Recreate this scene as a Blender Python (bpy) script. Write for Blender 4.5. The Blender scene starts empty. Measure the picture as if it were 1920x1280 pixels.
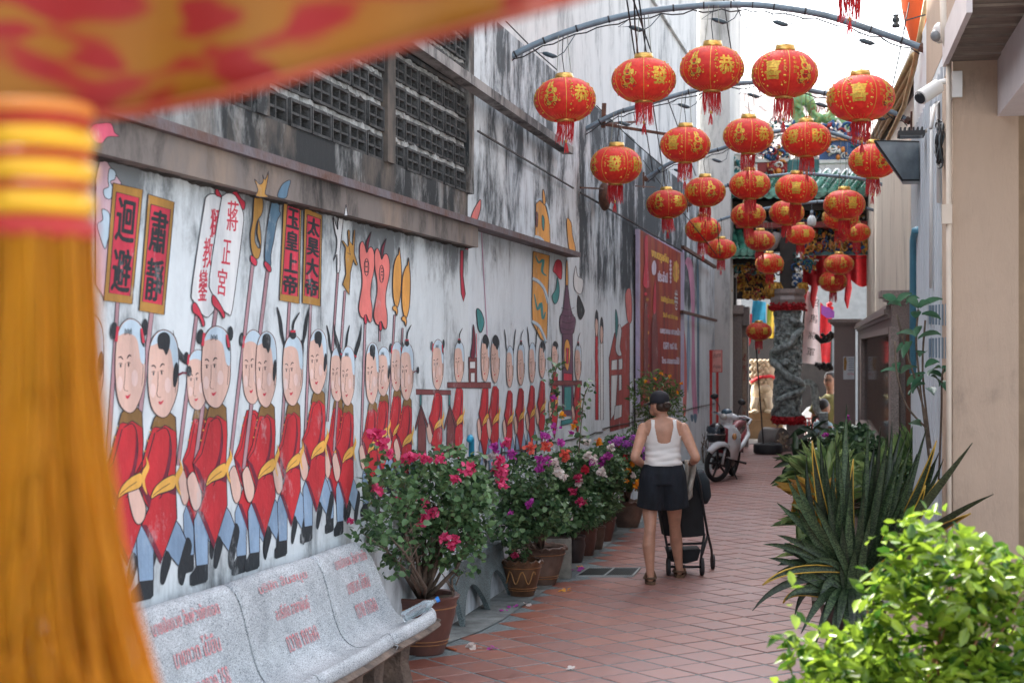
import bpy, bmesh, math, random
import numpy as np
from mathutils import Vector, Matrix, Euler, noise as mnoise
random.seed(7); np.random.seed(7)
SC = bpy.context.scene
COL = SC.collection
PI = math.pi
# ------------------------------------------------------------------ camera
F, CXP, CYP, H = 3000.0, 960.0, 650.0, 2.0
YAW = math.radians(10.85)
CA, SA = math.cos(YAW), math.sin(YAW)
RT = Vector((CA, SA, 0)); FW = Vector((-SA, CA, 0)); UP = Vector((0, 0, 1)); EYE = Vector((0, 0, H))
cd = bpy.data.cameras.new('camera'); cam = bpy.data.objects.new('camera', cd); COL.objects.link(cam)
cam.location = EYE; cam.rotation_euler = (PI/2, 0, YAW)
cd.sensor_width = 36; cd.lens = 36*F/1920; cd.shift_y = 10/1920
cd.clip_start = .05; cd.clip_end = 2000
cd.dof.use_dof = True; cd.dof.focus_distance = 11.5; cd.dof.aperture_fstop = 4.0
SC.camera = cam
# ------------------------------------------------------------------ light
SUN_AZ = math.radians(-45)      # from +Y towards +X
SUN_EL = math.radians(50)
W = bpy.data.worlds.new('World'); SC.world = W; W.use_nodes = True
wn = W.node_tree; wn.nodes.clear()
sky = wn.nodes.new('ShaderNodeTexSky'); sky.sky_type = 'NISHITA'; sky.sun_disc = False
sky.sun_elevation = SUN_EL; sky.sun_rotation = SUN_AZ
sky.air_density = 1.0; sky.dust_density = 5.0; sky.ozone_density = 1.0
hs = wn.nodes.new('ShaderNodeHueSaturation'); hs.inputs['Saturation'].default_value = .42
bg = wn.nodes.new('ShaderNodeBackground'); bg.inputs[1].default_value = .15
wo = wn.nodes.new('ShaderNodeOutputWorld')
wn.links.new(sky.outputs[0], hs.inputs['Color']); wn.links.new(hs.outputs[0], bg.inputs[0]); wn.links.new(bg.outputs[0], wo.inputs[0])
sl = bpy.data.lights.new('sun', 'SUN'); sl.energy = 2.3; sl.angle = math.radians(.6); sl.color = (1, .95, .87)
so = bpy.data.objects.new('sun', sl); COL.objects.link(so)
sd = Vector((math.sin(SUN_AZ)*math.cos(SUN_EL), math.cos(SUN_AZ)*math.cos(SUN_EL), math.sin(SUN_EL)))
so.rotation_euler = sd.to_track_quat('Z', 'Y').to_euler()
vs = SC.view_settings; vs.view_transform = 'Standard'; vs.look = 'None'; vs.gamma = 1; vs.use_curve_mapping = False
vs.exposure = 2.42
SC.cycles.max_bounces = 8; SC.cycles.diffuse_bounces = 5; SC.cycles.transparent_max_bounces = 12
# ------------------------------------------------------------------ rays
def ray(x, y): return FW + RT*((x-CXP)/F) + UP*((CYP-y)/F)
def P(x, y, d): return EYE + ray(x, y)*d
def G(x, y, z=0.0):
    return P(x, y, F*(H-z)/(y-CYP))
def hit(x, y, p0, n):
    r = ray(x, y); t = (Vector(p0)-EYE).dot(n)/r.dot(n); return EYE + r*t
WS = .0335; WX0 = -2.969                      # the long left wall: X = WX0 + WS*Y
WD = Vector((WS, 1, 0)).normalized(); WN = Vector((1, -WS, 0)).normalized()
def Wp(x, y, off=0.0): return hit(x, y, Vector((WX0, 0, 0))+WN*off, WN)
def wxyz(Y, z, off=0.0): return Vector((WX0+WS*Y, Y, z)) + WN*off
def XP(x, y, X): return hit(x, y, (X, 0, 0), Vector((1, 0, 0)))
def YP(x, y, Y): return hit(x, y, (0, Y, 0), Vector((0, 1, 0)))
def depth(p): return (Vector(p)-EYE).dot(FW)
# ------------------------------------------------------------------ materials
MC = {}
def nd(t, ty, **k):
    n = t.nodes.new(ty)
    for a, b in k.items():
        if a.startswith('i_'): n.inputs[a[2:].replace('_', ' ')].default_value = b
        else: setattr(n, a, b)
    return n
def mat(name, col, rough=.6, metal=0, var=.12, vs_=6, bump=.0, bs=30, alpha=None, spec=None, trans=0, sub=0, emis=None, stretch=None, var2=None):
    """plain procedural material: base colour broken by noise, optional bump"""
    if name in MC: return MC[name]
    m = bpy.data.materials.new(name); m.use_nodes = True; t = m.node_tree
    b = t.nodes['Principled BSDF']; MC[name] = m
    b.inputs['Roughness'].default_value = rough; b.inputs['Metallic'].default_value = metal
    if spec is not None: b.inputs['Specular IOR Level'].default_value = spec
    tc = nd(t, 'ShaderNodeTexCoord'); mp = nd(t, 'ShaderNodeMapping')
    if stretch: mp.inputs['Scale'].default_value = stretch
    t.links.new(tc.outputs['Object'], mp.inputs['Vector'])
    no = nd(t, 'ShaderNodeTexNoise', i_Scale=vs_, i_Detail=6.0, i_Roughness=.6)
    t.links.new(mp.outputs[0], no.inputs['Vector'])
    rp = nd(t, 'ShaderNodeValToRGB')
    c = Vector(col[:3]); lo = c*(1-var*1.6); hi = c*(1+var)
    if var2 is not None: lo = Vector(var2)
    rp.color_ramp.elements[0].position = .3; rp.color_ramp.elements[1].position = .7
    rp.color_ramp.elements[0].color = (*[max(0, v) for v in lo], 1); rp.color_ramp.elements[1].color = (*[min(1, v) for v in hi], 1)
    t.links.new(no.outputs[0], rp.inputs[0]); t.links.new(rp.outputs[0], b.inputs['Base Color'])
    if bump:
        n2 = nd(t, 'ShaderNodeTexNoise', i_Scale=bs, i_Detail=5.0); t.links.new(mp.outputs[0], n2.inputs['Vector'])
        bp = nd(t, 'ShaderNodeBump', i_Strength=bump, i_Distance=.02); t.links.new(n2.outputs[0], bp.inputs['Height']); t.links.new(bp.outputs[0], b.inputs['Normal'])
    if alpha is not None: b.inputs['Alpha'].default_value = alpha
    if trans: b.inputs['Transmission Weight'].default_value = trans
    if emis: b.inputs['Emission Color'].default_value = (*emis[0], 1); b.inputs['Emission Strength'].default_value = emis[1]
    return m
def leafmat(name, c1, c2, rough=.4, transl=.35, pos=(.3, .7), sc=9):
    if name in MC: return MC[name]
    m = bpy.data.materials.new(name); m.use_nodes = True; t = m.node_tree; MC[name] = m
    b = t.nodes['Principled BSDF']; b.inputs['Roughness'].default_value = rough
    g = nd(t, 'ShaderNodeNewGeometry'); no = nd(t, 'ShaderNodeTexNoise', i_Scale=sc, i_Detail=3.0)
    tc = nd(t, 'ShaderNodeTexCoord'); t.links.new(tc.outputs['Object'], no.inputs['Vector'])
    mx = nd(t, 'ShaderNodeMath', operation='ADD'); mm = nd(t, 'ShaderNodeMath', operation='MULTIPLY'); mm.inputs[1].default_value = .5
    t.links.new(g.outputs['Random Per Island'], mm.inputs[0]); m2 = nd(t, 'ShaderNodeMath', operation='MULTIPLY'); m2.inputs[1].default_value = .5
    t.links.new(no.outputs[0], m2.inputs[0]); t.links.new(mm.outputs[0], mx.inputs[0]); t.links.new(m2.outputs[0], mx.inputs[1])
    rp = nd(t, 'ShaderNodeValToRGB'); rp.color_ramp.elements[0].position = pos[0]; rp.color_ramp.elements[1].position = pos[1]
    rp.color_ramp.elements[0].color = (*c1, 1); rp.color_ramp.elements[1].color = (*c2, 1)
    t.links.new(mx.outputs[0], rp.inputs[0]); t.links.new(rp.outputs[0], b.inputs['Base Color'])
    tr = nd(t, 'ShaderNodeBsdfTranslucent'); ms = nd(t, 'ShaderNodeMixShader'); ms.inputs[0].default_value = transl
    t.links.new(rp.outputs[0], tr.inputs[0]); t.links.new(b.outputs[0], ms.inputs[1]); t.links.new(tr.outputs[0], ms.inputs[2])
    t.links.new(ms.outputs[0], t.nodes['Material Output'].inputs[0])
    return m
def ramp(t, stops):
    rp = nd(t, 'ShaderNodeValToRGB'); e = rp.color_ramp.elements
    e[0].position, e[0].color = stops[0][0], (*stops[0][1], 1); e[1].position, e[1].color = stops[-1][0], (*stops[-1][1], 1)
    for p, c in stops[1:-1]:
        k = e.new(p); k.color = (*c, 1)
    return rp
def weathered(name, base, dark, amt=.5, streak=.6, warm=None, topz=None, botz=None, bump=.25, rough=.85):
    """old painted plaster: vertical black rain streaks, mould clouds, chips. amt = how much is dark"""
    if name in MC: return MC[name]
    m = bpy.data.materials.new(name); m.use_nodes = True; t = m.node_tree; MC[name] = m; L = t.links.new
    b = t.nodes['Principled BSDF']; b.inputs['Roughness'].default_value = rough
    tc = nd(t, 'ShaderNodeTexCoord')
    def noise(sc, scale3=(1, 1, 1), det=8.0, ro=.62, dist=0.0, loc=(0, 0, 0)):
        mp = nd(t, 'ShaderNodeMapping'); mp.inputs['Scale'].default_value = scale3; mp.inputs['Location'].default_value = loc
        L(tc.outputs['Object'], mp.inputs[0]); n = nd(t, 'ShaderNodeTexNoise', i_Scale=sc, i_Detail=det, i_Roughness=ro, i_Distortion=dist); L(mp.outputs[0], n.inputs[0]); return n.outputs[0]
    def math_(op, a, c):
        n = nd(t, 'ShaderNodeMath', operation=op)
        for i, v in enumerate((a, c)):
            if isinstance(v, (int, float)): n.inputs[i].default_value = v
            else: L(v, n.inputs[i])
        return n.outputs[0]
    cloud = noise(.9, (1, .6, .8), 9.0, .68, .6); st = noise(2.6, (1, .50, .17), 9.0, .68, .5, (3, 7, 1)); fine = noise(9, (1, .5, .25), 8.0, .75, .4, (9, 1, 4))
    s = math_('ADD', math_('MULTIPLY', cloud, 1-streak), math_('MULTIPLY', st, streak))
    s = math_('ADD', math_('MULTIPLY', s, .64), math_('MULTIPLY', fine, .36))
    if topz is not None:   # dirt collects under a ledge
        sp = nd(t, 'ShaderNodeSeparateXYZ'); L(tc.outputs['Object'], sp.inputs[0])
        mr = nd(t, 'ShaderNodeMapRange'); mr.inputs[1].default_value = topz[0]; mr.inputs[2].default_value = topz[1]; mr.inputs[3].default_value = 0; mr.inputs[4].default_value = topz[2]
        L(sp.outputs[2], mr.inputs[0]); s = math_('ADD', s, mr.outputs[0])
    c0 = .60-amt*.25
    mid = Vector(base)*.55+Vector(dark)*.45
    rp = ramp(t, [(c0-.07, base), (c0-.005, tuple(Vector(base)*.84+Vector(dark)*.16)), (c0+.03, tuple(mid)), (c0+.085, dark)])
    L(s, rp.inputs[0]); out = rp.outputs[0]
    if warm:
        mx = nd(t, 'ShaderNodeMix', data_type='RGBA'); wnz = noise(1.7, (1, 1, .5), 7.0, .65, .2, (4, 4, 4))
        r2 = ramp(t, [(.5, (0, 0, 0)), (.68, (1, 1, 1))]); L(wnz, r2.inputs[0]); q = math_('MULTIPLY', r2.outputs[0], .6)
        L(q, mx.inputs[0]); L(out, mx.inputs[6]); mx.inputs[7].default_value = (*warm, 1); out = mx.outputs[2]
    L(out, b.inputs['Base Color'])
    bp = nd(t, 'ShaderNodeBump', i_Strength=bump, i_Distance=.02); L(math_('ADD', fine, cloud), bp.inputs['Height']); L(bp.outputs[0], b.inputs['Normal'])
    return m
# ------------------------------------------------------------------ mesh helpers
class MB:
    def __init__(s): s.v = []; s.f = []; s.m = []; s.mi = 0; s.ms = []
    def use(s, m):
        if m not in s.ms: s.ms.append(m)
        s.mi = s.ms.index(m); return s
    def add(s, vs, fs):
        o = len(s.v); s.v += [tuple(v) for v in vs]
        for f in fs: s.f.append(tuple(i+o for i in f)); s.m.append(s.mi)
    def poly(s, pts): s.add(pts, [tuple(range(len(pts)))])
    def box(s, c, d, R=None):
        c = Vector(c); hx, hy, hz = d[0]/2, d[1]/2, d[2]/2
        vs = [Vector((x, y, z)) for x in (-hx, hx) for y in (-hy, hy) for z in (-hz, hz)]
        if R is not None: vs = [R @ v for v in vs]
        s.add([c+v for v in vs], [(0, 1, 3, 2), (4, 6, 7, 5), (0, 4, 5, 1), (2, 3, 7, 6), (0, 2, 6, 4), (1, 5, 7, 3)])
    def prism(s, pts, off):
        """polygon (list of 3-D points) extruded by vector off"""
        n = len(pts); off = Vector(off); a = [Vector(p) for p in pts]
        s.add(a+[p+off for p in a], [tuple(range(n-1, -1, -1)), tuple(range(n, 2*n))]+[(i, (i+1) % n, (i+1) % n+n, i+n) for i in range(n)])
    def tube(s, pts, r, n=8, cap=True, flat=1.0):
        pts = [Vector(p) for p in pts]; rs = r if isinstance(r, (list, tuple)) else [r]*len(pts)
        vs = []; prev = None
        for i, p in enumerate(pts):
            t = (pts[min(i+1, len(pts)-1)]-pts[max(i-1, 0)]).normalized()
            a = t.orthogonal().normalized() if prev is None else (prev-t*prev.dot(t)).normalized()
            prev = a; b = t.cross(a)
            for k in range(n):
                an = 2*PI*k/n; vs.append(p+(a*math.cos(an)+b*math.sin(an)*flat)*rs[i])
        fs = [(i*n+k, i*n+(k+1) % n, (i+1)*n+(k+1) % n, (i+1)*n+k) for i in range(len(pts)-1) for k in range(n)]
        if cap: fs += [tuple(range(n-1, -1, -1)), tuple(range((len(pts)-1)*n, len(pts)*n))]
        s.add(vs, fs)
    def lathe(s, c, prof, n=24, axis=None, a0=0, a1=2*PI):
        """prof: list of (radius, height)"""
        c = Vector(c); R = Matrix.Identity(3) if axis is None else Vector((0, 0, 1)).rotation_difference(Vector(axis)).to_matrix()
        full = abs(a1-a0-2*PI) < 1e-6; m = n if full else n+1; vs = []
        for r, z in prof:
            for k in range(m):
                an = a0+(a1-a0)*k/n; vs.append(c+R @ Vector((r*math.cos(an), r*math.sin(an), z)))
        fs = [(i*m+k, i*m+(k+1) % m, (i+1)*m+(k+1) % m, (i+1)*m+k) for i in range(len(prof)-1) for k in range(n)]
        s.add(vs, fs)
    def ball(s, c, r, n=12, m=8, R=None):
        r = (r, r, r) if isinstance(r, (int, float)) else r; c = Vector(c); vs = []
        for i in range(m+1):
            th = PI*i/m
            for k in range(n):
                an = 2*PI*k/n; v = Vector((r[0]*math.sin(th)*math.cos(an), r[1]*math.sin(th)*math.sin(an), r[2]*math.cos(th)))
                vs.append(c+(R @ v if R is not None else v))
        s.add(vs, [(i*n+k, (i+1)*n+k, (i+1)*n+(k+1) % n, i*n+(k+1) % n) for i in range(m) for k in range(n)])
    def mesh(s, name, smooth=False, bevel=0):
        me = bpy.data.meshes.new(name); me.from_pydata(s.v, [], s.f)
        for m in s.ms: me.materials.append(m)
        if s.ms: me.polygons.foreach_set('material_index', s.m)
        if smooth: me.polygons.foreach_set('use_smooth', [True]*len(s.f))
        me.validate(); me.update(); return me
    def build(s, name, m=None, parent=None, smooth=False, kind=None, label=None, sharp=None, clean=False):
        if m is not None: s.ms = [m]; s.m = [0]*len(s.f)
        me = s.mesh(name, smooth)
        if clean:
            bm = bmesh.new(); bm.from_mesh(me); bmesh.ops.remove_doubles(bm, verts=bm.verts, dist=1e-4); bmesh.ops.recalc_face_normals(bm, faces=bm.faces); bm.to_mesh(me); bm.free()
        if smooth and sharp: me.set_sharp_from_angle(angle=math.radians(sharp))
        o = bpy.data.objects.new(name, me); COL.objects.link(o)
        if parent is not None: attach(o, parent)
        if kind: o['kind'] = kind
        if label: o['label'] = label
        return o
def attach(o, parent):
    o.parent = parent
    parts = []; p = parent
    M = Matrix.Identity(4)
    while p is not None: M = p.matrix_basis @ M if p.parent is None else (p.matrix_parent_inverse @ p.matrix_basis) @ M; p = p.parent
    o.matrix_parent_inverse = M.inverted()
def tag(o, label, cat, group=None):
    o['label'] = label; o['category'] = cat
    if group: o['group'] = group
    return o
def thing(name, label, cat, loc=(0, 0, 0), rz=0, group=None, scale=1):
    o = bpy.data.objects.new(name, None); COL.objects.link(o); o.location = loc; o.rotation_euler = (0, 0, rz); o.scale = (scale,)*3
    o.empty_display_size = .1
    return tag(o, label, cat, group)
def local(o, parent):          # parent without keeping world place: mesh is in the thing's own frame
    o.parent = parent; return o
def copy_tree(o, parent=None):
    c = o.copy(); COL.objects.link(c); c.parent = parent
    for ch in [x for x in o.children]: copy_tree(ch, c)
    return c
def quad_text(body, q, m, mapf, grow=.92, extr=0, mb=None):
    """text stretched over the pixel quad q (tl,tr,br,bl) and mapped to the place by mapf(px,py)"""
    me = text_mesh(body); n = len(me[0]); xs = [v[0] for v in me[0]]; ys = [v[1] for v in me[0]]
    x0, x1, y0, y1 = min(xs), max(xs), min(ys), max(ys); out = []
    for x, y in me[0]:
        u = .5+((x-x0)/(x1-x0)-.5)*grow; v = .5+((y1-y)/(y1-y0)-.5)*grow
        a = [q[0][i]+(q[1][i]-q[0][i])*u for i in (0, 1)]; b = [q[3][i]+(q[2][i]-q[3][i])*u for i in (0, 1)]
        out.append(mapf(a[0]+(b[0]-a[0])*v, a[1]+(b[1]-a[1])*v))
    mb.use(m); mb.add(out, me[1])
TXC = {}
def text_mesh(body, res=2):
    if body in TXC: return TXC[body]
    c = bpy.data.curves.new('lettering', 'FONT'); c.body = body; c.resolution_u = res
    o = bpy.data.objects.new('lettering', c); COL.objects.link(o)
    me = bpy.data.meshes.new_from_object(o)
    r = ([(v.co.x, v.co.y) for v in me.vertices], [tuple(p.vertices) for p in me.polygons])
    bpy.data.objects.remove(o); bpy.data.curves.remove(c); bpy.data.meshes.remove(me); TXC[body] = r; return r
SC.cycles.use_denoising = True
# ================================================================== GROUND
g = MB(); g.poly([(-400, -300, -.06), (400, -300, -.06), (400, 700, -.06), (-400, 700, -.06)])
go = g.build('ground', mat('ground concrete', (.30, .29, .28), .9, var=.2, vs_=2)); go['kind'] = 'structure'
M_TILE = None
def tilemat():
    m = bpy.data.materials.new('terracotta tile'); m.use_nodes = True; t = m.node_tree; L = t.links.new
    b = t.nodes['Principled BSDF']; tc = nd(t, 'ShaderNodeTexCoord'); g_ = nd(t, 'ShaderNodeNewGeometry')
    oi = nd(t, 'ShaderNodeObjectInfo'); n1 = nd(t, 'ShaderNodeTexNoise', i_Scale=.7, i_Detail=4.0); L(g_.outputs['Position'], n1.inputs[0])
    n2 = nd(t, 'ShaderNodeTexNoise', i_Scale=14, i_Detail=8.0, i_Roughness=.7); L(g_.outputs['Position'], n2.inputs[0])
    a = nd(t, 'ShaderNodeMath', operation='ADD'); L(oi.outputs['Random'], a.inputs[0]); L(g_.outputs['Random Per Island'], a.inputs[1])
    fr = nd(t, 'ShaderNodeMath', operation='FRACT'); L(a.outputs[0], fr.inputs[0])
    r = ramp(t, [(0, (.20, .068, .048)), (.3, (.275, .095, .064)), (.6, (.32, .115, .072)), (.8, (.25, .105, .082)), (1, (.29, .135, .105))]); L(fr.outputs[0], r.inputs[0])
    # pale pink tone mixed in, stronger towards the right of the path
    mx = nd(t, 'ShaderNodeMix', data_type='RGBA'); sp = nd(t, 'ShaderNodeSeparateXYZ'); L(g_.outputs['Position'], sp.inputs[0])
    mr = nd(t, 'ShaderNodeMapRange'); mr.inputs[1].default_value = -2.0; mr.inputs[2].default_value = -1.0; mr.inputs[4].default_value = .62; L(sp.outputs[0], mr.inputs[0])
    q = nd(t, 'ShaderNodeMath', operation='MULTIPLY'); L(mr.outputs[0], q.inputs[0]); r3 = ramp(t, [(.25, (.5, .5, .5)), (.7, (1, 1, 1))]); L(n1.outputs[0], r3.inputs[0]); L(r3.outputs[0], q.inputs[1])
    L(q.outputs[0], mx.inputs[0]); L(r.outputs[0], mx.inputs[6]); mx.inputs[7].default_value = (.42, .29, .275, 1)
    m2 = nd(t, 'ShaderNodeMix', data_type='RGBA', blend_type='MULTIPLY'); m2.inputs[0].default_value = .8; r4 = ramp(t, [(.3, (.56, .54, .54)), (.5, (.92, .92, .92)), (.66, (1.1, 1.1, 1.1))]); L(n2.outputs[0], r4.inputs[0]); L(mx.outputs[2], m2.inputs[6]); L(r4.outputs[0], m2.inputs[7])
    L(m2.outputs[2], b.inputs['Base Color'])
    rr = nd(t, 'ShaderNodeMapRange'); rr.inputs[1].default_value = .3; rr.inputs[2].default_value = .7; rr.inputs[3].default_value = .34; rr.inputs[4].default_value = .62; L(n2.outputs[0], rr.inputs[0]); L(rr.outputs[0], b.inputs['Roughness'])
    bp = nd(t, 'ShaderNodeBump', i_Strength=.12, i_Distance=.01); L(n2.outputs[0], bp.inputs['Height']); L(bp.outputs[0], b.inputs['Normal'])
    return m
M_TILE = tilemat()
M_MORTAR = mat('mortar', (.19, .225, .23), .95, var=.25, vs_=60, bump=.5, bs=160)
def leftedge(Y):      # curved left border of the tiling (pavement edge)
    return float(np.interp(Y, [0, 9.2, 10.4, 11.2, 13, 16, 19, 33, 60], [-3.4, -2.85, -2.62, -2.42, -2.33, -2.22, -2.07, -1.75, -1.2]))
pv = MB(); pv.poly([(-3.6, -3, -.0035), (2.8, -3, -.0035), (2.8, 45, -.0035), (-3.6, 45, -.0035)])
pave = pv.build('pavement', M_MORTAR); pave['kind'] = 'structure'
TS, JT = .325, .021           # lattice pitch, joint
# lattice anchored on the photo: two vertices of one tile
v0 = G(1309, 1263.6); vN = G(1376, 1067)
dY = (vN-v0); ang = math.atan2(dY.y, dY.x); DG = dY.length/12.0; TS = DG/math.sqrt(2)
e1 = Vector((math.cos(ang-PI/4), math.sin(ang-PI/4), 0))*TS; e2 = Vector((math.cos(ang+PI/4), math.sin(ang+PI/4), 0))*TS
tiles = []
for i in range(-90, 120):
    for j in range(-90, 120):
        c = v0+e1*(i+.5)+e2*(j+.5)
        if c.y < 2 or c.y > 36 or c.x > 1.6: continue
        if c.x-.20 < leftedge(c.y): continue
        d = depth(c); px = CXP+F*(c-EYE).dot(RT)/d; py = CYP+F*H/d
        tiles.append(((0 if (780 < px < 1520 and py < 1300) else 1), d, c))
tiles.sort(key=lambda t: (t[0], t[1]))
half = TS/2-JT/2; ux, uy = e1.normalized(), e2.normalized()
def tileverts(c, h=half, z0=-.01, z1=0.0, ch=.003):
    vs = []
    for (hh, z) in ((h, z0), (h, z1-ch), (h-ch, z1)):
        for a, b in ((-1, -1), (1, -1), (1, 1), (-1, 1)): vs.append(c+ux*a*hh+uy*b*hh+Vector((0, 0, z)))
    fs = [(8, 9, 10, 11)]
    for k in range(4):
        n = (k+1) % 4; fs += [(k, n, n+4, k+4), (k+4, n+4, n+8, k+8)]
    return vs, fs
tmb = MB(); tmb.add(*tileverts(Vector((0, 0, 0)))); tme = tmb.use(M_TILE).mesh('tile'); tme.materials.clear(); tme.materials.append(M_TILE)
rest = MB(); rest.use(M_TILE)
for k, (a, d, c) in enumerate(tiles):
    jz = random.uniform(-.002, .0015)
    if k < 298:
        o = bpy.data.objects.new('tile', tme); COL.objects.link(o); o.location = (c.x, c.y, jz); o.rotation_euler = (random.gauss(0, .003), random.gauss(0, .003), random.gauss(0, .006)); o.parent = pave
    else:
        vs, fs = tileverts(Vector((c.x, c.y, jz))); rest.add(vs, fs)
rest.build('tile_field', parent=pave, kind='stuff')
# grey cement border strip along the left wall
bs_ = MB(); ys = [y*.5 for y in range(4, 73)]
L1 = [(leftedge(y)+.13, y, .004) for y in ys]; L2 = [(WX0+WS*y-.1, y, .004) for y in ys]
for i in range(len(ys)-1): bs_.add([L1[i], L1[i+1], L2[i+1], L2[i]], [(0, 1, 2, 3)])
b_ = bs_.build('cement_border', mat('cement border', (.20, .22, .215), .9, var=.35, vs_=5, bump=.4, bs=60)); b_['kind'] = 'structure'
# planting bed at the right
bd = MB(); bd.prism([(-.05, 12.5, 0.002), (.9, 12.5, .002), (.9, 29, .002), (-.25, 29, .002)], (0, 0, .05))
b_ = bd.build('planting_bed', mat('soil', (.07, .05, .035), .95, var=.4, vs_=20, bump=.8, bs=40)); b_['kind'] = 'structure'

# ================================================================== LEFT WALL
def Yw(x): return Wp(x, 650).y
M_WA = weathered('limewash', (.64, .705, .73), (.15, .17, .18), amt=.42, streak=.45, topz=(2.35, 2.75, .10))
M_WB = weathered('dirty beam plaster', (.19, .165, .15), (.03, .028, .027), amt=.5, streak=.5, warm=(.30, .22, .16))
M_WC = weathered('mouldy plaster', (.34, .35, .345), (.014, .018, .02), amt=.80, streak=.7, warm=(.24, .19, .15))
M_WD = weathered('streaked plaster', (.67, .74, .78), (.06, .075, .085), amt=.48, streak=.8)
M_WD2 = weathered('pale plaster', (.65, .72, .76), (.12, .14, .155), amt=.34, streak=.7)
M_WE = weathered('black streaked plaster', (.62, .69, .73), (.03, .042, .052), amt=.74, streak=.85)
M_WG = weathered('two tone plaster', (.64, .71, .75), (.03, .042, .052), amt=.22, streak=.8, topz=(2.35, 2.75, .125))
M_WF = weathered('board marked plaster', (.60, .61, .605), (.27, .285, .29), amt=.34, streak=.97, bump=.12)
M_RUST = mat('rusty iron', (.12, .055, .035), .85, var=.4, vs_=14, bump=.4, bs=60, var2=(.05, .03, .025))
M_FLASH = mat('painted rusty flashing', (.10, .095, .11), .7, var=.35, vs_=5, var2=(.10, .045, .03), bump=.3)
M_BLK = mat('old concrete block', (.062, .064, .064), .95, var=.45, vs_=9, bump=.6, bs=60)
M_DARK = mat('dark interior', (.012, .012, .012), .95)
wall = thing('mural_wall', 'long weathered white wall with painted figures along the left of the alley', 'wall', (WX0+.3, 9, 0))
def wpanel(name, m, Y0, Y1, z0, z1, off, th=.3, parent=None, label=None):
    b = MB(); p = [wxyz(Y0, z0, off), wxyz(Y1, z0, off), wxyz(Y1, z0, off-th), wxyz(Y0, z0, off-th)]
    b.prism(p, (0, 0, z1-z0)); return b.build(name, m, parent or wall, clean=True, label=label)
Y88, Y109, Y119, Yend = Yw(878), Yw(1087), Yw(1192), Yw(1356)
wpanel('wall_panel', M_WA, -3, Y88, 0, 2.95, 0, label='limewashed wall under the beam')
wpanel('wall_panel', M_WD2, Y88, Y109, 0, 2.95, -.003)
wpanel('wall_panel', M_WD, Y88, Y109, 2.95, 4.62, -.003, label='streaked wall above the mural')
wpanel('wall_panel', M_WG, Y109, Y119, 0, 4.62, 0, label='pale wall going black with rain streaks above head height')
wpanel('wall_panel', M_WG, Y119, Yw(1310), 0, 4.60, 0)
wpanel('wall_panel', M_WD2, Yw(1310), Yend, 0, 2.45, 0)
wpanel('wall_panel', M_WD, Yw(1310), Yend, 2.45, 4.25, 0)
# beam and flashing
wpanel('lintel_beam', M_WB, -3, Yw(872), 2.735, 2.884, .10, .1)
wpanel('flashing', M_FLASH, -3, Yw(1064), 2.885, 2.93, .135, .14)
# upper left masonry with ventilation blocks
Z0, RH = 3.14, .182
wpanel('masonry_band', M_WC, -3, Yw(872), 2.93, Z0, .02)
wpanel('masonry_band', M_WC, -3, Yw(872), 3.87, 3.90, .02)
gr = [(Yw(300), Yw(466), 4), (Yw(490), Yw(714), 6), (Yw(729), Yw(868), 6)]
wpanel('masonry_band', M_WC, -3, gr[0][0], Z0, 5, .02)
for a, b in ((gr[0][1], gr[1][0]), (gr[1][1], gr[2][0]), (gr[2][1], Yw(878))): wpanel('pilaster', M_WC, a, b, Z0, 5, .045)
wpanel('masonry_band', M_WC, gr[0][0], gr[2][1], 4.62, 5, .02)
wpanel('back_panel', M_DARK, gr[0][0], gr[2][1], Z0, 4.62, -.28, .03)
# long sloping ledge above
lb = MB(); a, b = Wp(700, 52, .05), Wp(1056, 290, .05); a.z += 0
lb.prism([a, b, b+Vector((0, 0, .07)), a+Vector((0, 0, .07))], WN*.10); lb.build('ledge', weathered('ledge cement', (.33, .32, .31), (.06, .06, .06), amt=.5), wall, clean=True)
def block_mesh(L):
    b = MB(); h = RH-.035; t = .016; D = .14
    for s in (-1, 1): b.box((0, s*(L/2-t/2), 0), (D, t, h)); b.box((0, 0, s*(h/2-t/2)), (D-.002, L-2*t, t))
    b.box((0, 0, 0), (D-.01, .014, h-2*t)); b.box((-.001, 0, 0), (D-.014, L-2*t, .013))
    b.use(M_BLK); me = b.mesh('ventilation_block'); me.materials.clear(); me.materials.append(M_BLK); me.polygons.foreach_set('material_index', [0]*len(me.polygons)); return me
rot = math.atan2(-WS, 1); mo = MB(); mo.use(mat('crumbling mortar', (.30, .31, .30), .95, var=.4, vs_=20, bump=.8, bs=50))
for gi, (a, b, n) in enumerate(gr):
    L = (b-a)/n; me = block_mesh(L-.02)
    for r in range(8):
        z = Z0+RH*(r+.5) if r < 4 else 3.92+RH*(r-3.5)
        if r > 6: continue
        for k in range(n):
            Yc = a+L*(k+.5); o = bpy.data.objects.new('ventilation_block', me); COL.objects.link(o)
            o.location = wxyz(Yc, z-.017, -.045+random.uniform(-.012, .008)); o.rotation_euler = (random.gauss(0, .006), 0, rot); attach(o, wall)
        # ragged mortar joint above every course
        zz = z+RH/2-.017
        pts = []; nn = int((b-a)/.05)
        for k in range(nn+1): pts.append((a+(b-a)*k/nn, random.uniform(-.016, .004), random.uniform(.0, .016), random.uniform(-.005, .03)))
        for k in range(nn):
            y0, l0, h0, o0 = pts[k]; y1, l1, h1, o1 = pts[k+1]
            f = [wxyz(y0, zz-.012+l0, .0+o0), wxyz(y1, zz-.012+l1, .0+o1), wxyz(y1, zz+.012+h1, o1*.6), wxyz(y0, zz+.012+h0, o0*.6)]
            bk = [p-WN*.12 for p in f]; mo.add(f+bk, [(0, 1, 2, 3), (4, 7, 6, 5), (3, 2, 6, 7), (0, 4, 5, 1)])
mo.build('mortar_joint', parent=wall, kind='stuff')
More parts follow.
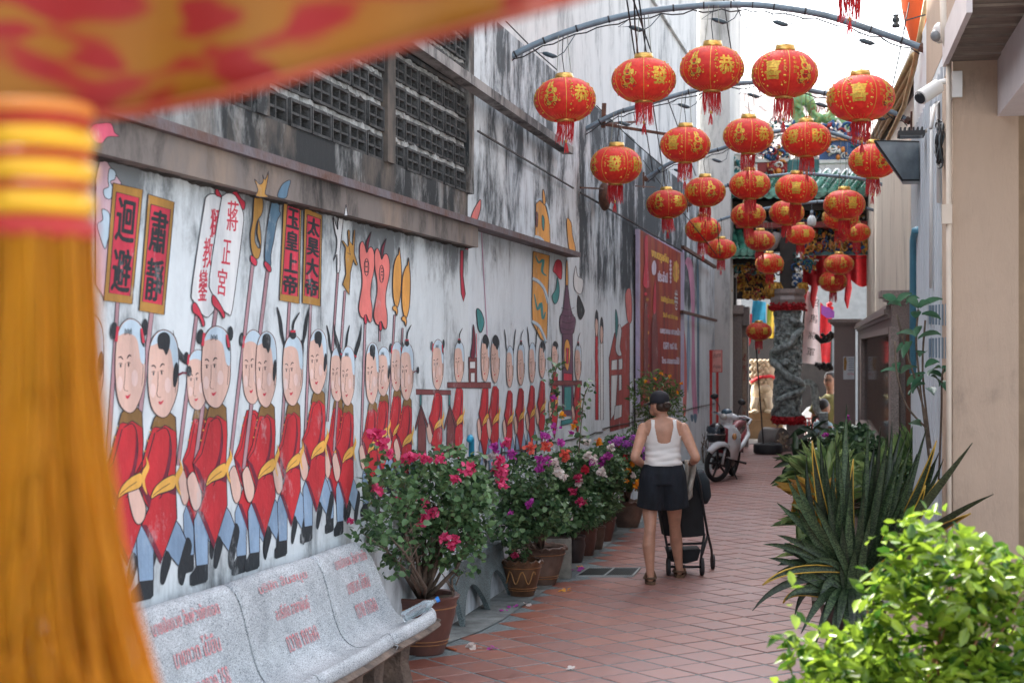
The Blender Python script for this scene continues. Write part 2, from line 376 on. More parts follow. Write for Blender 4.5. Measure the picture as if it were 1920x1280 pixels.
# ragged drip crust under the beam
cr = MB(); y = 2.0
while y < Yw(872):
    w = random.uniform(.04, .12); dpt = random.uniform(.002, .016)
    cr.prism([wxyz(y, 2.737, .06), wxyz(y+w, 2.737, .06), wxyz(y+w*.8, 2.737-dpt, .02), wxyz(y+w*.3, 2.737-dpt*.7, .02)], -WN*.05); y += w*.9
cr.build('crust', mat('black crust', (.03, .025, .02), .95, var=.4), wall, kind='stuff')
# tall clean building behind/above
tb = thing('tall_building', 'tall pale windowless building rising above the stained wall', 'building', (WX0-1, 20, 0))
b = MB(); Ya, Yb = 11.5, hit(1310, 300, Vector((WX0, 0, 0))-WN*.28, WN).y
p = [wxyz(Ya, 0, -.31), wxyz(Yb, 0, -.31), wxyz(Yb, 0, -6), wxyz(Ya, 0, -6)]; b.prism(p, (0, 0, 10.6)); b.build('wall', M_WF, tb, clean=True)
e_ = hit(1312, 300, Vector((WX0, 0, 0))-WN*.28, WN); d_ = depth(e_); q = [P(1310, 300, d_-.02), P(1369, 300, d_-.02)]
b = MB(); b.box(((q[0].x+q[1].x)/2, q[0].y+2.2, 5.4), (q[1].x-q[0].x, 4.4, 10.8)); b.build('corner_pier', weathered('pier plaster', (.52, .51, .49), (.26, .26, .25), amt=.3, streak=.95, bump=.1), tb)  # depth behind the face is unseen, stretched back to keep sun off the far wall
# band joints of the tall building
for z in (7.2, ):
    b = MB(); b.prism([wxyz(Ya, z, -.30), wxyz(Yb, z, -.30), wxyz(Yb, z+.1, -.30), wxyz(Ya, z+.1, -.30)], WN*.04); b.build('string_course', M_WF, tb)

# ---------------------------------------------------------------- wall ironwork, ledges, wires
def wbar(name, x0, y0, x1, y1, r, off, m=M_RUST, parent=wall, sq=True):
    a, b_ = Wp(x0, y0, off), Wp(x1, y1, off); b = MB()
    b.tube([a, b_], r, 4 if sq else 6); return b.build(name, m, parent)
wbar('angle_iron', 1280, 463, 1341, 501, .035, .10); wbar('angle_iron', 1278, 584, 1343, 601, .03, .10)
wbar('conduit', 746, 200, 1146, 352, .012, .03, mat('black conduit', (.03, .03, .03), .6)) if False else None
wbar('conduit', 896, 246, 1075, 353, .009, .03, mat('black conduit', (.03, .03, .03), .6))
wbar('conduit', 1088, 361, 1278, 470, .011, .04, mat('black conduit', (.03, .03, .03), .6))
wbar('nail', 1088, 352, 1130, 354, .012, .15); wbar('nail', 1192, 349, 1228, 351, .01, .15)
b = MB(); pts = [Wp(940+190*i/14, 868-.215*190*i/14-18, .004)+Vector((0, 0, random.uniform(-.012, .012))) for i in range(15)]
b.tube(pts, .007, 4); b.tube([Wp(1130+215*i/14, 803-.222*215*i/14+random.uniform(-1, 1), .004) for i in range(15)], .008, 4); b.build('crack', mat('crack', (.06, .055, .05), .95), wall)
# rust bracket box behind lantern
b = MB(); c = Wp(1134, 368, .12); b.ball(c, (.07, .16, .16), 10, 8); b.build('old_lamp', M_RUST, wall, smooth=True)
# ================================================================== MURAL
def pm(name, c, var=.12):
    """wall paint: brushy tone, rain streaks and small chips where the limewash shows through"""
    m = mat('paint '+name, c, .78, var=var, vs_=5, bump=.15, bs=40); t = m.node_tree; b = t.nodes['Principled BSDF']; L = t.links.new
    if b.inputs['Base Color'].links[0].from_node.type == 'MIX': return m
    src = b.inputs['Base Color'].links[0].from_socket; g = nd(t, 'ShaderNodeNewGeometry')
    def nz(sc, s3, ro): mp = nd(t, 'ShaderNodeMapping'); mp.inputs['Scale'].default_value = s3; L(g.outputs['Position'], mp.inputs[0]); n = nd(t, 'ShaderNodeTexNoise', i_Scale=sc, i_Detail=8.0, i_Roughness=ro); L(mp.outputs[0], n.inputs[0]); return n.outputs[0]
    r1 = ramp(t, [(.34, (.62, .64, .66)), (.58, (1.04, 1.03, 1.02))]); L(nz(3.2, (1, .8, .16), .7), r1.inputs[0]); mx = nd(t, 'ShaderNodeMix', data_type='RGBA', blend_type='MULTIPLY'); mx.inputs[0].default_value = .9; L(src, mx.inputs[6]); L(r1.outputs[0], mx.inputs[7])
    r2 = ramp(t, [(.56, (0, 0, 0)), (.74, (.75, .75, .75))]); L(nz(7, (1, .7, .5), .8), r2.inputs[0]); m2 = nd(t, 'ShaderNodeMix', data_type='RGBA'); L(r2.outputs[0], m2.inputs[0]); L(mx.outputs[2], m2.inputs[6]); m2.inputs[7].default_value = (.50, .54, .56, 1); L(m2.outputs[2], b.inputs['Base Color']); return m
K = dict(red=pm('red', (.52, .025, .035)), dred=pm('dark red', (.17, .018, .04)), skin=pm('skin', (.70, .47, .39), .05), cap=pm('pale blue', (.52, .66, .76), .06),
         blue=pm('blue', (.25, .37, .52)), dblue=pm('shade blue', (.16, .25, .38)), black=pm('black', (.018, .024, .03)), line=pm('outline', (.028, .022, .03)), gold=pm('gold', (.42, .22, .045)),
         sash=pm('sash', (.78, .42, .08)), brown=pm('brown', (.24, .13, .04)), pink=pm('pole pink', (.43, .25, .28)), sred=pm('sign red', (.58, .035, .07)),
         white=pm('white', (.70, .73, .74), .05), cheek=pm('cheek', (.76, .56, .51), .03), orange=pm('orange', (.76, .36, .08)), rose=pm('rose', (.72, .19, .17)),
         teal=pm('teal', (.05, .27, .27)), maroon=pm('maroon', (.21, .055, .055)), plum=pm('plum', (.15, .07, .12)), steel=pm('steel blue', (.10, .20, .29)), mag=pm('magenta', (.62, .28, .44)), lily=pm('lilac', (.45, .42, .62)))
def smooth(pts, n=3, closed=True):
    out = []; N = len(pts)
    for i in range(N if closed else N-1):
        p0, p1, p2, p3 = [pts[j % N] if closed else pts[min(max(j, 0), N-1)] for j in (i-1, i, i+1, i+2)]
        for k in range(n):
            t = k/n; out.append(tuple(.5*((2*p1[a])+(-p0[a]+p2[a])*t+(2*p0[a]-5*p1[a]+4*p2[a]-p3[a])*t*t+(-p0[a]+3*p1[a]-3*p2[a]+p3[a])*t**3) for a in (0, 1)))
    if not closed: out.append(tuple(pts[-1]))
    return out
def ell(cx, cy, rx, ry, n=14, rot=0): return [(cx+rx*math.cos(2*PI*k/n)*math.cos(rot)-ry*math.sin(2*PI*k/n)*math.sin(rot), cy+rx*math.cos(2*PI*k/n)*math.sin(rot)+ry*math.sin(2*PI*k/n)*math.cos(rot)) for k in range(n)]
class Paint:
    """flat painted shapes laid on the plane of the wall (or another map), each coat 0.7 mm above the last"""
    def __init__(s, base=.0022, mp=None, lw=1.5): s.b = MB(); base = base if base < .09 else base+.0; s.l = (.0004+base*.10) if base < .09 else .1006; s.mp = mp or (lambda x, y, o: Wp(x, y, o)); s.lw = lw
    def fill(s, pts, col, sm=True, line=True, lw=None):
        if sm: pts = smooth(pts)
        s.l += .00009; s.b.use(K[col] if isinstance(col, str) else col); s.b.poly([s.mp(x, y, s.l) for x, y in pts])
        if line: s.stroke(pts+[pts[0]], 'line', lw or s.lw)
        return s
    def stroke(s, pts, col='line', w=1.5, sm=False, taper=False):
        if sm: pts = smooth(pts, 4, False)
        s.l += .00006; s.b.use(K[col] if isinstance(col, str) else col); N = len(pts); A = []; B = []
        for i, (x, y) in enumerate(pts):
            x0, y0 = pts[max(i-1, 0)]; x1, y1 = pts[min(i+1, N-1)]; dx, dy = x1-x0, y1-y0; L = math.hypot(dx, dy) or 1
            ww = w*(.25+.75*math.sin(PI*min(1, (i+.5)/N))) if taper else w
            A.append(s.mp(x-dy/L*ww/2, y+dx/L*ww/2, s.l)); B.append(s.mp(x+dy/L*ww/2, y-dx/L*ww/2, s.l))
        o = len(s.b.v); s.b.v += [tuple(v) for v in A+B]
        for i in range(N-1): s.b.f.append((o+i, o+i+1, o+N+i+1, o+N+i)); s.b.m.append(s.b.mi)
        return s
    def text(s, body, q, col, grow=1.0):
        s.l += .00007; l = s.l; quad_text(body, q, K[col] if isinstance(col, str) else col, lambda x, y: s.mp(x, y, l), grow, mb=s.b); return s
    def done(s, name, parent, label=None): return s.b.build(name, None, parent, label=label)
MUR = [0.002]
def head(p, hx, hw, top, chin, hair):
    X = lambda x: hx+(x-962)/225*hw; Y = lambda y: top+(y-130)/655*(chin-top)
    T = lambda l: [(X(x), Y(y)) for x, y in l]
    sx = hw/225; lw = max(.7, hw/38)
    if 'ponyL' in hair: p.fill(T([(850, 300), (800, 270), (730, 180), (712, 20), (700, -90), (735, 60), (790, 160), (850, 240), (880, 330)]), 'black', line=False)
    if 'tailsU' in hair:
        for s_, x0 in ((-1, 880), (1, 1060)):
            p.stroke(T([(x0, 260), (x0+s_*40, 120), (x0+s_*60, -10), (x0+s_*95, -130)]), 'black', max(2, hw*.16), True, True)
            p.fill(T([(x0-15, 200), (x0+25, 180), (x0+20, 330), (x0-25, 330)]), 'black', line=False)
    if 'horns' in hair:
        for s_, x0 in ((-1, 870), (1, 1060)):
            p.fill(T([(x0, 330), (x0+s_*10, 180), (x0+s_*95, -10), (x0+s_*130, -120), (x0+s_*120, 60), (x0+s_*60, 200)]), 'black', line=False)
            p.stroke(T([(x0-25, 210), (x0+45, 250)]), 'sred', hw*.1)
    O = T([(960, 130), (1020, 150), (1060, 205), (1077, 300), (1078, 440), (1074, 560), (1056, 645), (1026, 722), (996, 772), (958, 788), (912, 766), (876, 712), (855, 620), (847, 480), (852, 330), (868, 230), (905, 160)])
    p.fill(O, 'skin', lw=lw)
    p.fill(T([(872, 250), (925, 232), (985, 245), (1018, 285), (1032, 360), (1045, 430), (1073, 440), (1073, 300), (1055, 210), (1018, 155), (960, 136), (908, 166), (874, 228)]), 'cap', line=False)
    for a, b in (((872, 405), (908, 416)), ((938, 410), (972, 394))): p.stroke(T([a, ((a[0]+b[0])/2, min(a[1], b[1])-8), b]), 'line', hw*.05, True, True)
    for ex, ey in ((889, 458), (950, 452)):
        p.stroke(T([(ex-14, ey-12), (ex, ey-18), (ex+14, ey-12)]), 'line', hw*.015+.3); p.fill(T(ell(ex, ey, 6, 15, 8)), 'black', line=False, sm=False)
    p.stroke(T([(924, 440), (922, 540), (914, 610), (925, 632), (946, 634)]), 'line', max(.5, hw*.014), True)
    p.fill(T([(928, 664), (943, 668), (965, 656), (955, 680), (940, 690), (930, 680)]), 'sred', line=False)
    p.fill(T(ell(884, 585, 22, 55, 10)), 'cheek', line=False, sm=False); p.fill(T(ell(997, 545, 25, 60, 10)), 'cheek', line=False, sm=False)
    p.stroke(T([(1050, 445), (1062, 470), (1052, 600)]), 'line', .7, True)
    if 'top' in hair: p.fill(T([(930, 165), (975, 148), (1012, 180), (1010, 260), (985, 320), (965, 280), (930, 270), (918, 215)]), 'black', line=False)
    if 'fringe' in hair:
        for k in range(5): p.stroke(T([(925+k*11, 200+8*(k % 2)), (923+k*12, 245-5*(k % 3))]), 'black', hw*.035, taper=True)
    if 'buns' in hair or 'lbun' in hair:
        p.fill(T(ell(838, 215, 28, 62, 12, .1)), 'black', line=False, sm=False); p.stroke(T([(868, 185), (856, 290)]), 'sred', hw*.09)
    if 'buns' in hair or 'rbun' in hair:
        p.fill(T([(1040, 200), (1062, 230), (1072, 330), (1045, 290)]), 'black', line=False); p.fill(T(ell(1078, 190, 22, 60, 12)), 'black', line=False, sm=False); p.stroke(T([(1048, 200), (1066, 300)]), 'sred', hw*.08)
    if 'side' in hair:
        p.fill(T([(1048, 395), (1068, 375), (1078, 440), (1062, 540), (1040, 555), (1036, 470)]), 'black', line=False)
    if 'sidetail' in hair:
        p.stroke(T([(1075, 470), (1110, 450), (1140, 455)]), 'dred', hw*.07); p.fill(T(ell(1158, 440, 20, 42, 10)), 'black', line=False, sm=False)
    if 'knot' in hair:
        p.fill(T(ell(965, 130, 38, 40, 10)), 'black', line=False, sm=False); p.stroke(T([(965, 100), (975, 10), (1040, -80)]), 'black', hw*.1, True, True); p.stroke(T([(935, 95), (995, 95)]), 'sred', hw*.12)
    if 'crown' in hair: p.fill(T([(890, 230), (905, 150), (960, 118), (1030, 150), (1062, 235), (1040, 300), (1000, 330), (975, 260), (930, 250)]), 'black', line=False)
def body(p, hx, hw, chin, bottom, collar=True, legs=True, top=None, arm=True):
    s = hw/53
    T = lambda l: [(hx+(x-405)*s, chin+(y-764)/(1097-764)*(bottom-chin)) for x, y in l]
    lw = max(.7, hw/36)
    if legs:
        p.fill(T([(424, 950), (414, 975), (407, 1001), (427, 1032), (434, 1012), (441, 992), (430, 960)]), 'blue', False, lw=lw)
        p.fill(T([(440, 980), (447, 996), (440, 1035), (434, 1066), (428, 1060), (427, 1036), (432, 1010)]), 'black', line=False)
        p.fill(T([(410, 1004), (417, 1020), (412, 1045), (406, 1065), (401, 1060), (403, 1030)]), 'black', line=False)
        p.fill(T([(373, 957), (366, 975), (367, 1010), (370, 1060), (391, 1057), (391, 1007), (383, 980)]), 'blue', False, lw=lw)
        p.fill(T([(370, 1060), (366, 1068), (359, 1078), (359, 1096), (364, 1098), (387, 1091), (391, 1085), (391, 1057)]), 'black', False, line=False)
        p.fill(T([(374, 958), (391, 1010), (391, 1000), (382, 965)]), 'dblue', False, line=False)
    p.fill(T([(392, 776), (383, 805), (376, 840), (364, 867), (372, 905), (384, 928), (374, 957), (401, 1028), (425, 946), (424, 915), (423, 860), (425, 815), (424, 788), (410, 776)]), 'red', False, lw=lw)
    p.fill(T([(374, 957), (401, 1028), (404, 1018), (392, 985), (381, 958)]), 'dred', False, line=False)
    p.fill(T([(387, 913), (397, 905), (412, 900), (424, 905), (423, 893), (410, 892), (395, 900)]), 'dred', False, line=False)
    if collar: p.fill(T([(392, 765), (387, 785), (394, 781), (401, 783), (408, 778), (415, 783), (424, 791), (423, 764), (415, 755), (398, 757)]), 'brown', False, lw=lw)
    p.stroke(T([(393, 792), (380, 850), (366, 870)]), 'line', lw); p.stroke(T([(395, 790), (408, 783), (415, 800), (416, 840), (404, 900), (399, 910)]), 'line', lw, True)
    p.fill(T([(414, 800), (416, 840), (410, 868), (402, 896), (398, 892), (408, 862), (413, 830)]), 'dred', line=False)
    for yy in (790, 806, 825): p.fill(T(ell(386-(yy-790)*.22, yy, 1.3, 1.6, 6)), 'sash', line=False, sm=False)
    if arm:
        p.fill(T([(364, 867), (372, 888), (385, 928), (388, 912), (376, 880)]), 'dred', False, line=False)
        p.fill(T([(363, 884), (356, 893), (354, 905), (360, 940), (366, 955), (372, 956), (378, 946), (380, 927), (374, 905), (368, 888)]), 'skin', lw=lw)
    p.fill(T([(387, 911), (392, 892), (403, 878), (414, 870), (422, 868), (424, 880), (421, 892), (410, 898), (398, 903)]), 'sash', lw=lw)
    p.stroke(T([(390, 905), (402, 893), (415, 883)]), 'line', lw*.7, True)
    p.fill(T([(423, 868), (430, 852), (428, 838), (434, 858), (427, 880), (431, 905), (424, 890)]), 'sash', line=False)
def fg(name_, hx, hw, top, chin, bottom, hair, collar=True, legs=True, bodyoff=0, layer=0, lab=None, arm=True, bs=1.06):
    p = Paint(.0022+layer); body(p, hx+bodyoff, hw*bs, chin, bottom, collar, legs, arm=arm); head(p, hx, hw, top, chin, hair); return p.done('painted_figure', wall, lab)
def pole(x0, y0, x1, y1, w=5.5, layer=.030, col='pink'):
    p = Paint(layer, lw=1); dx, dy = x1-x0, y1-y0; L = math.hypot(dx, dy); nx, ny = -dy/L*w/2, dx/L*w/2
    p.fill([(x0+nx, y0+ny), (x1+nx, y1+ny), (x1-nx, y1-ny), (x0-nx, y0-ny)], col, False); return p.done('painted_pole', wall)
# layers: back figures 0, poles between, front figures above
A_ = .0; B_ = .022
fg('f', 371, 40, 655, 768, 1076, ('ponyL', 'lbun'), layer=A_, bodyoff=4)
fg('f', 474, 38, 618, 757, 1078, ('lbun',), layer=A_, collar=False, bs=1.2)
fg('f', 633, 26, 650, 752, 1000, ('tailsU',), layer=A_)
fg('f', 719, 24, 650, 742, 930, ('side', 'fringe'), layer=A_)
fg('f', 744, 21, 640, 733, 925, ('buns',), layer=A_)
fg('f', 165, 58, 585, 782, 1150, ('top', 'side'), layer=A_)
fg('f', 85, 62, 570, 790, 1172, ('buns', 'fringe'), layer=B_)
fg('f', 244, 55, 597, 773, 1136, ('buns', 'fringe'), layer=B_, bs=1.2, lab='painted man with two black hair buns and brown collar')
fg('f', 306, 56, 618, 782, 1128, ('top', 'side', 'sidetail'), layer=B_, bs=1.22)
fg('f', 405, 53, 611, 764, 1097, ('buns', 'fringe'), layer=B_)
fg('f', 499, 38, 621, 763, 1071, ('top', 'side'), layer=B_, bs=1.22)
fg('f', 549, 37, 628, 760, 1046, ('tailsU', 'knot'), layer=B_)
fg('f', 596, 33, 617, 738, 1018, ('top', 'side'), layer=B_, bs=1.15)
fg('f', 652, 26, 649, 760, 1005, ('horns', 'fringe'), layer=B_, bs=1.15)
fg('f', 698, 24, 642, 757, 968, ('top',), layer=B_)
fg('f', 763, 24, 643, 750, 950, ('knot', 'sidetail'), layer=B_)
for (x0, y0, x1, y1, w) in [(221, 562, 203, 860, 7), (285, 582, 248, 905, 8), (369, 590, 334, 872, 6.5), (406, 575, 366, 868, 7), (475, 487, 432, 862, 6), (503, 500, 457, 878, 6.5),
                            (543, 566, 527, 845, 5), (583, 568, 572, 825, 4.5), (634, 508, 614, 790, 4), (647, 545, 626, 845, 4), (685, 600, 677, 845, 4), (712, 617, 712, 640, 3.5), (740, 590, 727, 830, 3.5), (755, 615, 753, 650, 3)]:
    pole(x0, y0, x1, y1, w, layer=.0022+.019)
# ---- signs
def sign(outer, inner, chars):
    p = Paint(.045); p.fill(outer, 'gold', False); p.fill(inner, 'sred', False)
    n = len(chars); tl, tr, br, bl = inner
    for i, c in enumerate(chars):
        a, b = (i+.08)/n, (i+.94)/n
        lerp = lambda u, v, t: (u[0]+(v[0]-u[0])*t, u[1]+(v[1]-u[1])*t)
        ql, qr, sr, s_l = lerp(tl, bl, a), lerp(tr, br, a), lerp(tr, br, b), lerp(tl, bl, b)
        q = [lerp(ql, qr, .09), lerp(ql, qr, .91), lerp(s_l, sr, .91), lerp(s_l, sr, .09)]
        for dx, dy in ((0, 0), (1.5, .3), (-1.3, .4), (.3, 1.3), (0, -1.1)):
            p.text(c, [(x+dx, y+dy) for x, y in q], 'black')
    return p.done('painted_sign', wall, 'painted red sign reading '+chars)
sign([(212, 343), (268, 356), (248, 570), (195, 563)], [(218, 360), (261, 371), (244, 555), (204, 549)], '迴避')
sign([(278, 364), (327, 379), (308, 590), (261, 582)], [(283, 383), (320, 393), (304, 572), (267, 565)], '肅靜')
sign([(532, 376), (565, 385), (561, 569), (524, 563)], [(539, 385), (562, 393), (558, 556), (528, 551)], '玉皇上帝')
sign([(571, 389), (604, 404), (601, 574), (567, 568)], [(576, 402), (601, 411), (597, 560), (571, 554)], '太昊大帝')
Z4 = lambda l: [(180+x/3.556, 280+y/3.556) for x, y in l]
Z5 = lambda l: [(480+x/3.555, 280+y/3.555) for x, y in l]
Z8 = lambda l: [(440+x/2.462, 560+y/2.462) for x, y in l]
Z9 = lambda l: [(740+x/2.369, 340+y/2.369) for x, y in l]
p = Paint(.045); p.fill(Z4([(800, 245), (830, 300), (850, 340), (835, 385), (800, 320)]), 'sred'); p.fill(Z4([(722, 380), (735, 320), (770, 298), (808, 312), (850, 400), (800, 1000), (765, 1100), (735, 1118), (700, 1090), (650, 1010), (640, 920)]), 'white')
for c, q in (('獅', [(768, 395), (822, 395), (815, 590), (755, 590)]), ('教', [(722, 590), (778, 590), (770, 790), (705, 790)]), ('鑾', [(690, 800), (745, 800), (735, 1010), (678, 1010)])): p.text(c, Z4(q), 'sred'); p.text(c, [(x+1, y) for x, y in Z4(q)], 'sred')
p.fill(Z4([(645, 1030), (672, 1030), (725, 1150), (712, 1182), (690, 1120), (648, 1085)]), 'sred'); p.done('painted_tablet', wall)
p = Paint(.062); p.fill(Z4([(905, 258), (935, 275), (970, 330), (995, 355), (985, 405), (950, 360), (915, 310)]), 'sred'); p.fill(Z4([(832, 355), (848, 310), (882, 292), (930, 310), (970, 390), (985, 450), (975, 560), (910, 1060), (880, 1095), (840, 1060), (775, 960), (757, 850)]), 'white')
for c, q in (('蔣', [(878, 340), (950, 350), (940, 550), (870, 540)]), ('正', [(850, 600), (900, 610), (890, 770), (835, 760)]), ('宮', [(815, 790), (875, 800), (860, 980), (805, 965)])): p.text(c, Z4(q), 'sred'); p.text(c, [(x+1, y) for x, y in Z4(q)], 'sred')
p.fill(Z4([(775, 975), (800, 985), (858, 1090), (850, 1127), (825, 1080), (778, 1035)]), 'sred'); p.done('painted_tablet', wall)
Z1 = lambda l: [(x/2.977, y/2.977) for x, y in l]
# dragon staff and blade (upper ends painted on the beam)
p = Paint(.045); p.fill(Z4([(1060, 300), (1110, 320), (1110, 420), (1075, 480), (1060, 560), (1062, 620), (1085, 660), (1095, 640), (1075, 560), (1085, 470), (1100, 560), (1100, 660), (1085, 725), (1055, 720), (1035, 660), (1030, 560), (1045, 480), (1050, 400)]), 'gold'); p.fill(Z4([(1035, 705), (1072, 740), (1070, 775), (1050, 770), (1030, 740)]), 'sred'); p.done('painted_dragon_staff', wall)
p = Paint(.102); p.fill(Z1([(1420, 1000), (1450, 1030), (1470, 1010), (1465, 975), (1480, 1005), (1500, 955), (1490, 1030), (1480, 1080), (1500, 1100), (1430, 1095), (1440, 1060)]), 'gold'); p.done('painted_dragon_head', wall)
p = Paint(.102); p.fill(Z5([(230, 207), (185, 225), (155, 270), (145, 318), (200, 325), (215, 270)]), 'steel'); p.done('painted_blade_tip', wall)
p = Paint(.045); p.fill(Z5([(115, 322), (160, 335), (155, 405), (165, 430), (140, 480), (120, 600), (100, 700), (98, 780), (60, 745), (62, 640), (80, 480)]), 'steel'); p.fill(Z5([(62, 335+410), (98, 780), (100, 815), (80, 812), (55, 770)]), 'sred'); p.done('painted_blade', wall)
p = Paint(.045); p.fill(Z5([(515, 450), (532, 500), (545, 535), (550, 460), (580, 455), (572, 560), (560, 680), (560, 800), (540, 820), (540, 700), (515, 745), (535, 680), (540, 600), (530, 560), (520, 500)]), 'white'); p.done('painted_trident', wall)
p = Paint(.102); p.fill(Z5([(600, 368), (612, 440), (588, 440)]), 'white', False); p.done('painted_spear_tip', wall)
p = Paint(.045); p.fill(Z5([(598, 655), (572, 610), (580, 608), (612, 650), (618, 640), (612, 545), (618, 535), (625, 545), (625, 612), (645, 640), (652, 540), (660, 538), (660, 560), (655, 690), (678, 770), (668, 775), (650, 735), (630, 820), (622, 970), (578, 900), (600, 830), (593, 720)]), 'gold', False)
p.stroke(Z5([(608, 690), (632, 700)]), w=1); p.stroke(Z5([(622, 650), (628, 705)]), w=1); p.done('painted_hand_staff', wall)
for dx, dy, c in ((0, 0, '日'), (100, 45, '月')):
    p = Paint(.045 if dx == 0 else .052); D = lambda l: Z5([(x+dx, y+dy) for x, y in l])
    p.fill(D([(740, 690), (735, 620), (752, 580), (768, 550), (755, 610), (745, 670)]), 'dred')
    p.fill(D([(690, 680), (695, 630), (712, 615), (728, 650), (738, 690), (755, 655), (778, 660), (792, 720), (788, 800), (768, 900), (765, 980), (775, 1060), (772, 1140), (755, 1150), (735, 1100), (725, 1125), (700, 1115), (685, 1060), (695, 980), (708, 900), (705, 820), (695, 760)]), 'rose')
    p.fill(D([(722, 1110), (735, 1105), (740, 1150), (730, 1165), (722, 1145)]), 'sred'); p.fill(D(ell(737, 785, 15, 58, 12)), 'rose', sm=False); p.text(c, D([(728, 745), (748, 745), (746, 825), (726, 825)]), 'black'); p.done('painted_gourd', wall, 'painted pink gourd with the character '+c)
for dx, dy in ((0, 0), (60, 70)):
    p = Paint(.045); D = lambda l: Z5([(x+dx, y+dy) for x, y in l])
    p.fill(D([(940, 710), (950, 700), (955, 650), (962, 700), (968, 760), (970, 850), (962, 980), (945, 1050), (930, 1050), (915, 980), (912, 880), (920, 770)]), 'orange'); p.fill(D([(930, 1040), (912, 1050), (915, 1070), (930, 1080), (938, 1110), (945, 1080), (940, 1055)]), 'orange'); p.done('painted_gourd', wall)
# pennant at far left
p = Paint(.03); p.fill(Z4([(35, 25), (60, 60), (110, 140), (170, 225), (120, 300), (85, 700), (60, 1000), (0, 900), (0, 200)]), pm('pale pink', (.68, .45, .50)), False)
p.fill(Z4([(90, 130), (130, 150), (125, 200), (95, 215), (115, 260), (100, 330), (60, 320), (50, 270), (85, 250), (80, 205)]), 'cap'); p.fill(Z4([(40, 400), (85, 420), (95, 480), (90, 560), (75, 620), (60, 665), (30, 590), (10, 500), (45, 470)]), 'cap'); p.done('painted_pennant', wall)
p = Paint(.102); p.fill(Z1([(520, 700), (560, 690), (620, 690), (640, 740), (665, 762), (600, 765), (570, 800), (530, 790), (500, 740)]), pm('pink', (.65, .10, .17))); p.done('painted_flag_tip', wall)
# red ribbon at the joint
p = Paint(.0035); p.fill(Z9([(345, 200), (335, 190), (345, 140), (380, 80), (382, 120), (365, 180)]), 'rose'); p.fill(Z9([(322, 215), (340, 225), (325, 305), (312, 300)]), 'sred', False); p.fill(Z9([(292, 305), (306, 308), (304, 420), (314, 500), (306, 535), (296, 500), (290, 400)]), 'sred', False)
p.stroke(Z9([(385, 220), (412, 690)]), 'mag', 1.2); p.fill(Z9([(365, 565), (385, 580), (398, 625), (385, 670), (372, 655), (366, 610)]), 'teal'); p.done('painted_ribbon', wall)
# figures with carrying poles, right of the joint
def bar(l, layer): p = Paint(layer, lw=1); p.fill(l, 'maroon', False); p.done('painted_carrying_pole', wall)
bar(Z9([(95, 922), (250, 928), (250, 948), (95, 946)]), .0035)
fg('f', 821, 21, 636, 730, 905, ('buns', 'fringe'), layer=.004, collar=False, legs=False)
fg('f', 861, 18, 640, 718, 905, ('knot',), layer=.004, collar=False, legs=False)
for x in (118, 246):
    p = Paint(.022, lw=1); D = lambda l: Z9([(a+x-118, b) for a, b in l])
    p.fill(D([(112, 948), (119, 948), (119, 1000), (112, 1000)]), 'teal', False); p.fill(D([(104, 1080), (138, 1080), (140, 1225), (102, 1225)]), 'maroon', False); p.fill(D([(117, 990), (148, 1080), (146, 1092), (118, 1020), (93, 1105), (91, 1092)]), 'maroon', False); p.fill(D([(117, 1000), (136, 1080), (104, 1080)]), 'maroon', False); p.done('painted_lantern_house', wall)
bar(Z9([(234, 892), (428, 892), (428, 918), (234, 916)]), .022)
p = Paint(.03, lw=1); p.fill(Z9([(328, 780), (365, 782), (366, 892), (330, 892)]), 'maroon', False); p.fill(Z9([(334, 800), (358, 800), (358, 830), (334, 830)]), 'white', False); p.fill(Z9([(338, 850), (356, 850), (356, 890), (338, 890)]), 'white', False); p.fill(Z9([(350, 635), (358, 700), (355, 780), (338, 778), (345, 720)]), 'dred'); p.stroke(Z9([(363, 675), (364, 780)]), 'sred', 1.2); p.done('painted_shrine', wall)
lst = [(910, 15, 628, 715, ('crown',)), (929, 16, 629, 717, ('crown', 'top')), (956, 13, 648, 726, ('tailsU',)), (977, 13, 643, 722, ('knot',)), (998, 12, 642, 717, ('tailsU',)), (1017, 12, 640, 708, ('crown',)), (1041, 12, 640, 690, ('crown',)), (1084, 12, 645, 713, ('knot',))]
for i, (hx, hw, t, c, hr) in enumerate(lst):
    bt = 650+.335*(1640-hx)+6; fg('f', hx, hw, t, c, bt+random.uniform(-6, 6), hr, layer=.004+.016*(i % 2), collar=False, legs=hx < 1000)
# banner and pagoda
p = Paint(.022, lw=1.2); p.fill(Z9([(615, 310), (688, 330), (682, 500), (676, 715), (650, 700), (612, 630), (610, 540)]), 'orange', False)
for pts in ([(612, 430), (640, 445), (665, 480), (682, 540)], [(610, 620), (640, 640), (660, 680), (672, 712)]): p.stroke(Z9(pts), 'cap', 5, True); p.stroke(Z9([(a, b+9) for a, b in pts]), 'steel', 1.2, True)
p.stroke(Z9([(620, 500), (635, 570), (650, 540), (658, 610), (670, 580)]), 'teal', 5, True, True); p.stroke(Z9([(625, 330), (640, 360), (660, 350), (655, 400), (675, 420)]), 'teal', 5, True, True)
p.done('painted_banner', wall)
p = Paint(.0035, lw=1.2); p.fill(Z9([(628, 100), (645, 85), (670, 110), (688, 180), (692, 300), (622, 285)]), 'orange', False); p.stroke(Z9([(628, 90), (650, 78), (678, 110), (692, 190)]), 'cap', 3, True); p.stroke(Z9([(622, 245), (650, 255), (680, 300)]), 'cap', 5, True)
p.fill(Z9([(655, 150), (665, 170), (662, 220), (655, 200)]), 'teal'); p.fill(Z9([(628, 140), (636, 145), (634, 200), (628, 195)]), 'maroon'); p.fill(Z9([(658, 35), (668, 60), (670, 100), (658, 95)]), 'orange'); p.done('painted_banner_top', wall)
p = Paint(.0035, lw=1.1)
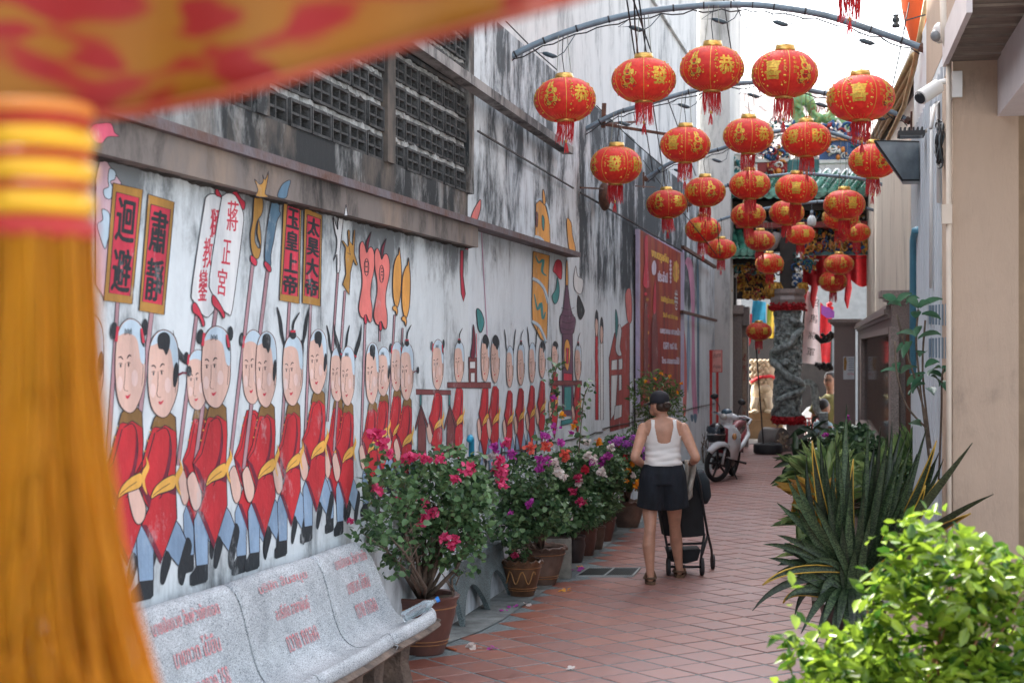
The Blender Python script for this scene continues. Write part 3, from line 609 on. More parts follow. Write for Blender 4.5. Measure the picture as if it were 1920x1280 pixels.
p.fill(Z9([(765, 165), (785, 185), (790, 240), (804, 300), (795, 335), (775, 300), (767, 240)]), 'orange'); p.done('painted_leaf', wall)
for pts, c in (([(718, 350), (742, 360), (742, 430), (730, 430), (715, 410), (703, 395)], 'sred'), ([(722, 425), (732, 470), (728, 520), (712, 545), (698, 510), (715, 480)], 'teal'), ([(805, 375), (812, 420), (838, 440), (828, 500), (800, 480), (795, 430)], 'white'), ([(815, 505), (840, 560), (842, 585), (825, 615), (812, 580)], 'black')):
    p = Paint(.0035, lw=1); p.fill(Z9(pts), c); p.done('painted_leaf', wall)
p = Paint(.022, lw=1.1)
p.fill(Z9([(762, 360), (768, 360), (770, 470), (760, 470)]), 'orange'); p.fill(Z9([(760, 470), (770, 470), (778, 540), (790, 590), (803, 610), (800, 650), (788, 680), (745, 680), (733, 640), (735, 600), (748, 570)]), 'plum')
p.fill(Z9([(745, 678), (790, 678), (795, 1040), (745, 1040)]), 'plum', False); p.fill(Z9([(760, 705), (772, 705), (780, 740), (778, 800), (768, 840), (755, 810), (753, 740)]), 'orange'); p.fill(Z9([(762, 740), (772, 740), (772, 810), (762, 810)]), 'sred', False)
p.fill(Z9([(750, 850), (788, 855), (788, 898), (750, 895)]), 'sred', False); p.fill(Z9([(753, 912), (785, 912), (785, 1015), (753, 1015)]), 'teal', False); p.fill(Z9([(740, 1062), (795, 1050), (795, 1070), (740, 1084)]), 'teal', False)
for yy in (560, 590, 620, 650): p.stroke(Z9([(740, yy), (760, yy+8), (780, yy+8), (798, yy)]), 'line', .8, True)
p.done('painted_pagoda', wall)
bar(Z9([(690, 885), (832, 885), (832, 905), (690, 905)]), .035)
# tall thin pair and red frame
ZB = lambda l: [(1020+x/2.461, 340+y/2.461) for x, y in l]
for x, t in ((243, 595), (266, 628)):
    p = Paint(.0035, lw=1); p.fill(ZB([(x-6, t+90), (x+6, t+90), (x+8, t+300), (x+8, 1100), (x-6, 1100), (x-7, t+200)]), 'white' if x > 250 else 'red', False); p.fill(ZB(ell(x, t+60, 8, 62)), 'skin', sm=False); p.fill(ZB([(x-8, t+40), (x, t-5), (x+8, t+40), (x+8, t+95), (x+4, t+50), (x-4, t+40), (x-8, t+90)]), 'black', line=False); p.done('painted_figure', wall)
p = Paint(.0035, lw=1.1); R_ = pm('frame red', (.40, .07, .06))
p.fill(ZB([(300, 815), (325, 700), (395, 645), (395, 1130), (305, 1155), (302, 960)]), R_, False)
for q in ([(312, 825), (338, 822), (338, 868), (310, 870)], [(344, 820), (362, 818), (362, 865), (344, 868)], [(310, 895), (340, 893), (330, 1060), (308, 1100)], [(345, 893), (358, 892), (358, 960), (345, 965)], [(328, 1035), (360, 1030), (358, 1085), (322, 1100)]): p.fill(ZB(q), 'white', False)
p.done('painted_frame', wall)
for q, c in (([(345, 660), (358, 690), (350, 760), (358, 800), (340, 800), (330, 760)], 'white'), ([(330, 590), (342, 640), (338, 700), (330, 720)], 'teal'), ([(375, 520), (400, 500), (405, 640), (385, 640)], 'rose')):
    p = Paint(.02, lw=.8); p.fill(ZB(q), c); p.done('painted_flag', wall)
# pink swirls right of the poster
p = Paint(.0035, lw=.8)
p.fill(ZB([(655, 360), (668, 350), (685, 380), (695, 500), (695, 700), (700, 900), (708, 1080), (690, 1080), (680, 900), (682, 700), (675, 500), (662, 400), (652, 380)]), 'mag', line=False)
p.fill(ZB([(640, 330), (650, 380), (645, 600), (655, 800), (652, 950), (640, 950)]), 'lily', line=False); p.fill(ZB([(665, 600), (675, 720), (672, 860), (664, 980), (656, 860), (660, 700)]), 'blue', line=False)
p.fill(ZB([(640, 700), (652, 720), (660, 900), (655, 1060), (642, 1060)]), 'rose', line=False); p.fill(ZB([(690, 1075), (706, 1075), (702, 1110), (694, 1110)]), 'steel', line=False); p.fill(ZB([(676, 1078), (688, 1078), (688, 1105), (680, 1105)]), 'steel', line=False)
p.fill(ZB([(705, 400), (716, 420), (716, 1000), (708, 1040), (706, 700)]), 'steel', line=False); p.done('painted_swirl', wall)
# ================================================================== RIGHT SIDE
def boxp(name, m, x0, x1, y0, y1, z0, z1, parent=None, label=None, kind=None):
    b = MB(); b.box(((x0+x1)/2, (y0+y1)/2, (z0+z1)/2), (abs(x1-x0), abs(y1-y0), abs(z1-z0))); return b.build(name, m, parent, label=label, kind=kind)
M_BEIGE = weathered('beige render', (.39, .29, .215), (.27, .205, .155), amt=.30, streak=.0, bump=.5, rough=.92)
M_LILAC = mat('lilac grey paint', (.50, .45, .44), .8, var=.06)
M_PALE = weathered('pale blue board', (.56, .59, .61), (.30, .31, .31), amt=.15, streak=.95, bump=.1)
M_BEIGE2 = weathered('far beige wall', (.52, .47, .40), (.28, .25, .21), amt=.2, streak=.97, bump=.08)
hb = thing('beige_building', 'smooth beige building corner with a plank eave at the right of the alley', 'building', (2.4, 12, 0))
XR = .83; YC = G(1787, 1256).y
cL = YP(1787, 1256, YC).x; cR = YP(1910, 1256, YC).x
boxp('corner_pier', M_BEIGE, cL, cR, YC, YC+.9, 0, 3.78, hb)
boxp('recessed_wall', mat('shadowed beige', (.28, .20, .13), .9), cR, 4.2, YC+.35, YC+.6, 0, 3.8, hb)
boxp('plinth', mat('grey plinth', (.26, .28, .29), .8), cL+.05, 4.0, YC-.10, YC+.34, 0, .06, hb)
# side wall running back (board clad, pale) and the tall block that shades the alley
boxp('side_wall', M_PALE, cL+.012, cL+.4, YC+.9, 14.6, 0, 4.55, hb)
boxp('upper_storey', M_BEIGE, cL+.01, 4.2, YC+.02, 12.9, 3.98, 12.0, hb)
boxp('inner_block', M_BEIGE, cL+.4, 4.2, YC+.9, 14.6, 0, 3.95, hb)
for k in range(14):      # vertical board laps
    y = YC+1.0+k*.27; boxp('board_lap', M_PALE, cL-.004, cL+.011, y, y+.02, .05, 3.9, hb)
M_PLK = mat('weathered plank', (.20, .165, .135), .8, var=.3, vs_=4, stretch=(1, 12, 1), bump=.3)
for k in range(7):       # eave soffit planks over the corner
    y = YC-1.55+k*.225; boxp('soffit_plank', M_PLK, cL-.03, 3.4, y, y+.215, 3.80+.03*(k-3)*-.4, 3.83+.03*(k-3)*-.4, hb)
boxp('fascia', M_LILAC, cL-.06, cL-.03, YC-1.6, YC+.05, 3.74, 3.95, hb)
bx = YP(1872, 160, YC-.05).x; boxp('eave_beam', M_LILAC, bx, bx+.9, YC-1.7, YC, YP(1872, 165, YC-1.0).z-.02, 3.78, hb)
# vertical conduit and junction box
M_PVC = mat('aged pvc', (.50, .42, .34), .5, var=.06); M_PVCB = mat('blue pvc', (.10, .30, .42), .45); M_WHT = mat('white plastic', (.66, .65, .62), .4, var=.04)
M_CAB = mat('black cable', (.02, .02, .022), .5); M_CABG = mat('grey cable', (.07, .09, .10), .5); M_GALV = mat('galvanised steel', (.22, .27, .32), .45, .55, var=.2, vs_=10)
b = MB(); b.tube([YP(1779, 1250, YC-.03), YP(1779, 95, YC-.03)], .017, 8); b.build('conduit', M_PVC, hb, smooth=True)
c = YP(1775, 402, YC-.03); boxp('junction_box', M_PVC, c.x-.03, c.x+.03, c.y-.03, c.y+.02, c.z-.06, c.z+.06, hb)
b = MB(); b.tube([YP(1768, 0, YC-.1), YP(1770, 70, YC-.1), YP(1776, 90, YC-.08), YP(1792, 70, YC-.25), YP(1812, 10, YC-.3), YP(1818, -30, YC-.3)], .02, 8); b.build('gutter_pipe', M_PVC, hb, smooth=True)
b = MB(); b.tube([XP(1712, 700, XR-.04), XP(1712, 450, XR-.04), XP(1716, 432, XR-.04), XP(1730, 430, XR+.02)], .03, 10); b.build('blue_pipe', M_PVCB, hb, smooth=True)
b = MB(); b.tube([XP(1745, 540, XR-.03), XP(1747, 200, XR-.03)], .012, 6); b.tube([XP(1760, 380, XR-.03), XP(1759, 190, XR-.03), XP(1752, 200, XR-.06), XP(1745, 240, XR-.10)], .014, 8); b.build('white_pipe', M_WHT, hb, smooth=True)
# louvres low on the board wall
for k in range(6):
    for j in range(2):
        c = XP(1744+k*6.2, 590+j*62, XR-.012); boxp('louvre', mat('blue grey slot', (.16, .22, .27), .7), c.x-.01, c.x+.005, c.y-.03, c.y+.03, c.z-.07, c.z+.07, hb)
# small things fixed to the wall: each its own
t = thing('security_camera', 'white bullet security camera on the pale wall at the upper right', 'camera', XP(1760, 160, XR))
b = MB(); c = XP(1741, 170, XR-.16); b.tube([c+Vector((.06, .04, .03)), c+Vector((-.05, -.045, -.05))], [.047, .047], 14); b.build('housing', M_WHT, t, smooth=True, sharp=40)
b = MB(); b.tube([c+Vector((-.05, -.045, -.05)), c+Vector((-.058, -.053, -.058))], .036, 14); b.build('lens', mat('glass black', (.01, .01, .012), .1), t)
b = MB(); b.tube([c+Vector((.06, .04, .05)), c+Vector((.10, .04, .06)), c+Vector((.2, .04, .05))], .018, 8); b.box(c+Vector((.17, .03, .03)), (.06, .13, .16)); b.build('bracket', M_WHT, t)
t = thing('security_camera', 'small dome camera under the white boards at the top right corner', 'camera', XP(1762, 65, XR))
c = XP(1762, 62, XR-.05); b = MB(); b.ball(c, (.05, .06, .07)); b.tube([c, c+Vector((.08, 0, -.06))], .02, 8); b.build('housing', M_WHT, t, smooth=True); b = MB(); b.ball(c+Vector((-.02, -.02, -.02)), .042); b.build('lens', mat('grey glass', (.25, .27, .28), .15), t, smooth=True)
t = thing('floodlight', 'black ribbed floodlight on a short arm above the metal lamp box', 'floodlight', XP(1712, 248, XR))
c = XP(1708, 252, XR-.13); b = MB(); b.box(c, (.20, .20, .035)); b.build('lamp_body', mat('black metal', (.02, .022, .024), .45), t)
for k in range(6): b = MB(); b.box(c+Vector((-.08+k*.032, 0, .03)), (.012, .18, .03)); b.build('cooling_fin', MC['black metal'], t)
b = MB(); b.box(c+Vector((0, 0, -.02)), (.17, .17, .008)); b.build('glass', MC['grey glass'], t)
b = MB(); b.tube([c+Vector((.08, 0, 0)), c+Vector((.2, -.01, .08)), c+Vector((.2, -.02, .22))], .013, 6); b.build('arm', M_PVC, t, smooth=True)
t = thing('lamp_box', 'galvanised metal lamp shade with a slanted glass front on the right wall', 'lamp', XP(1723, 300, XR))
d0 = depth(XP(1723, 300, XR-.02)); q = [P(1640, 264, d0-.25), P(1723, 266, d0-.0), P(1723, 338, d0-.0), P(1692, 338, d0-.1)]
b = MB(); off = Vector((0.02, .34, 0)); b.prism(q, off); b.build('shade', mat('galvanised sheet', (.30, .35, .38), .35, .75, var=.2, vs_=5), t, clean=True)
b = MB(); b.tube([q[0], q[3]], .012, 4); b.tube([q[3], q[2]], .01, 4); b.tube([q[0], q[1]], .008, 4); b.build('rim', mat('black metal', (.02, .022, .024), .45), t)
t = thing('cable_coil', 'coil of black cable hanging on the pale wall', 'cable', XP(1760, 268, XR))
c = XP(1763, 266, XR-.04)
for k in range(9):
    r = random.uniform(.08, .125); o = Vector((random.uniform(-.02, .01), random.uniform(-.02, .02), random.uniform(-.03, .03))); b = MB()
    b.tube([c+o+Vector((math.sin(3*a+k)*.012, math.cos(a)*r*.9, math.sin(a)*r*1.25)) for a in [2*PI*i/22 for i in range(23)]], .0055, 5); b.build('cable_loop', M_CAB if k % 2 else M_CABG, t, smooth=True)
t = thing('insulator', 'black porcelain insulator on an iron arm against the sky', 'insulator', P(1685, 40, 12.9))
c = P(1680, 40, 12.9); b = MB(); b.lathe(c+Vector((0, 0, -.05)), [(0, 0), (.03, 0), (.032, .02), (.015, .035), (.03, .05), (.03, .07), (.015, .085), (.03, .1), (0, .105)], 12); b.build('spool', mat('dark porcelain', (.03, .04, .045), .2), t, smooth=True)
b = MB(); b.tube([c+Vector((0, 0, .07)), c+Vector((.07, 0, .07)), c+Vector((.07, 0, -.07)), c+Vector((0, 0, -.07))], .005, 5); b.tube([c+Vector((.07, 0, 0)), P(1735, 28, 12.9)], .006, 5); b.build('arm', M_CAB, t)
t = thing('orange_balloon_lantern', 'huge plain orange lantern cut by the top edge above the right wall', 'lantern', P(1740, -40, 14.3))
c = P(1752, -60, 14.3); b = MB(); b.ball(c, (.31, .31, .88), 28, 16); b.build('shell', mat('orange nylon', (.80, .13, .03), .5, var=.04), t, smooth=True)
# far beige wall with lean-to roof
fb = thing('far_building', 'plain beige wall with a sloping bamboo edged tin roof beyond the pale boards', 'building', (1.6, 22, 0))
xf = XR+.10; pa, pb = XP(1625, 312, xf), XP(1712, 205, xf)
b = MB(); b.prism([(xf, 14.62, 0), (xf, pa.y, 0), (xf, pa.y, pa.z), (xf, 14.62, pb.z)], (1.6, 0, 0)); b.build('wall', M_BEIGE2, fb, clean=True)
for k in range(3):
    b = MB(); o = Vector((-.06-.03*k, 0, .05+k*.05)); b.tube([Vector((xf, pa.y, pa.z))+o, Vector((xf, 14.3, pb.z))+o], .028, 6); b.build('bamboo_pole', mat('bamboo', (.42, .29, .14), .55, var=.2), fb, smooth=True)
M_TIN = mat('old tin', (.17, .165, .15), .7, .3, var=.4, vs_=3, stretch=(1, 4, 1))
for k in range(8):
    u = k/8; a = Vector((xf, 14.3+(pa.y-14.3)*u, pb.z+(pa.z-pb.z)*u+.16)); e = Vector((xf, 14.3+(pa.y-14.3)*(u+.13), pb.z+(pa.z-pb.z)*(u+.13)+.16))
    b = MB(); b.prism([a+Vector((-.12, 0, 0)), e+Vector((-.12, 0, 0)), e+Vector((1.6, 0, .55)), a+Vector((1.6, 0, .55))], (0, 0, .02)); b.build('roof_sheet', M_TIN, fb)
b = MB(); b.prism([Vector((xf+.0, 14.62, pb.z+.02)), Vector((xf, pa.y, pa.z+.02)), Vector((xf, pa.y, pa.z+.35)), Vector((xf, 14.62, pb.z+.55))], (.03, 0, 0)); b.build('gable_sheet', M_TIN, fb)
b = MB(); b.tube([P(1737, 0, 12.9), P(1715, 120, 13.2), P(1695, 200, 14), P(1665, 262, 15.5)], .022, 6); b.build('bamboo_pole', MC['bamboo'], hb, smooth=True)
# granite gate wall
M_GR = mat('brown granite', (.25, .195, .175), .45, var=.35, vs_=90, bump=.05)
M_GR2 = mat('brown granite cap', (.28, .23, .21), .4, var=.3, vs_=80)
gw = thing('granite_wall', 'polished brown granite wall with posts and a lattice window at the right', 'wall', (1, 24, 0)); xg = .72
zt = 2.42
def gpost(name, xl, xr, y0, ycap, w=.0):
    pl = YP(xl, 700, y0).x; pr = YP(xr, 700, y0).x; zc = YP(xl, ycap, y0).z; b = MB(); dp = .4
    b.box(((pl+pr)/2, y0+dp/2, (zc-.1)/2), (pr-pl, dp, zc-.1)); o = b.build(name, M_GR, gw)
    for k, (e, z0, z1) in enumerate(((.03, -.13, -.10), (.07, -.10, -.065), (.11, -.065, 0))):
        b = MB(); b.box(((pl+pr)/2, y0+dp/2, zc+(z0+z1)/2), (pr-pl+2*e, dp+2*e, z1-z0)); b.build('moulding', M_GR2, gw)
gpost('post', 1672, 1732, 16.2, 545); gpost('post', 1564, 1604, 30.6, 598)
boxp('wall_base', M_GR, xg, xg+.28, 16.6, 30.6, 0, .72, gw); boxp('wall_top', M_GR, xg, xg+.28, 16.6, 30.6, 2.2, zt-.1, gw)
for k, (e, z0, z1) in enumerate(((.03, .0, .04), (.07, .04, .09), (.05, .09, .13))): boxp('cornice', M_GR2, xg-e, xg+.28+e, 16.6, 30.6, zt-.13+z0, zt-.13+z1, gw)
ya, yb = XP(1672, 700, xg).y, XP(1617, 700, xg).y
boxp('wall_panel', M_GR, xg, xg+.28, yb, 30.6, .72, 2.2, gw)
boxp('window_frame', M_GR2, xg-.03, xg+.05, ya-.4, ya-.0, .72, 2.2, gw); boxp('window_frame', M_GR2, xg-.03, xg+.05, yb-.05, yb+.15, .72, 2.2, gw)
boxp('window_frame', M_GR2, xg-.035, xg+.05, ya, yb, 2.13, 2.2, gw); boxp('window_sill', M_GR2, xg-.05, xg+.05, ya, yb, .70, .78, gw)
boxp('back_panel', mat('brick red backing', (.13, .055, .035), .8), xg+.12, xg+.16, ya-.4, yb, .78, 2.13, gw)
M_LAT = mat('lattice bronze', (.22, .13, .08), .5, .3)
lt = MB(); n = 30
for k in range(n+1): y = ya+(yb-ya)*k/n; lt.box((xg+.08, y, 1.455), (.014, .022, 1.35))
lt2 = MB()
for k in range(26): lt2.box((xg+.09, (ya+yb)/2, .80+k*.053), (.012, yb-ya, .010))
lt.build('lattice_bar', M_LAT, gw, kind='stuff'); lt2.build('lattice_rail', M_LAT, gw, kind='stuff')
gl = boxp('glass', mat('window glass', (.02, .02, .02), .04, alpha=.30, spec=.9), xg+.03, xg+.034, ya, yb, .78, 2.13, gw)
# notice on the far post
def pquad(q, mapf, m, name, parent=None, th=None):
    b = MB(); b.use(m); b.poly([mapf(*p) for p in q]); return b.build(name, None, parent)
t = thing('paper_notice', 'white paper notice with a gold figure and red heading on the granite post', 'notice', YP(1592, 690, 30.55))
mp = lambda x, y, o=0: YP(x, y, 30.585-o)
p = Paint(mp=lambda x, y, o: YP(x, y, 30.59-o), lw=.1); p.fill([(1581, 668), (1602, 668), (1602, 711), (1581, 711)], 'white', False, False); p.done('sheet', t)
p = Paint(.012, mp=lambda x, y, o: YP(x, y, 30.588-o*2), lw=.1); p.fill([(1582, 672), (1586, 668), (1588, 680), (1586, 694), (1582, 694)], 'gold', False, False)
for y in (672, 676, 680, 684, 688, 693): p.fill([(1590+(y % 3), y), (1601, y), (1601, y+1), (1590+(y % 3), y+1)], 'steel', False, False)
p.text('ขอ', [(1589, 699), (1593, 699), (1593, 703), (1589, 703)], 'sred'); p.text('ห้าม', [(1595, 698), (1601, 698), (1601, 703), (1595, 703)], 'sred'); p.done('print', t)
for k in range(2):
    c = YP(1724+k*2, 585+k*3, 16.15)
# blue sticker reflected in the window
# ================================================================== TEMPLE
tp = thing('temple_gate', 'ornate temple gate with green glazed roof and a carved dragon column', 'temple', P(1500, 850, 31.5))
YT = 31.6
def tpx(x, y, dy=0): return YP(x, y, YT+dy)
def tbox(name, m, x0, y0, x1, y1, dy, th, parent=tp, label=None):
    a, b = tpx(x0, y0, dy), tpx(x1, y1, dy); return boxp(name, m, a.x, b.x, YT+dy, YT+dy+th, b.z, a.z, parent, label)
M_STN = mat('grey carved stone', (.32, .37, .355), .65, var=.5, vs_=14, bump=.5, bs=40)
M_STP = mat('brown stone', (.20, .165, .15), .6, var=.2, vs_=30)
M_GOLD = mat('gilt carving', (.55, .30, .06), .35, .7, var=.4, vs_=30, bump=.4, bs=80)
M_GRN = mat('green glaze', (.035, .17, .11), .18, var=.35, vs_=6, var2=(.01, .06, .05))
M_GRN2 = mat('pale green glaze', (.10, .30, .22), .2, var=.3)
M_DKW = mat('dark lacquer', (.022, .016, .014), .5, var=.4)
M_REDL = mat('red lacquer', (.30, .015, .012), .4, var=.2); M_BLU = mat('blue enamel', (.01, .07, .20), .35, var=.3); M_TEALM = mat('teal enamel', (.02, .15, .15), .35, var=.3)
M_CREAM = mat('cream ceramic', (.62, .60, .55), .5, var=.1); M_ORG = mat('orange ceramic', (.60, .20, .03), .4, var=.2); M_RCL = mat('red cloth', (.50, .012, .02), .75, var=.18, vs_=8)
CAR = [M_GOLD, M_BLU, M_REDL, M_TEALM, M_CREAM, M_ORG]
def carving(name, x0, y0, x1, y1, dy, n, size, mats, parent=tp, deep=.12):
    """band of carved relief: many small scrolls and knobs"""
    b = MB()
    for k in range(n):
        x, y = random.uniform(x0, x1), random.uniform(y0, y1); c = tpx(x, y, dy); c.y -= random.uniform(0, deep); b.use(random.choice(mats)); r = size*random.uniform(.5, 1.4)
        if random.random() < .55:
            a0 = random.uniform(0, 6.28); s = random.choice((-1, 1)); R = Euler((random.uniform(-.4, .4), random.uniform(-.3, .3), 0)).to_matrix()
            b.tube([c+R @ Vector((math.cos(a0+s*t)*r*(1-t/6), 0, math.sin(a0+s*t)*r*(1-t/6))) for t in [i*.7 for i in range(7)]], [r*.22]*4+[r*.2, r*.15, r*.06], 5)
        else: b.ball(c, (r*.45, r*.3, r*random.uniform(.3, .7)), 6, 4)
    return b.build(name, None, parent, smooth=True, kind='stuff')
# pilaster and columns
tbox('pilaster', M_STP, 1358, 572, 1390, 838, .1, .5); tbox('pilaster_capital', M_GR2, 1355, 572, 1394, 588, .02, .6)
tbox('pilaster', M_STP, 1390, 585, 1403, 838, .3, .3); tbox('inscribed_strip', mat('inscription stone', (.40, .30, .22), .6, var=.3, vs_=60), 1392, 632, 1400, 800, .27, .03)
carving('inscription', 1394, 635, 1398, 795, .26, 30, .025, [M_REDL], deep=.01)
tbox('pilaster', M_STP, 1390, 575, 1405, 610, .15, .4)
dc = thing_parent = None
cc = P(1477, 840, 30.9); cc.z = 0; rc = .245
def cz(y): return P(1477, y, 30.9).z
dcol = MB(); prof = [(rc*1.0, cz(795)), (rc*.98, cz(760)), (rc*1.0, cz(700)), (rc*.97, cz(640)), (rc*1.0, cz(582))]
dcol.lathe(cc, prof, 28); dc = dcol.build('dragon_column', M_STN, tp, smooth=True)
b = MB()
def onc(th, y, r=rc): return cc+Vector((r*math.sin(th), -r*math.cos(th), 0))+Vector((0, 0, cz(y)))
pts = []; rr = []
for i in range(70):
    t = i/69; th = -.2+1.25*math.sin(t*11+.3)+.35*math.sin(t*29); y = 600+t*178; pts.append(onc(th, y, rc+.035)); rr.append(.062*(1-abs(t-.45)*1.0)+.02)
b.tube(pts, rr, 8)
for i in range(4, 66): # scales / spines along the body
    p_ = pts[i]; o = (p_-cc-Vector((0, 0, p_.z))).normalized(); b.ball(p_+o*rr[i]*.8+Vector((0, 0, random.uniform(-.02, .02))), (.02, .02, .028), 5, 4)
for k in range(330): # clouds, waves and rocks in relief
    th, y = random.uniform(-1.6, 1.6), random.uniform(585, 793); c = onc(th, y, rc+.01); r = random.uniform(.03, .075); a0 = random.uniform(0, 6)
    tg = Vector((math.cos(th), math.sin(th), 0)); b.tube([c+tg*math.cos(a0+t)*r*(1-t/7)+Vector((0, 0, math.sin(a0+t)*r*(1-t/7))) for t in [i*.8 for i in range(6)]], [r*.35, r*.33, r*.3, r*.28, r*.2, r*.1], 5)
hd = onc(-.1, 678, rc+.07); b.ball(hd, (.09, .06, .07), 8, 6); b.ball(hd+Vector((.0, -.05, -.03)), (.05, .05, .035)); b.tube([hd+Vector((-.03, 0, .05)), hd+Vector((-.09, 0, .13))], [.015, .004], 5); b.tube([hd+Vector((.03, 0, .05)), hd+Vector((.09, 0, .13))], [.015, .004], 5)
b.build('dragon_relief', M_STN, dc, smooth=True)
b = MB(); b.lathe(cc, [(.30, cz(582)), (.29, cz(578)), (.34, cz(572)), (.36, cz(562)), (.33, cz(555)), (.36, cz(550)), (.36, cz(542)), (0, cz(542))], 8, a0=PI/8, a1=PI/8+2*PI); b.build('capital', M_GR2, tp)
def garland(y, r0):
    b = MB()
    for k in range(240):
        th = random.uniform(-PI, PI); p_ = onc(th, y+random.uniform(-7, 7), r0+random.uniform(-.02, .035)); R = Euler((random.uniform(0, 6), random.uniform(0, 6), 0)).to_matrix(); s = random.uniform(.025, .05)
        b.add([p_+R @ Vector(v)*s for v in ((-.5, -.5, 0), (.5, -.5, .2), (.6, .5, 0), (-.5, .6, .25))], [(0, 1, 2), (0, 2, 3)])
    b.lathe(cc, [(r0-.02, cz(y+7)), (r0+.02, cz(y)), (r0-.02, cz(y-7))], 20); return b.build('garland', mat('red garland', (.42, .008, .015), .8, var=.3, vs_=30), tp)
garland(575, .325); garland(787, .30)
boxp('plinth', M_STP, cc.x-.02, cc.x+.32, cc.y-.25, cc.y+.3, 0, cz(795), tp); boxp('base_slab', M_STP, cc.x-.45, cc.x+.4, cc.y-.35, cc.y+.4, 0.004, .07, tp)
b = MB(); c = P(1454, 826, 30.5); b.tube([c+Vector((-.20, .12, 0)), c+Vector((.13, -.08, 0))], .255, 24); b.build('drum_stone', mat('grey drum stone', (.19, .17, .155), .4, var=.15), tp, smooth=True, sharp=40)
b = MB(); 
for k in range(26): a0 = random.uniform(0, 6.28); r = random.uniform(.03, .2); b.ball(c+Vector((.14, -.085, 0))+Vector((.5, .84, 0))*r*math.cos(a0)+Vector((0, 0, r*math.sin(a0))), .028, 6, 4)
b.build('drum_carving', mat('carved tan stone', (.36, .28, .20), .7, var=.3, vs_=20), tp, smooth=True)
# dark inner timber, beams, carvings
tbox('side_post', M_DKW, 1358, 470, 1380, 572, .3, .4); tbox('post', M_DKW, 1462, 430, 1492, 545, .0, .3)
tbox('ceiling', M_DKW, 1352, 362, 1640, 470, .9, .5); tbox('beam', M_DKW, 1352, 378, 1640, 392, .0, .3); tbox('beam', M_REDL, 1380, 418, 1640, 424, .1, .3)
tbox('beam', M_DKW, 1352, 484, 1500, 494, .05, .3); tbox('beam', M_TEALM, 1500, 472, 1640, 477, .0, .2); tbox('back_wall', M_DKW, 1380, 490, 1450, 560, 1.4, .2)
carving('carved_frieze', 1378, 496, 1465, 512, .02, 120, .06, [M_GOLD, M_GOLD, M_DKW, M_REDL, M_TEALM])
carving('carved_frieze', 1500, 455, 1640, 472, .02, 150, .07, [M_GOLD, M_GOLD, M_BLU, M_REDL, M_ORG])
carving('carved_frieze', 1378, 515, 1450, 545, 1.2, 110, .07, [M_GOLD, M_DKW, M_REDL, M_GOLD]); carving('carved_bracket', 1490, 475, 1530, 510, .0, 70, .07, [M_GOLD, M_BLU, M_TEALM, M_CREAM])
carving('carved_bracket', 1395, 545, 1460, 560, .4, 70, .06, [M_GOLD, M_REDL, M_GOLD]); carving('carved_frieze', 1435, 400, 1620, 455, .5, 200, .07, CAR+[M_DKW, M_DKW, M_GOLD]); carving('carved_frieze', 1355, 392, 1400, 420, .4, 50, .06, CAR)
b = MB(); b.tube([tpx(1378, 520, .0), tpx(1385, 508, .0), tpx(1400, 505, 0), tpx(1420, 503, 0), tpx(1440, 510, 0), tpx(1450, 520, 0)], .03, 6); b.build('arch_trim', M_CREAM, tp, smooth=True)
tbox('painted_panel', M_BLU, 1486, 512, 1504, 537, -.02, .1); carving('carved_frieze', 1488, 514, 1502, 535, -.06, 26, .06, [M_CREAM, M_BLU], deep=.02)
for x, y, r in ((1451, 545, .16), (1358, 545, .13), (1505, 540, .10)):
    c = tpx(x, y, -.3); b = MB(); b.lathe(c+Vector((0, 0, -r*1.1)), [(0, 0), (r*.4, .02), (r*.95, r*.5), (r, r), (r*.7, r*1.5), (r*.9, r*1.9), (r*.3, r*2.2), (0, r*2.2)], 8)
    for k in range(8): a0 = k*PI/4; b.tube([c+Vector((math.cos(a0)*r*.6, math.sin(a0)*r*.6, -r)), c+Vector((math.cos(a0)*r*1.15, math.sin(a0)*r*1.15, 0)), c+Vector((math.cos(a0)*r*.7, math.sin(a0)*r*.7, r))], r*.12, 5)
    b.build('hanging_lotus', M_GOLD, tp, smooth=True)
# roofs
def tiled(x0, x1, ytop, ybot, dyt, dyb, n, lean=0.0, r=.075):
    a, bq = tpx(x0, ybot, dyb), tpx(x1, ybot, dyb); c, dq = tpx(x0+lean, ytop, dyt), tpx(x1+lean, ytop, dyt)
    b = MB(); b.prism([a, bq, dq, c], (0, 0, -.08)); b.build('roof_slope', M_GRN, tp, clean=True)
    for k in range(n):
        u = (k+.5)/n; p0 = a.lerp(bq, u); p1 = c.lerp(dq, u); b = MB(); m = 7
        for j in range(m): s0 = p0.lerp(p1, j/m); s1 = p0.lerp(p1, (j+1.08)/m); b.tube([s0+Vector((0, 0, .02)), s1+Vector((0, 0, .035))], [r*1.04, r*.9], 10)
        b.build('roof_tile', M_GRN if k % 3 else M_GRN2, tp, smooth=True, sharp=50)
        b = MB(); b.tube([p0+Vector((0, -.03, .02)), p0+Vector((0, .02, .02))], r*1.12, 12); b.tube([p0+Vector((0, -.035, .02)), p0+Vector((0, -.03, .02))], r*.7, 10); b.build('tile_cap', M_GRN2, tp)
        if k < n-1:
            pm_ = a.lerp(bq, (k+1)/n); b = MB(); b.lathe(pm_+Vector((0, -.0, -.02)), [(0, 0), (r*1.2, 0), (r*1.25, -.012)], 12, a0=PI, a1=2*PI, axis=(0, -1, 0)); b.build('drip_tile', M_GRN2, tp)
            for j in range(9): pass
        fl = MB()
        for j in range(12):
            s0 = p0.lerp(p1, j/12)+Vector(((bq-a).x/n/2, 0, 0)); fl.box(s0+Vector((0, 0, .012)), ((bq-a).x/n*.7, .12, .018))
        fl.build('pan_tile', M_GRN2, tp)
tiled(1352, 1625, 325, 362, 1.1, -.5, 15, lean=28)
tiled(1362, 1440, 425, 474, .5, -.55, 6, lean=-10)
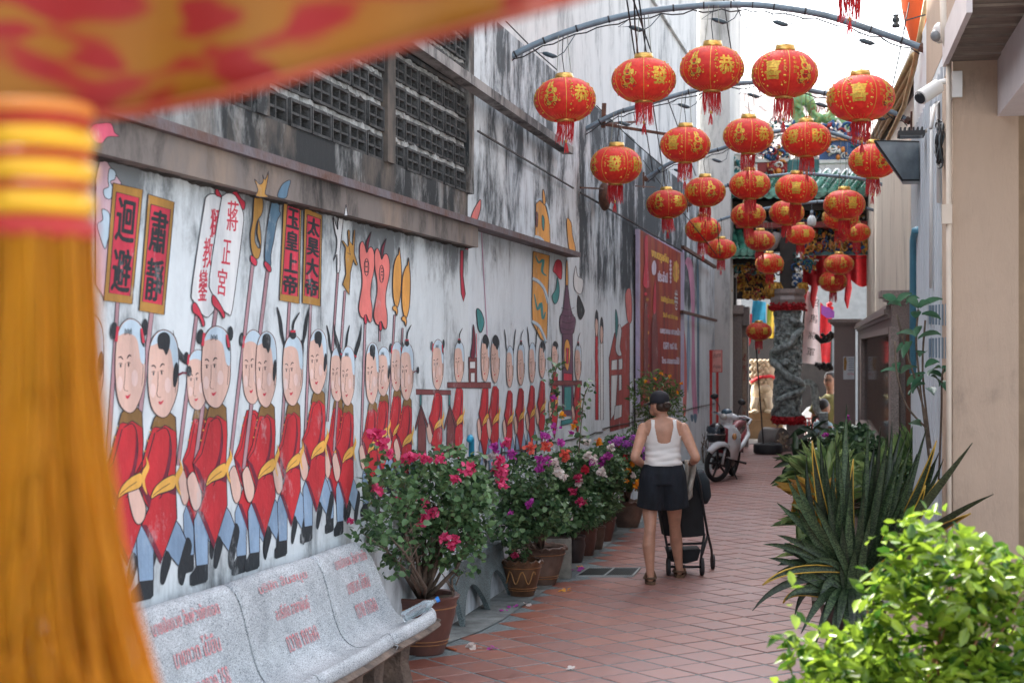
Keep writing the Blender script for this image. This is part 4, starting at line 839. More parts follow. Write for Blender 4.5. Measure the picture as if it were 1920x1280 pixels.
b = MB(); b.tube([tpx(1458, 438, -.55), tpx(1450, 460, -.6), tpx(1430, 476, -.65), tpx(1415, 480, -.65)], [.10, .09, .07, .05], 6); b.build('hip_ridge', M_STP, tp, smooth=True)
b = MB(); b.prism([tpx(1352, 366, -.45), tpx(1640, 366, -.45), tpx(1640, 380, .2), tpx(1352, 380, .2)], (0, 0, .03)); b.build('eave_board', M_DKW, tp, clean=True)
# ridge: blue band with scrolls, dragons, little figures
tbox('ridge_panel', M_BLU, 1536, 262, 1640, 300, .9, .25); tbox('ridge_trim', M_CREAM, 1536, 300, 1640, 304, .85, .3); tbox('ridge_trim', M_ORG, 1536, 259, 1640, 262, .85, .3)
tbox('ridge_panel', M_REDL, 1420, 303, 1476, 326, .8, .25); tbox('ridge_trim', M_CREAM, 1410, 298, 1478, 303, .75, .35); tbox('ridge_panel', M_TEALM, 1476, 300, 1536, 322, .95, .2)
carving('ridge_figures', 1412, 275, 1476, 297, .8, 90, .08, CAR); carving('ridge_scroll', 1440, 305, 1470, 324, .72, 26, .10, [M_CREAM, M_ORG, M_REDL]); carving('ridge_flowers', 1545, 268, 1635, 296, .86, 26, .08, [M_ORG, M_TEALM, M_CREAM], deep=.03)
b = MB(); b.tube([tpx(1362, 285, .7), tpx(1378, 298, .7), tpx(1395, 306, .7), tpx(1412, 303, .7)], [.12, .14, .12, .08], 8); b.build('ridge_curl', M_CREAM, tp, smooth=True)
b = MB(); b.tube([tpx(1352, 262, .7), tpx(1358, 285, .7), tpx(1366, 312, .7)], [.04, .10, .13], 8); b.build('ridge_end', M_REDL, tp, smooth=True)
carving('ridge_scroll', 1370, 295, 1392, 318, .62, 16, .12, [M_CREAM, M_TEALM])
for sx, ax, nm in ((1, 1478, 0), (-1, 1605, 1)):
    pts = [(ax, 262), (ax+6*sx, 238), (ax+16*sx, 246), (ax+22*sx, 225), (ax+12*sx, 205), (ax+22*sx, 188), (ax+38*sx, 190), (ax+46*sx, 210), (ax+52*sx, 232), (ax+64*sx, 238), (ax+74*sx, 228)]
    pts = smooth(pts, 4, False); n = len(pts); P3 = [tpx(x, y, 1.3+.1*math.sin(i*.5)) for i, (x, y) in enumerate(pts)]
    b = MB(); b.tube(P3, [.04+.10*math.sin(PI*min(1, (i+4)/n)) for i in range(n)], 8)
    for i in range(2, n-2): b.add([P3[i]+Vector((0, 0, .08)), P3[i]+Vector((.06, 0, .10)), P3[i]+Vector((.02, 0, .22))], [(0, 1, 2)])
    dg = b.build('ridge_dragon', mat('dragon green', (.10, .33, .17), .35, var=.4, vs_=20, var2=(.30, .25, .04)), tp, smooth=True)
    hx, hy = pts[-1]; b = MB(); c = tpx(hx, hy-6, 1.25); b.ball(c, (.16, .12, .12)); b.ball(c+Vector((sx*.14, -.03, -.04)), (.12, .08, .05)); b.ball(c+Vector((sx*.1, -.03, -.14)), (.10, .07, .03)); b.build('head', MC['dragon green'], dg, smooth=True)
    b = MB()
    for k in range(9): a0 = 1.2+k*.32; b.tube([c, c+Vector((math.cos(a0)*.22*-sx, 0, math.sin(a0)*.28))], [.03, .004], 4)
    b.build('mane', M_REDL, dg)
    for k in range(3):
        x, y = pts[8+k*10]; b = MB(); c = tpx(x, y, 1.2); b.tube([c, c+Vector((.12*sx, -.1, -.12)), c+Vector((.05*sx, -.1, -.25))], [.06, .04, .03], 6); b.build('leg', MC['dragon green'], dg, smooth=True)
carving('ridge_clouds', 1530, 235, 1620, 258, 1.0, 60, .12, [M_CREAM, M_BLU, M_CREAM, M_REDL]); carving('ridge_clouds', 1440, 225, 1530, 262, 1.2, 60, .10, [M_CREAM, M_BLU, M_ORG, M_TEALM])
# pale roof beyond
rb = thing('rear_roof', 'pale pink cement tile roof rising behind the temple ridge', 'building', (2, 44, 0)); YR = 44
M_PT = mat('pale cement tile', (.58, .50, .46), .85, var=.18, vs_=2)
a, c = YP(1352, 300, YR), YP(1660, 300, YR); zt_ = YP(1370, 178, YR+3).z
for r in range(4):
    for k in range(-3, 12):
        x = a.x+(c.x-a.x)*k/11+.28*r; w = (c.x-a.x)/11; z0 = a.z+(zt_-a.z)*r/4; y0 = YR+3*r/4; b = MB(); n = 5; vs = []
        for e in (0, 1.12):
            for i in range(n*2+1): vs.append((x+w*i/(2*n)+.28*e, y0+.75*e, z0+(zt_-a.z)/4*e+.07*math.sin(PI*i/n)+(.05 if e == 0 else 0)))
        m_ = 2*n+1; b.add(vs, [(i, i+1, m_+i+1, m_+i) for i in range(2*n)]); b.build('roof_tile', M_PT, rb, smooth=True)
boxp('wall', mat('shaded white render', (.26, .275, .28), .8, var=.1), a.x-3, c.x+1, YR+.3, YR+6, 0, a.z+.3, rb); boxp('shop_opening', M_DKW, YP(1400, 700, YR).x, YP(1560, 700, YR).x, YR+.22, YR+.32, 0, 2.25, rb); boxp('shop_fascia', M_BLU, YP(1400, 700, YR).x, YP(1545, 700, YR).x, YR+.12, YR+.28, 2.25, 2.55, rb)  # shop opening is a dark box, its colour standing in for the shaded interior
# ---- behind the gate: sunny court, lion, flags, people
ln = thing('stone_lion', 'sunlit stone guardian lion with curled mane and a red ribbon on a block', 'statue', P(1428, 825, 35)); DL = 35.0
M_LION = mat('pale lion stone', (.42, .33, .22), .75, var=.12, vs_=8, bump=.3, bs=30); M_PED = mat('tan pedestal stone', (.30, .19, .10), .7, var=.15, vs_=4)
def lp(x, y, o=0): return P(x, y, DL+o)
b = MB(); c = lp(1428, 738); b.ball(c, (.24, .30, .36), 16, 12); b.ball(lp(1428, 762), (.25, .34, .24), 16, 10); b.ball(lp(1437, 716, -.1), (.20, .24, .20), 14, 10); b.build('body', M_LION, ln, smooth=True)
b = MB(); b.ball(lp(1437, 698, -.1), (.24, .22, .24), 12, 8)
for i in range(7):
    for j in range(6): b.ball(lp(1410+j*8+(i % 2)*4, 678+i*6.5, -.05-.25*math.cos((j-2.5)*.5)), .058, 8, 6)
b.build('mane', M_LION, ln, smooth=True)
b = MB(); b.ball(lp(1434, 728, -.35), (.13, .10, .10)); b.ball(lp(1426, 731, -.32), (.06, .06, .05)); 
for s in (-1, 1):
    b.tube([lp(1428+s*12, 745, -.3), lp(1428+s*14, 762, -.34), lp(1428+s*12, 772, -.40)], [.09, .07, .08], 8); b.ball(lp(1428+s*12, 771, -.42), (.08, .11, .05))
b.build('foreleg', M_LION, ln, smooth=True)
b = MB(); b.tube([lp(1408, 716, -.2), lp(1425, 707, -.38), lp(1445, 705, -.40), lp(1462, 712, -.2)], .035, 8); b.build('ribbon', M_RCL, ln, smooth=True)
q = lp(1428, 800); boxp('pedestal', M_PED, q.x-.34, q.x+.40, q.y-.35, q.y+.4, .42, lp(1428, 772).z, ln); boxp('pedestal_base', M_PED, q.x-.38, q.x+.46, q.y-.42, q.y+.45, 0.0, .38, ln); boxp('pedestal_cap', M_PED, q.x-.40, q.x+.48, q.y-.44, q.y+.46, .38, .42, ln)
# court floor + white building beyond
b_ = boxp('court_paving', mat('court paving', (.20, .18, .16), .8, var=.1), -9, 14, 33.2, 90, -.02, .012); b_['kind'] = 'structure'
wb = thing('white_building', 'pale building with a cornice glimpsed beyond the temple gate', 'building', (2, 52, 0))
boxp('wall', mat('white render', (.20, .215, .22), .8, var=.08), -8, 9, 52, 56, 0, 3.6, wb); boxp('cornice', M_CREAM, -8, 9, 51.8, 52, 3.2, 3.4, wb); boxp('shop_opening', M_DKW, YP(1402, 700, 51.9).x, YP(1575, 700, 51.9).x, 51.88, 52.05, 0, 2.3, wb); boxp('gutter', M_CREAM, -8, 9, 51.7, 52, 2.45, 2.6, wb)  # opening is a dark slab with the shop's inner shade put into its colour
for x in (1535, 1585): c = YP(x, 560, 51.9); boxp('window', M_BLU, c.x-.4, c.x+.4, 51.92, 52.02, 2.9, 3.15, wb)
# flags
def flag(name, label, q, d, m, wob=.05, pole_=None):
    t = thing(name, label, 'flag', P(q[2][0], q[2][1], d)); b = MB(); nu, nv = 8, 14; vs = []
    for j in range(nv+1):
        for i in range(nu+1):
            u, v = i/nu, j/nv; a = [q[0][k]+(q[1][k]-q[0][k])*u for k in (0, 1)]; e = [q[3][k]+(q[2][k]-q[3][k])*u for k in (0, 1)]
            vs.append(P(a[0]+(e[0]-a[0])*v, a[1]+(e[1]-a[1])*v, d+wob*math.sin(u*7+v*2)))
    b.add(vs, [(j*(nu+1)+i, j*(nu+1)+i+1, (j+1)*(nu+1)+i+1, (j+1)*(nu+1)+i) for j in range(nv) for i in range(nu)]); b.build('cloth', m, t, smooth=True)
    if pole_: b = MB(); b.tube([P(pole_[0], pole_[1], d+.02), P(pole_[2], pole_[3], d+.02)], .02, 6); b.build('pole', M_DKW, t)
    return t
M_WFL = mat('pale pink flag cloth', (.66, .58, .60), .8, var=.12, vs_=5)
t = flag('banner_flag', 'tall white flag with black characters right of the dragon column', [(1512, 543), (1532, 556), (1541, 684), (1500, 680)], 33.2, M_WFL, .04, (1511, 540, 1498, 720))
for k, ch in enumerate('招馬將軍'):
    x, y = 1527-k*2.6, 566+k*31; b = MB(); quad_text(ch, [(x-5, y-8), (x+9, y-5), (x+7, y+9), (x-7, y+7)], M_DKW, lambda a, c_: P(a, c_, 33.10), 1, mb=b); b.build('character', None, t)
flag('banner_flag', 'bright blue flag with red character beside a yellow one', [(1412, 562), (1436, 566), (1436, 628), (1405, 622)], 34.0, mat('sky blue cloth', (.03, .38, .60), .7, var=.15))
flag('banner_flag', 'plain yellow flag left of the dragon column', [(1438, 570), (1452, 575), (1452, 634), (1438, 634)], 34.2, mat('yellow cloth', (.75, .55, .05), .7, var=.1))
t = flag('banner_flag', 'red flag with a purple scalloped edge behind the white flag', [(1538, 566), (1560, 590), (1556, 680), (1536, 684)], 33.8, M_RCL)
b = MB(); pl = [P(1540+x, 572+y, 33.7) for x, y in ((0, 0), (14, 4), (25, 12), (24, 24), (10, 24), (0, 16))]; b.poly(pl); b.build('purple_patch', mat('purple cloth', (.20, .05, .30), .7), t)
b = MB(); [b.ball(P(1556+3*math.cos(a0), 578+9*math.sin(a0), 33.75), .05, 6, 5) for a0 in (0, .8, 1.6, 2.4, 3.2, 4, 5)]; b.build('scallop', M_RCL, t, smooth=True)
flag('banner_flag', 'red and white flag at the left behind the pilaster', [(1400, 590), (1410, 588), (1408, 640), (1402, 655)], 33.9, M_RCL)
t = thing('hanging_cloth', 'wide red cloth swag hung below the temple beam', 'cloth', P(1570, 500, 30.9))
b = MB(); vs = []; nu, nv = 30, 8
for j in range(nv+1):
    for i in range(nu+1):
        u, v = i/nu, j/nv; x = 1505+135*u; y = 476+v*(48+14*abs(math.sin(u*PI*3))); vs.append(P(x, y, 32.2+.06*math.sin(u*40)+.05*math.sin(v*5)))
b.add(vs, [(j*(nu+1)+i, j*(nu+1)+i+1, (j+1)*(nu+1)+i+1, (j+1)*(nu+1)+i) for j in range(nv) for i in range(nu)]); b.build('drape', M_RCL, t, smooth=True)
for x0 in (1590, 1508, 1526):
    b = MB(); b.tube([P(x0, 515, 32.1), P(x0+1, 540, 32.1), P(x0-2, 562, 32.1), P(x0-1, 578, 32.1)], [.07, .10, .08, .02], 6, flat=.3); b.build('tail', M_RCL, t, smooth=True)
boxp('ribbon', M_RCL, 0, .01, 33, 33.01, 1, 1.01, t) if False else None
tg = thing('stone_scroll', 'grey stone scroll bracket curving beside the granite post', 'sculpture', P(1525, 800, 31.2))
b = MB(); b.tube([P(1508, 716, 31.2), P(1518, 716, 31.2), P(1527, 724, 31.2), P(1529, 745, 31.2), P(1530, 765, 31.2), P(1538, 780, 31.2), P(1548, 782, 31.2)], .075, 4); b.build('scroll', M_STN, tg)
boxp('foot', M_STN, P(1536, 800, 31.2).x, P(1552, 800, 31.2).x, 30.9, 31.3, 0, .75, tg)
ft = thing('iron_ornament', 'dark carved dragon head bracket beside the granite post', 'sculpture', P(1548, 640, 30.8))
b = MB(); b.tube([P(1562, 625, 30.8), P(1552, 636, 30.8), P(1540, 640, 30.8), P(1532, 632, 30.8), P(1530, 626, 30.8)], [.08, .07, .05, .05, .02], 7); [b.ball(P(1548+6*math.cos(k), 632+5*math.sin(k*1.7), 30.7), .04, 6, 4) for k in range(8)]; b.build('head', M_DKW, ft, smooth=True)
b = MB(); b.tube([P(1528, 682, 30.9), P(1540, 686, 30.9), P(1552, 690, 30.9), P(1562, 690, 30.9)], [.04, .06, .08, .05], 7); [b.ball(P(1535+3*k, 686+4*math.sin(k*1.7), 30.8), .045, 6, 4) for k in range(9)]; b.build('tail', M_DKW, ft, smooth=True)
# parked white car hood and red fence beyond
cr_ = thing('parked_car', 'front of a white car beyond the temple step', 'car', P(1520, 800, 40))
b = MB(); b.prism([P(1500, 815, 40), P(1500, 782, 40), P(1512, 768, 40), P(1530, 762, 40), P(1545, 770, 40), P(1560, 815, 40)], (0, 1.5, 0)); b.build('body', M_WHT, cr_, clean=True)
b = MB(); b.tube([P(1520, 812, 39.9), P(1520, 812, 40.1)], .3, 18); b.build('wheel', M_CAB, cr_, smooth=True)
rf = thing('red_railing', 'low red metal railing behind the column', 'railing', P(1520, 820, 32.6))
for k in range(8): b = MB(); x = 1505+k*6; b.tube([P(x, 838, 32.6), P(x, 784, 32.6)], .016, 5); b.build('bar', mat('red paint metal', (.45, .02, .015), .4), rf)
for y in (784, 833): b = MB(); b.tube([P(1503, y, 32.58), P(1550, y, 32.58)], .018, 5); b.build('rail', MC['red paint metal'], rf)
for k in range(3):
    t = thing('bamboo_pole', ['thin bamboo pole leaning at the end of the wall', 'second thin bamboo pole beside the stone pilaster', 'short dark stick leaning on the pilaster'][k], 'pole', P(1362+k*3, 845, 31))
    b = MB(); b.tube([P(1360+k*4, 838, 31-.1*k), P(1367+k*2, 560+k*30, 31.1)], .018, 6); b.build('pole', MC['bamboo'], t, smooth=True)
wl = thing('white_bulb_lamp', 'white pendant bulb hanging between the lanterns', 'lamp', P(1522, 400, 29))
c = P(1522, 412, 29); b = MB(); b.lathe(c+Vector((0, 0, -.12)), [(0, 0), (.05, .0), (.08, .03), (.085, .12), (.06, .17), (.03, .2)], 14); b.build('globe', mat('milk glass', (.62, .66, .66), .2), wl, smooth=True)
b = MB(); b.tube([c+Vector((0, 0, .07)), c+Vector((0, 0, .17))], .03, 8); b.tube([c+Vector((0, 0, .17)), c+Vector((0, 0, .55))], .006, 5); b.build('cap', M_GALV, wl, smooth=True)
t = thing('red_notice_stand', 'red framed notice board on two red legs against the wall end', 'sign', P(1342, 820, 27.5))
ps = lambda x, y, o=0: P(x, y, 27.4-o)
for x in (1333, 1345): b = MB(); b.tube([ps(x, 698), P(x, 838, 27.4)], .03, 4); b.build('leg', MC['red paint metal'], t)
b = MB(); b.prism([ps(1330, 656), ps(1354, 656), ps(1354, 698), ps(1330, 698)], (0, .10, 0)); b.build('frame', MC['red paint metal'], t, clean=True)
p = Paint(mp=lambda x, y, o: P(x, y, 27.385-o*3), lw=.1); p.fill([(1336, 657), (1353, 657), (1353, 697), (1336, 697)], pm('salmon', (.62, .30, .26)), False, False)
p.text('ประกาศ', [(1337, 662), (1352, 660), (1352, 669), (1337, 671)], 'line'); p.text('ห้ามจอด', [(1338, 682), (1352, 682), (1352, 690), (1338, 690)], 'line'); p.done('board', t)
# tyre stand with lone lantern pole
t = thing('tyre_stand', 'car tyre lying flat as the base of a thin pole', 'tyre', G(1440, 850)); c = G(1440, 850.5); c.z = 0; R0 = .272
b = MB(); b.lathe(c, [(.15, .02), (.22, .0), (R0-.01, .02), (R0, .05), (R0, .15), (R0-.01, .18), (.22, .2), (.16, .19), (.15, .1), (.15, .02)], 30); b.build('tyre', mat('old rubber', (.018, .019, .021), .6, bump=.4, bs=80), t, smooth=True, sharp=40)
b = MB(); b.lathe(c, [(0, .14), (.15, .14)], 20); b.build('cement_fill', M_STP, t); b = MB(); b.tube([c+Vector((-.08, 0, .1)), P(1417, 640, depth(c))], .014, 6); b.build('pole', M_CAB, t)
# poster
ps_ = thing('festival_poster', 'tall red festival banner with gold Thai lettering in a frame on the wall', 'poster', Wp(1235, 700, .02))
ZP = lambda l: [(1180+x/4.267, 420+y/4.267) for x, y in l]
b = MB(); q = ZP([(45, 40), (413, 235), (413, 1380), (45, 1480)]); b.prism([Wp(x, y, .02) for x, y in q], WN*.05); b.build('frame', mat('lilac vinyl', (.42, .38, .55), .5), ps_, clean=True)
def vin():
    m = bpy.data.materials.new('printed vinyl'); m.use_nodes = True; t = m.node_tree; L = t.links.new; b = t.nodes['Principled BSDF']; b.inputs['Roughness'].default_value = .6
    tc = nd(t, 'ShaderNodeTexCoord'); mp = nd(t, 'ShaderNodeMapping'); mp.inputs['Scale'].default_value = (1, 1.6, .55); L(tc.outputs['Object'], mp.inputs[0]); n = nd(t, 'ShaderNodeTexNoise', i_Scale=1.6, i_Detail=5.0); L(mp.outputs[0], n.inputs[0])
    r = ramp(t, [(.3, (.10, .012, .012)), (.5, (.28, .02, .018)), (.62, (.34, .07, .02)), (.75, (.16, .04, .03))]); L(n.outputs[0], r.inputs[0]); L(r.outputs[0], b.inputs['Base Color']); return m
VN = vin(); p = Paint(mp=lambda x, y, o: Wp(x, y, .0705+o), lw=.8); p.fill(ZP([(88, 45), (410, 235), (410, 1378), (88, 1470)]), VN, False, False)
Y_ = pm('print gold', (.72, .42, .06)); LL = pm('print lilac', (.62, .55, .66)); p.done('print', ps_)
p = Paint(.02, mp=lambda x, y, o: Wp(x, y, .0705+o), lw=.6)
def line_(q, c, txt): [p.text(txt, [(x+dx, y+dy) for x, y in ZP(q)], c, 1.0) for dx, dy in ((0, 0), (.7, .3), (-.6, 0), (.1, .9))]
line_([(178, 185), (312, 245), (312, 335), (178, 280)], Y_, 'งานตรุษจีน'); line_([(230, 365), (305, 390), (305, 470), (230, 455)], LL, 'ประจำปี'); line_([(255, 560), (360, 590), (360, 650), (255, 625)], Y_, 'ขอเชิญร่วมงาน')
line_([(270, 700), (385, 720), (385, 765), (270, 740)], Y_, 'วันที่ ๑๕ ถึง ๒๐'); line_([(248, 815), (405, 835), (405, 890), (248, 870)], LL, 'มกราคม ศาลเจ้า'); line_([(275, 940), (382, 950), (382, 1002), (275, 998)], LL, 'เวลา ๑๘ น.'); line_([(262, 1060), (398, 1065), (398, 1118), (262, 1112)], LL, 'โทร สอบถามได้'); p.done('lettering', ps_)
p = Paint(.02, mp=lambda x, y, o: Wp(x, y, .0705+o), lw=.6); [p.fill(ZP(ell(373+19*math.cos(k*.7), 380+66*math.sin(k*.7), 8, 24, 7)), Y_, sm=False, line=False) for k in range(9)]; p.fill(ZP(ell(373, 380, 15, 52, 16)), 'orange', sm=False, line=False); [p.fill(ZP(ell(330, 300+k*32, 9-abs(k-2), 15, 8)), LL, sm=False, line=False) for k in range(6)]; p.fill(ZP([(180, 330), (200, 290), (215, 330), (210, 400), (185, 400)]), LL, line=False); [p.fill(ZP(ell(130+(k*37 % 22), 560+k*44, 13, 15, 6)), ('sred', 'gold', 'maroon', 'orange')[k % 4], sm=False, line=False) for k in range(20)]; [p.fill(ZP(ell(205+(k*23 % 16)-8, 760+k*40, 9, 16, 6)), ('gold', 'sred', 'orange')[k % 3], sm=False, line=False) for k in range(15)]
p.fill(ZP([(120, 130), (145, 100), (150, 300), (158, 500), (110, 480), (125, 300)]), 'sred', line=False); p.fill(ZP([(180, 800), (205, 700), (222, 800), (228, 1200), (182, 1220)]), 'maroon', line=False); p.fill(ZP([(190, 700), (205, 440), (215, 600), (212, 700)]), 'sred', line=False); p.fill(ZP([(120, 700), (140, 640), (150, 900), (148, 1200), (116, 1210)]), 'maroon', line=False)
p.text('卷', ZP([(360, 520), (390, 530), (388, 690), (360, 680)]), 'white'); p.done('picture', ps_)
b = MB(); b.tube([Wp(1190, 440, .09), Wp(1190, 830, .09)], .012, 6); b.build('cord', M_CAB, ps_)
# ================================================================== ARCHES AND LANTERNS
M_PIPE = mat('blue grey painted pipe', (.16, .22, .27), .45, .2, var=.2, vs_=8); M_TAPE = mat('black tape', (.015, .018, .022), .6)
ARCH = [([(925, 125), (1000, 85), (1100, 48), (1200, 24), (1300, 12), (1385, 9), (1450, 13), (1550, 30), (1650, 62), (1735, 92)], 13.5, 12.95),
        ([(1088, 248), (1150, 215), (1200, 199), (1290, 173), (1370, 158), (1450, 156), (1530, 172), (1600, 186), (1660, 205), (1707, 228)], 16.9, 16.2),
        ([(1208, 337), (1255, 307), (1300, 292), (1345, 281), (1400, 262), (1460, 246), (1540, 246), (1600, 263), (1650, 288), (1690, 318)], 20.6, 19.8),
        ([(1290, 385), (1340, 356), (1400, 338), (1440, 331), (1500, 326), (1540, 328), (1624, 337), (1668, 352)], 24.5, 23.8),
        ([(1330, 420), (1370, 406), (1420, 394), (1470, 386), (1545, 378), (1600, 384), (1650, 398)], 28.0, 27.6)]
ordn = ['nearest', 'second', 'third', 'fourth', 'farthest']
for k, (px, d0, d1) in enumerate(ARCH):
    pts = smooth(px, 5, False); n = len(pts); P3 = [P(x, y, d0+(d1-d0)*i/(n-1)) for i, (x, y) in enumerate(pts)]
    t = thing('pipe_arch', f'{ordn[k]} blue grey pipe arch spanning the alley above its row of lanterns', 'arch', P3[n//2], group='pipe arches over the alley')
    b = MB(); b.tube(P3, .026 if k else .028, 10); b.build('pipe', M_PIPE, t, smooth=True)
    for e in (0, -1):
        b = MB(); dirn = (P3[1]-P3[0] if e == 0 else P3[-2]-P3[-1]).normalized(); c = P3[e]; b.box(c-dirn*.01, (.018, .09, .20)); b.tube([c, c+dirn*.05], .036, 8); b.build('wall_bracket', M_RUST, t)
    for i in range(3, n-2, 4 if k else 3):
        b = MB(); b.tube([P3[i], P3[i].lerp(P3[i+1], .16)], .031, 8); b.build('tape', M_TAPE, t)
    if k < 3:
        b = MB(); cb = [P3[i]+Vector((0, -.02, -.035-.03*abs(math.sin(i*1.1)))) for i in range(1, n-1)]; b.tube(cb, .006, 5); b.build('cable', M_CAB, t, smooth=True)
        for i in range(5, n-3, 8):
            c = cb[i]+Vector((0, 0, -.06)); b = MB(); b.tube([cb[i], c+Vector((-.09, 0, 0)), c], .004, 5); b.tube([c, c+Vector((.03, 0, -.008)), c+Vector((.09, 0, -.03)), c+Vector((.12, 0, -.035))], [.01, .02, .02, .008], 8); b.tube([c+Vector((.12, 0, -.035)), c+Vector((.18, 0, 0)), cb[min(i+3, len(cb)-1)]], .004, 5); b.build('connector', mat('dark connector', (.04, .07, .09), .4), t, smooth=True)
# ---- one lantern, unit size R = 1 (half width), copied with its parts
def lantmat():
    m = bpy.data.materials.new('lantern cloth'); m.use_nodes = True; t = m.node_tree; L = t.links.new; b = t.nodes['Principled BSDF']; b.inputs['Roughness'].default_value = .55; b.inputs['Sheen Weight'].default_value = .15
    tc = nd(t, 'ShaderNodeTexCoord'); n = nd(t, 'ShaderNodeTexNoise', i_Scale=5, i_Detail=4.0); L(tc.outputs['Object'], n.inputs[0]); oi = nd(t, 'ShaderNodeObjectInfo')
    r = ramp(t, [(.35, (.68, .022, .014)), (.65, (.84, .052, .026))]); L(n.outputs[0], r.inputs[0]); h = nd(t, 'ShaderNodeHueSaturation'); mr = nd(t, 'ShaderNodeMapRange'); mr.inputs[3].default_value = .82; mr.inputs[4].default_value = 1.12; L(oi.outputs['Random'], mr.inputs[0]); L(mr.outputs[0], h.inputs['Value']); L(r.outputs[0], h.inputs['Color'])
    L(h.outputs[0], b.inputs['Base Color']); tr = nd(t, 'ShaderNodeBsdfTranslucent'); L(h.outputs[0], tr.inputs[0]); ms = nd(t, 'ShaderNodeMixShader'); ms.inputs[0].default_value = .28; L(b.outputs[0], ms.inputs[1]); L(tr.outputs[0], ms.inputs[2]); L(ms.outputs[0], t.nodes['Material Output'].inputs[0]); return m
M_LC = lantmat(); M_LG = mat('gold foil print', (.72, .45, .07), .38, .45, var=.25, vs_=12); M_GR_ = mat('gold ring', (.66, .42, .12), .28, .8, var=.1); M_FR = mat('red silk fringe', (.60, .02, .028), .6, var=.25, vs_=30); M_GLN = mat('gold line', (.70, .42, .06), .4, .3); M_DKP = mat('dark print', (.05, .03, .04), .5)
PH = .70
def lsurf(th, v, off=0.0):   # th azimuth (0 faces -Y, grows to +X), v height -1..1
    v = max(-1, min(1, v)); a = math.acos(max(-1, min(1, v*.985))); r = (math.sin(a))**.86
    rib = 1-.006*abs(math.sin(th*6)); R = (r*rib+off); return Vector((R*math.sin(th), -R*math.cos(th), v*PH*(1+off*.6)))
b = MB(); n, m = 72, 26; VV = [-.965+1.93*i/m for i in range(m+1)]; VV = [math.sin(v*PI/2/1.0)*.965/math.sin(.965*PI/2) if False else v for v in VV]
AA = [math.acos(.965)+ (PI-2*math.acos(.965))*i/m for i in range(m+1)]
b.v = [tuple(lsurf(2*PI*k/n, math.cos(a))) for a in AA for k in range(n)]; b.f = [(i*n+k, (i+1)*n+k, (i+1)*n+(k+1) % n, i*n+(k+1) % n) for i in range(m) for k in range(n)]; b.m = [0]*len(b.f); b.ms = [M_LC]; L_SHELL = b.mesh('shell', True)
def lring(z0, z1, r0, r1):
    b = MB(); b.lathe((0, 0, 0), [(r0-.05, z0+.01), (r0, z0), (r0*1.02, (z0+z1)/2), (r1, z1), (r1-.04, z1-.01)], 30); b.use(M_GR_); b.m = [0]*len(b.f); return b.mesh('ring', True)
L_TOP = lring(.62, .86, .30, .28); L_BOT = lring(-.76, -.64, .27, .30)
def onl(x, y, th0, off=.012):   # flat lettering (unit box) wrapped on the shell
    return lsurf(th0+x, y, off)
def wrap(vs, fs, th0, sx, sy, cy=0.0, mb=None, off=.012, cx=0.0):
    xs = [v[0] for v in vs]; ys = [v[1] for v in vs]; x0, x1, y0, y1 = min(xs), max(xs), min(ys), max(ys)
    mb.add([onl(((x-x0)/(x1-x0)-.5)*sx+cx, ((y-y0)/(y1-y0)-.5)*sy+cy, th0, off) for x, y in vs], fs)
def dense(body):                # triangulate + split so that lettering can bend round the shell
    if ('d', body) in TXC: return TXC[('d', body)]
    vs, fs = text_mesh(body); bm = bmesh.new(); bv = [bm.verts.new((x, y, 0)) for x, y in vs]
    for f in fs:
        try: bm.faces.new([bv[i] for i in f])
        except ValueError: pass
    bmesh.ops.subdivide_edges(bm, edges=[e for e in bm.edges if e.calc_length() > .16], cuts=2, use_grid_fill=False); bmesh.ops.triangulate(bm, faces=bm.faces[:])
    r = ([(v.co.x, v.co.y) for v in bm.verts], [tuple(v.index for v in f.verts) for f in bm.faces]); bm.verts.index_update(); bm.free(); TXC[('d', body)] = r; return r
SEQ = ['@', '恭', '喜', '@', '發', '財']
def bold(mb, body, th0, sx, sy, cy, w=.022, off=.012, cx=0.0):
    vs, fs = dense(body)
    for i, (dx, dy) in enumerate(((0, 0), (w, 0), (-w, 0), (0, w*1.4), (0, -w*1.4), (w*.7, w), (-w*.7, -w))): wrap(vs, fs, th0, sx, sy, cy+dy, mb, off+.0006*i, cx+dx)
L_CH = []
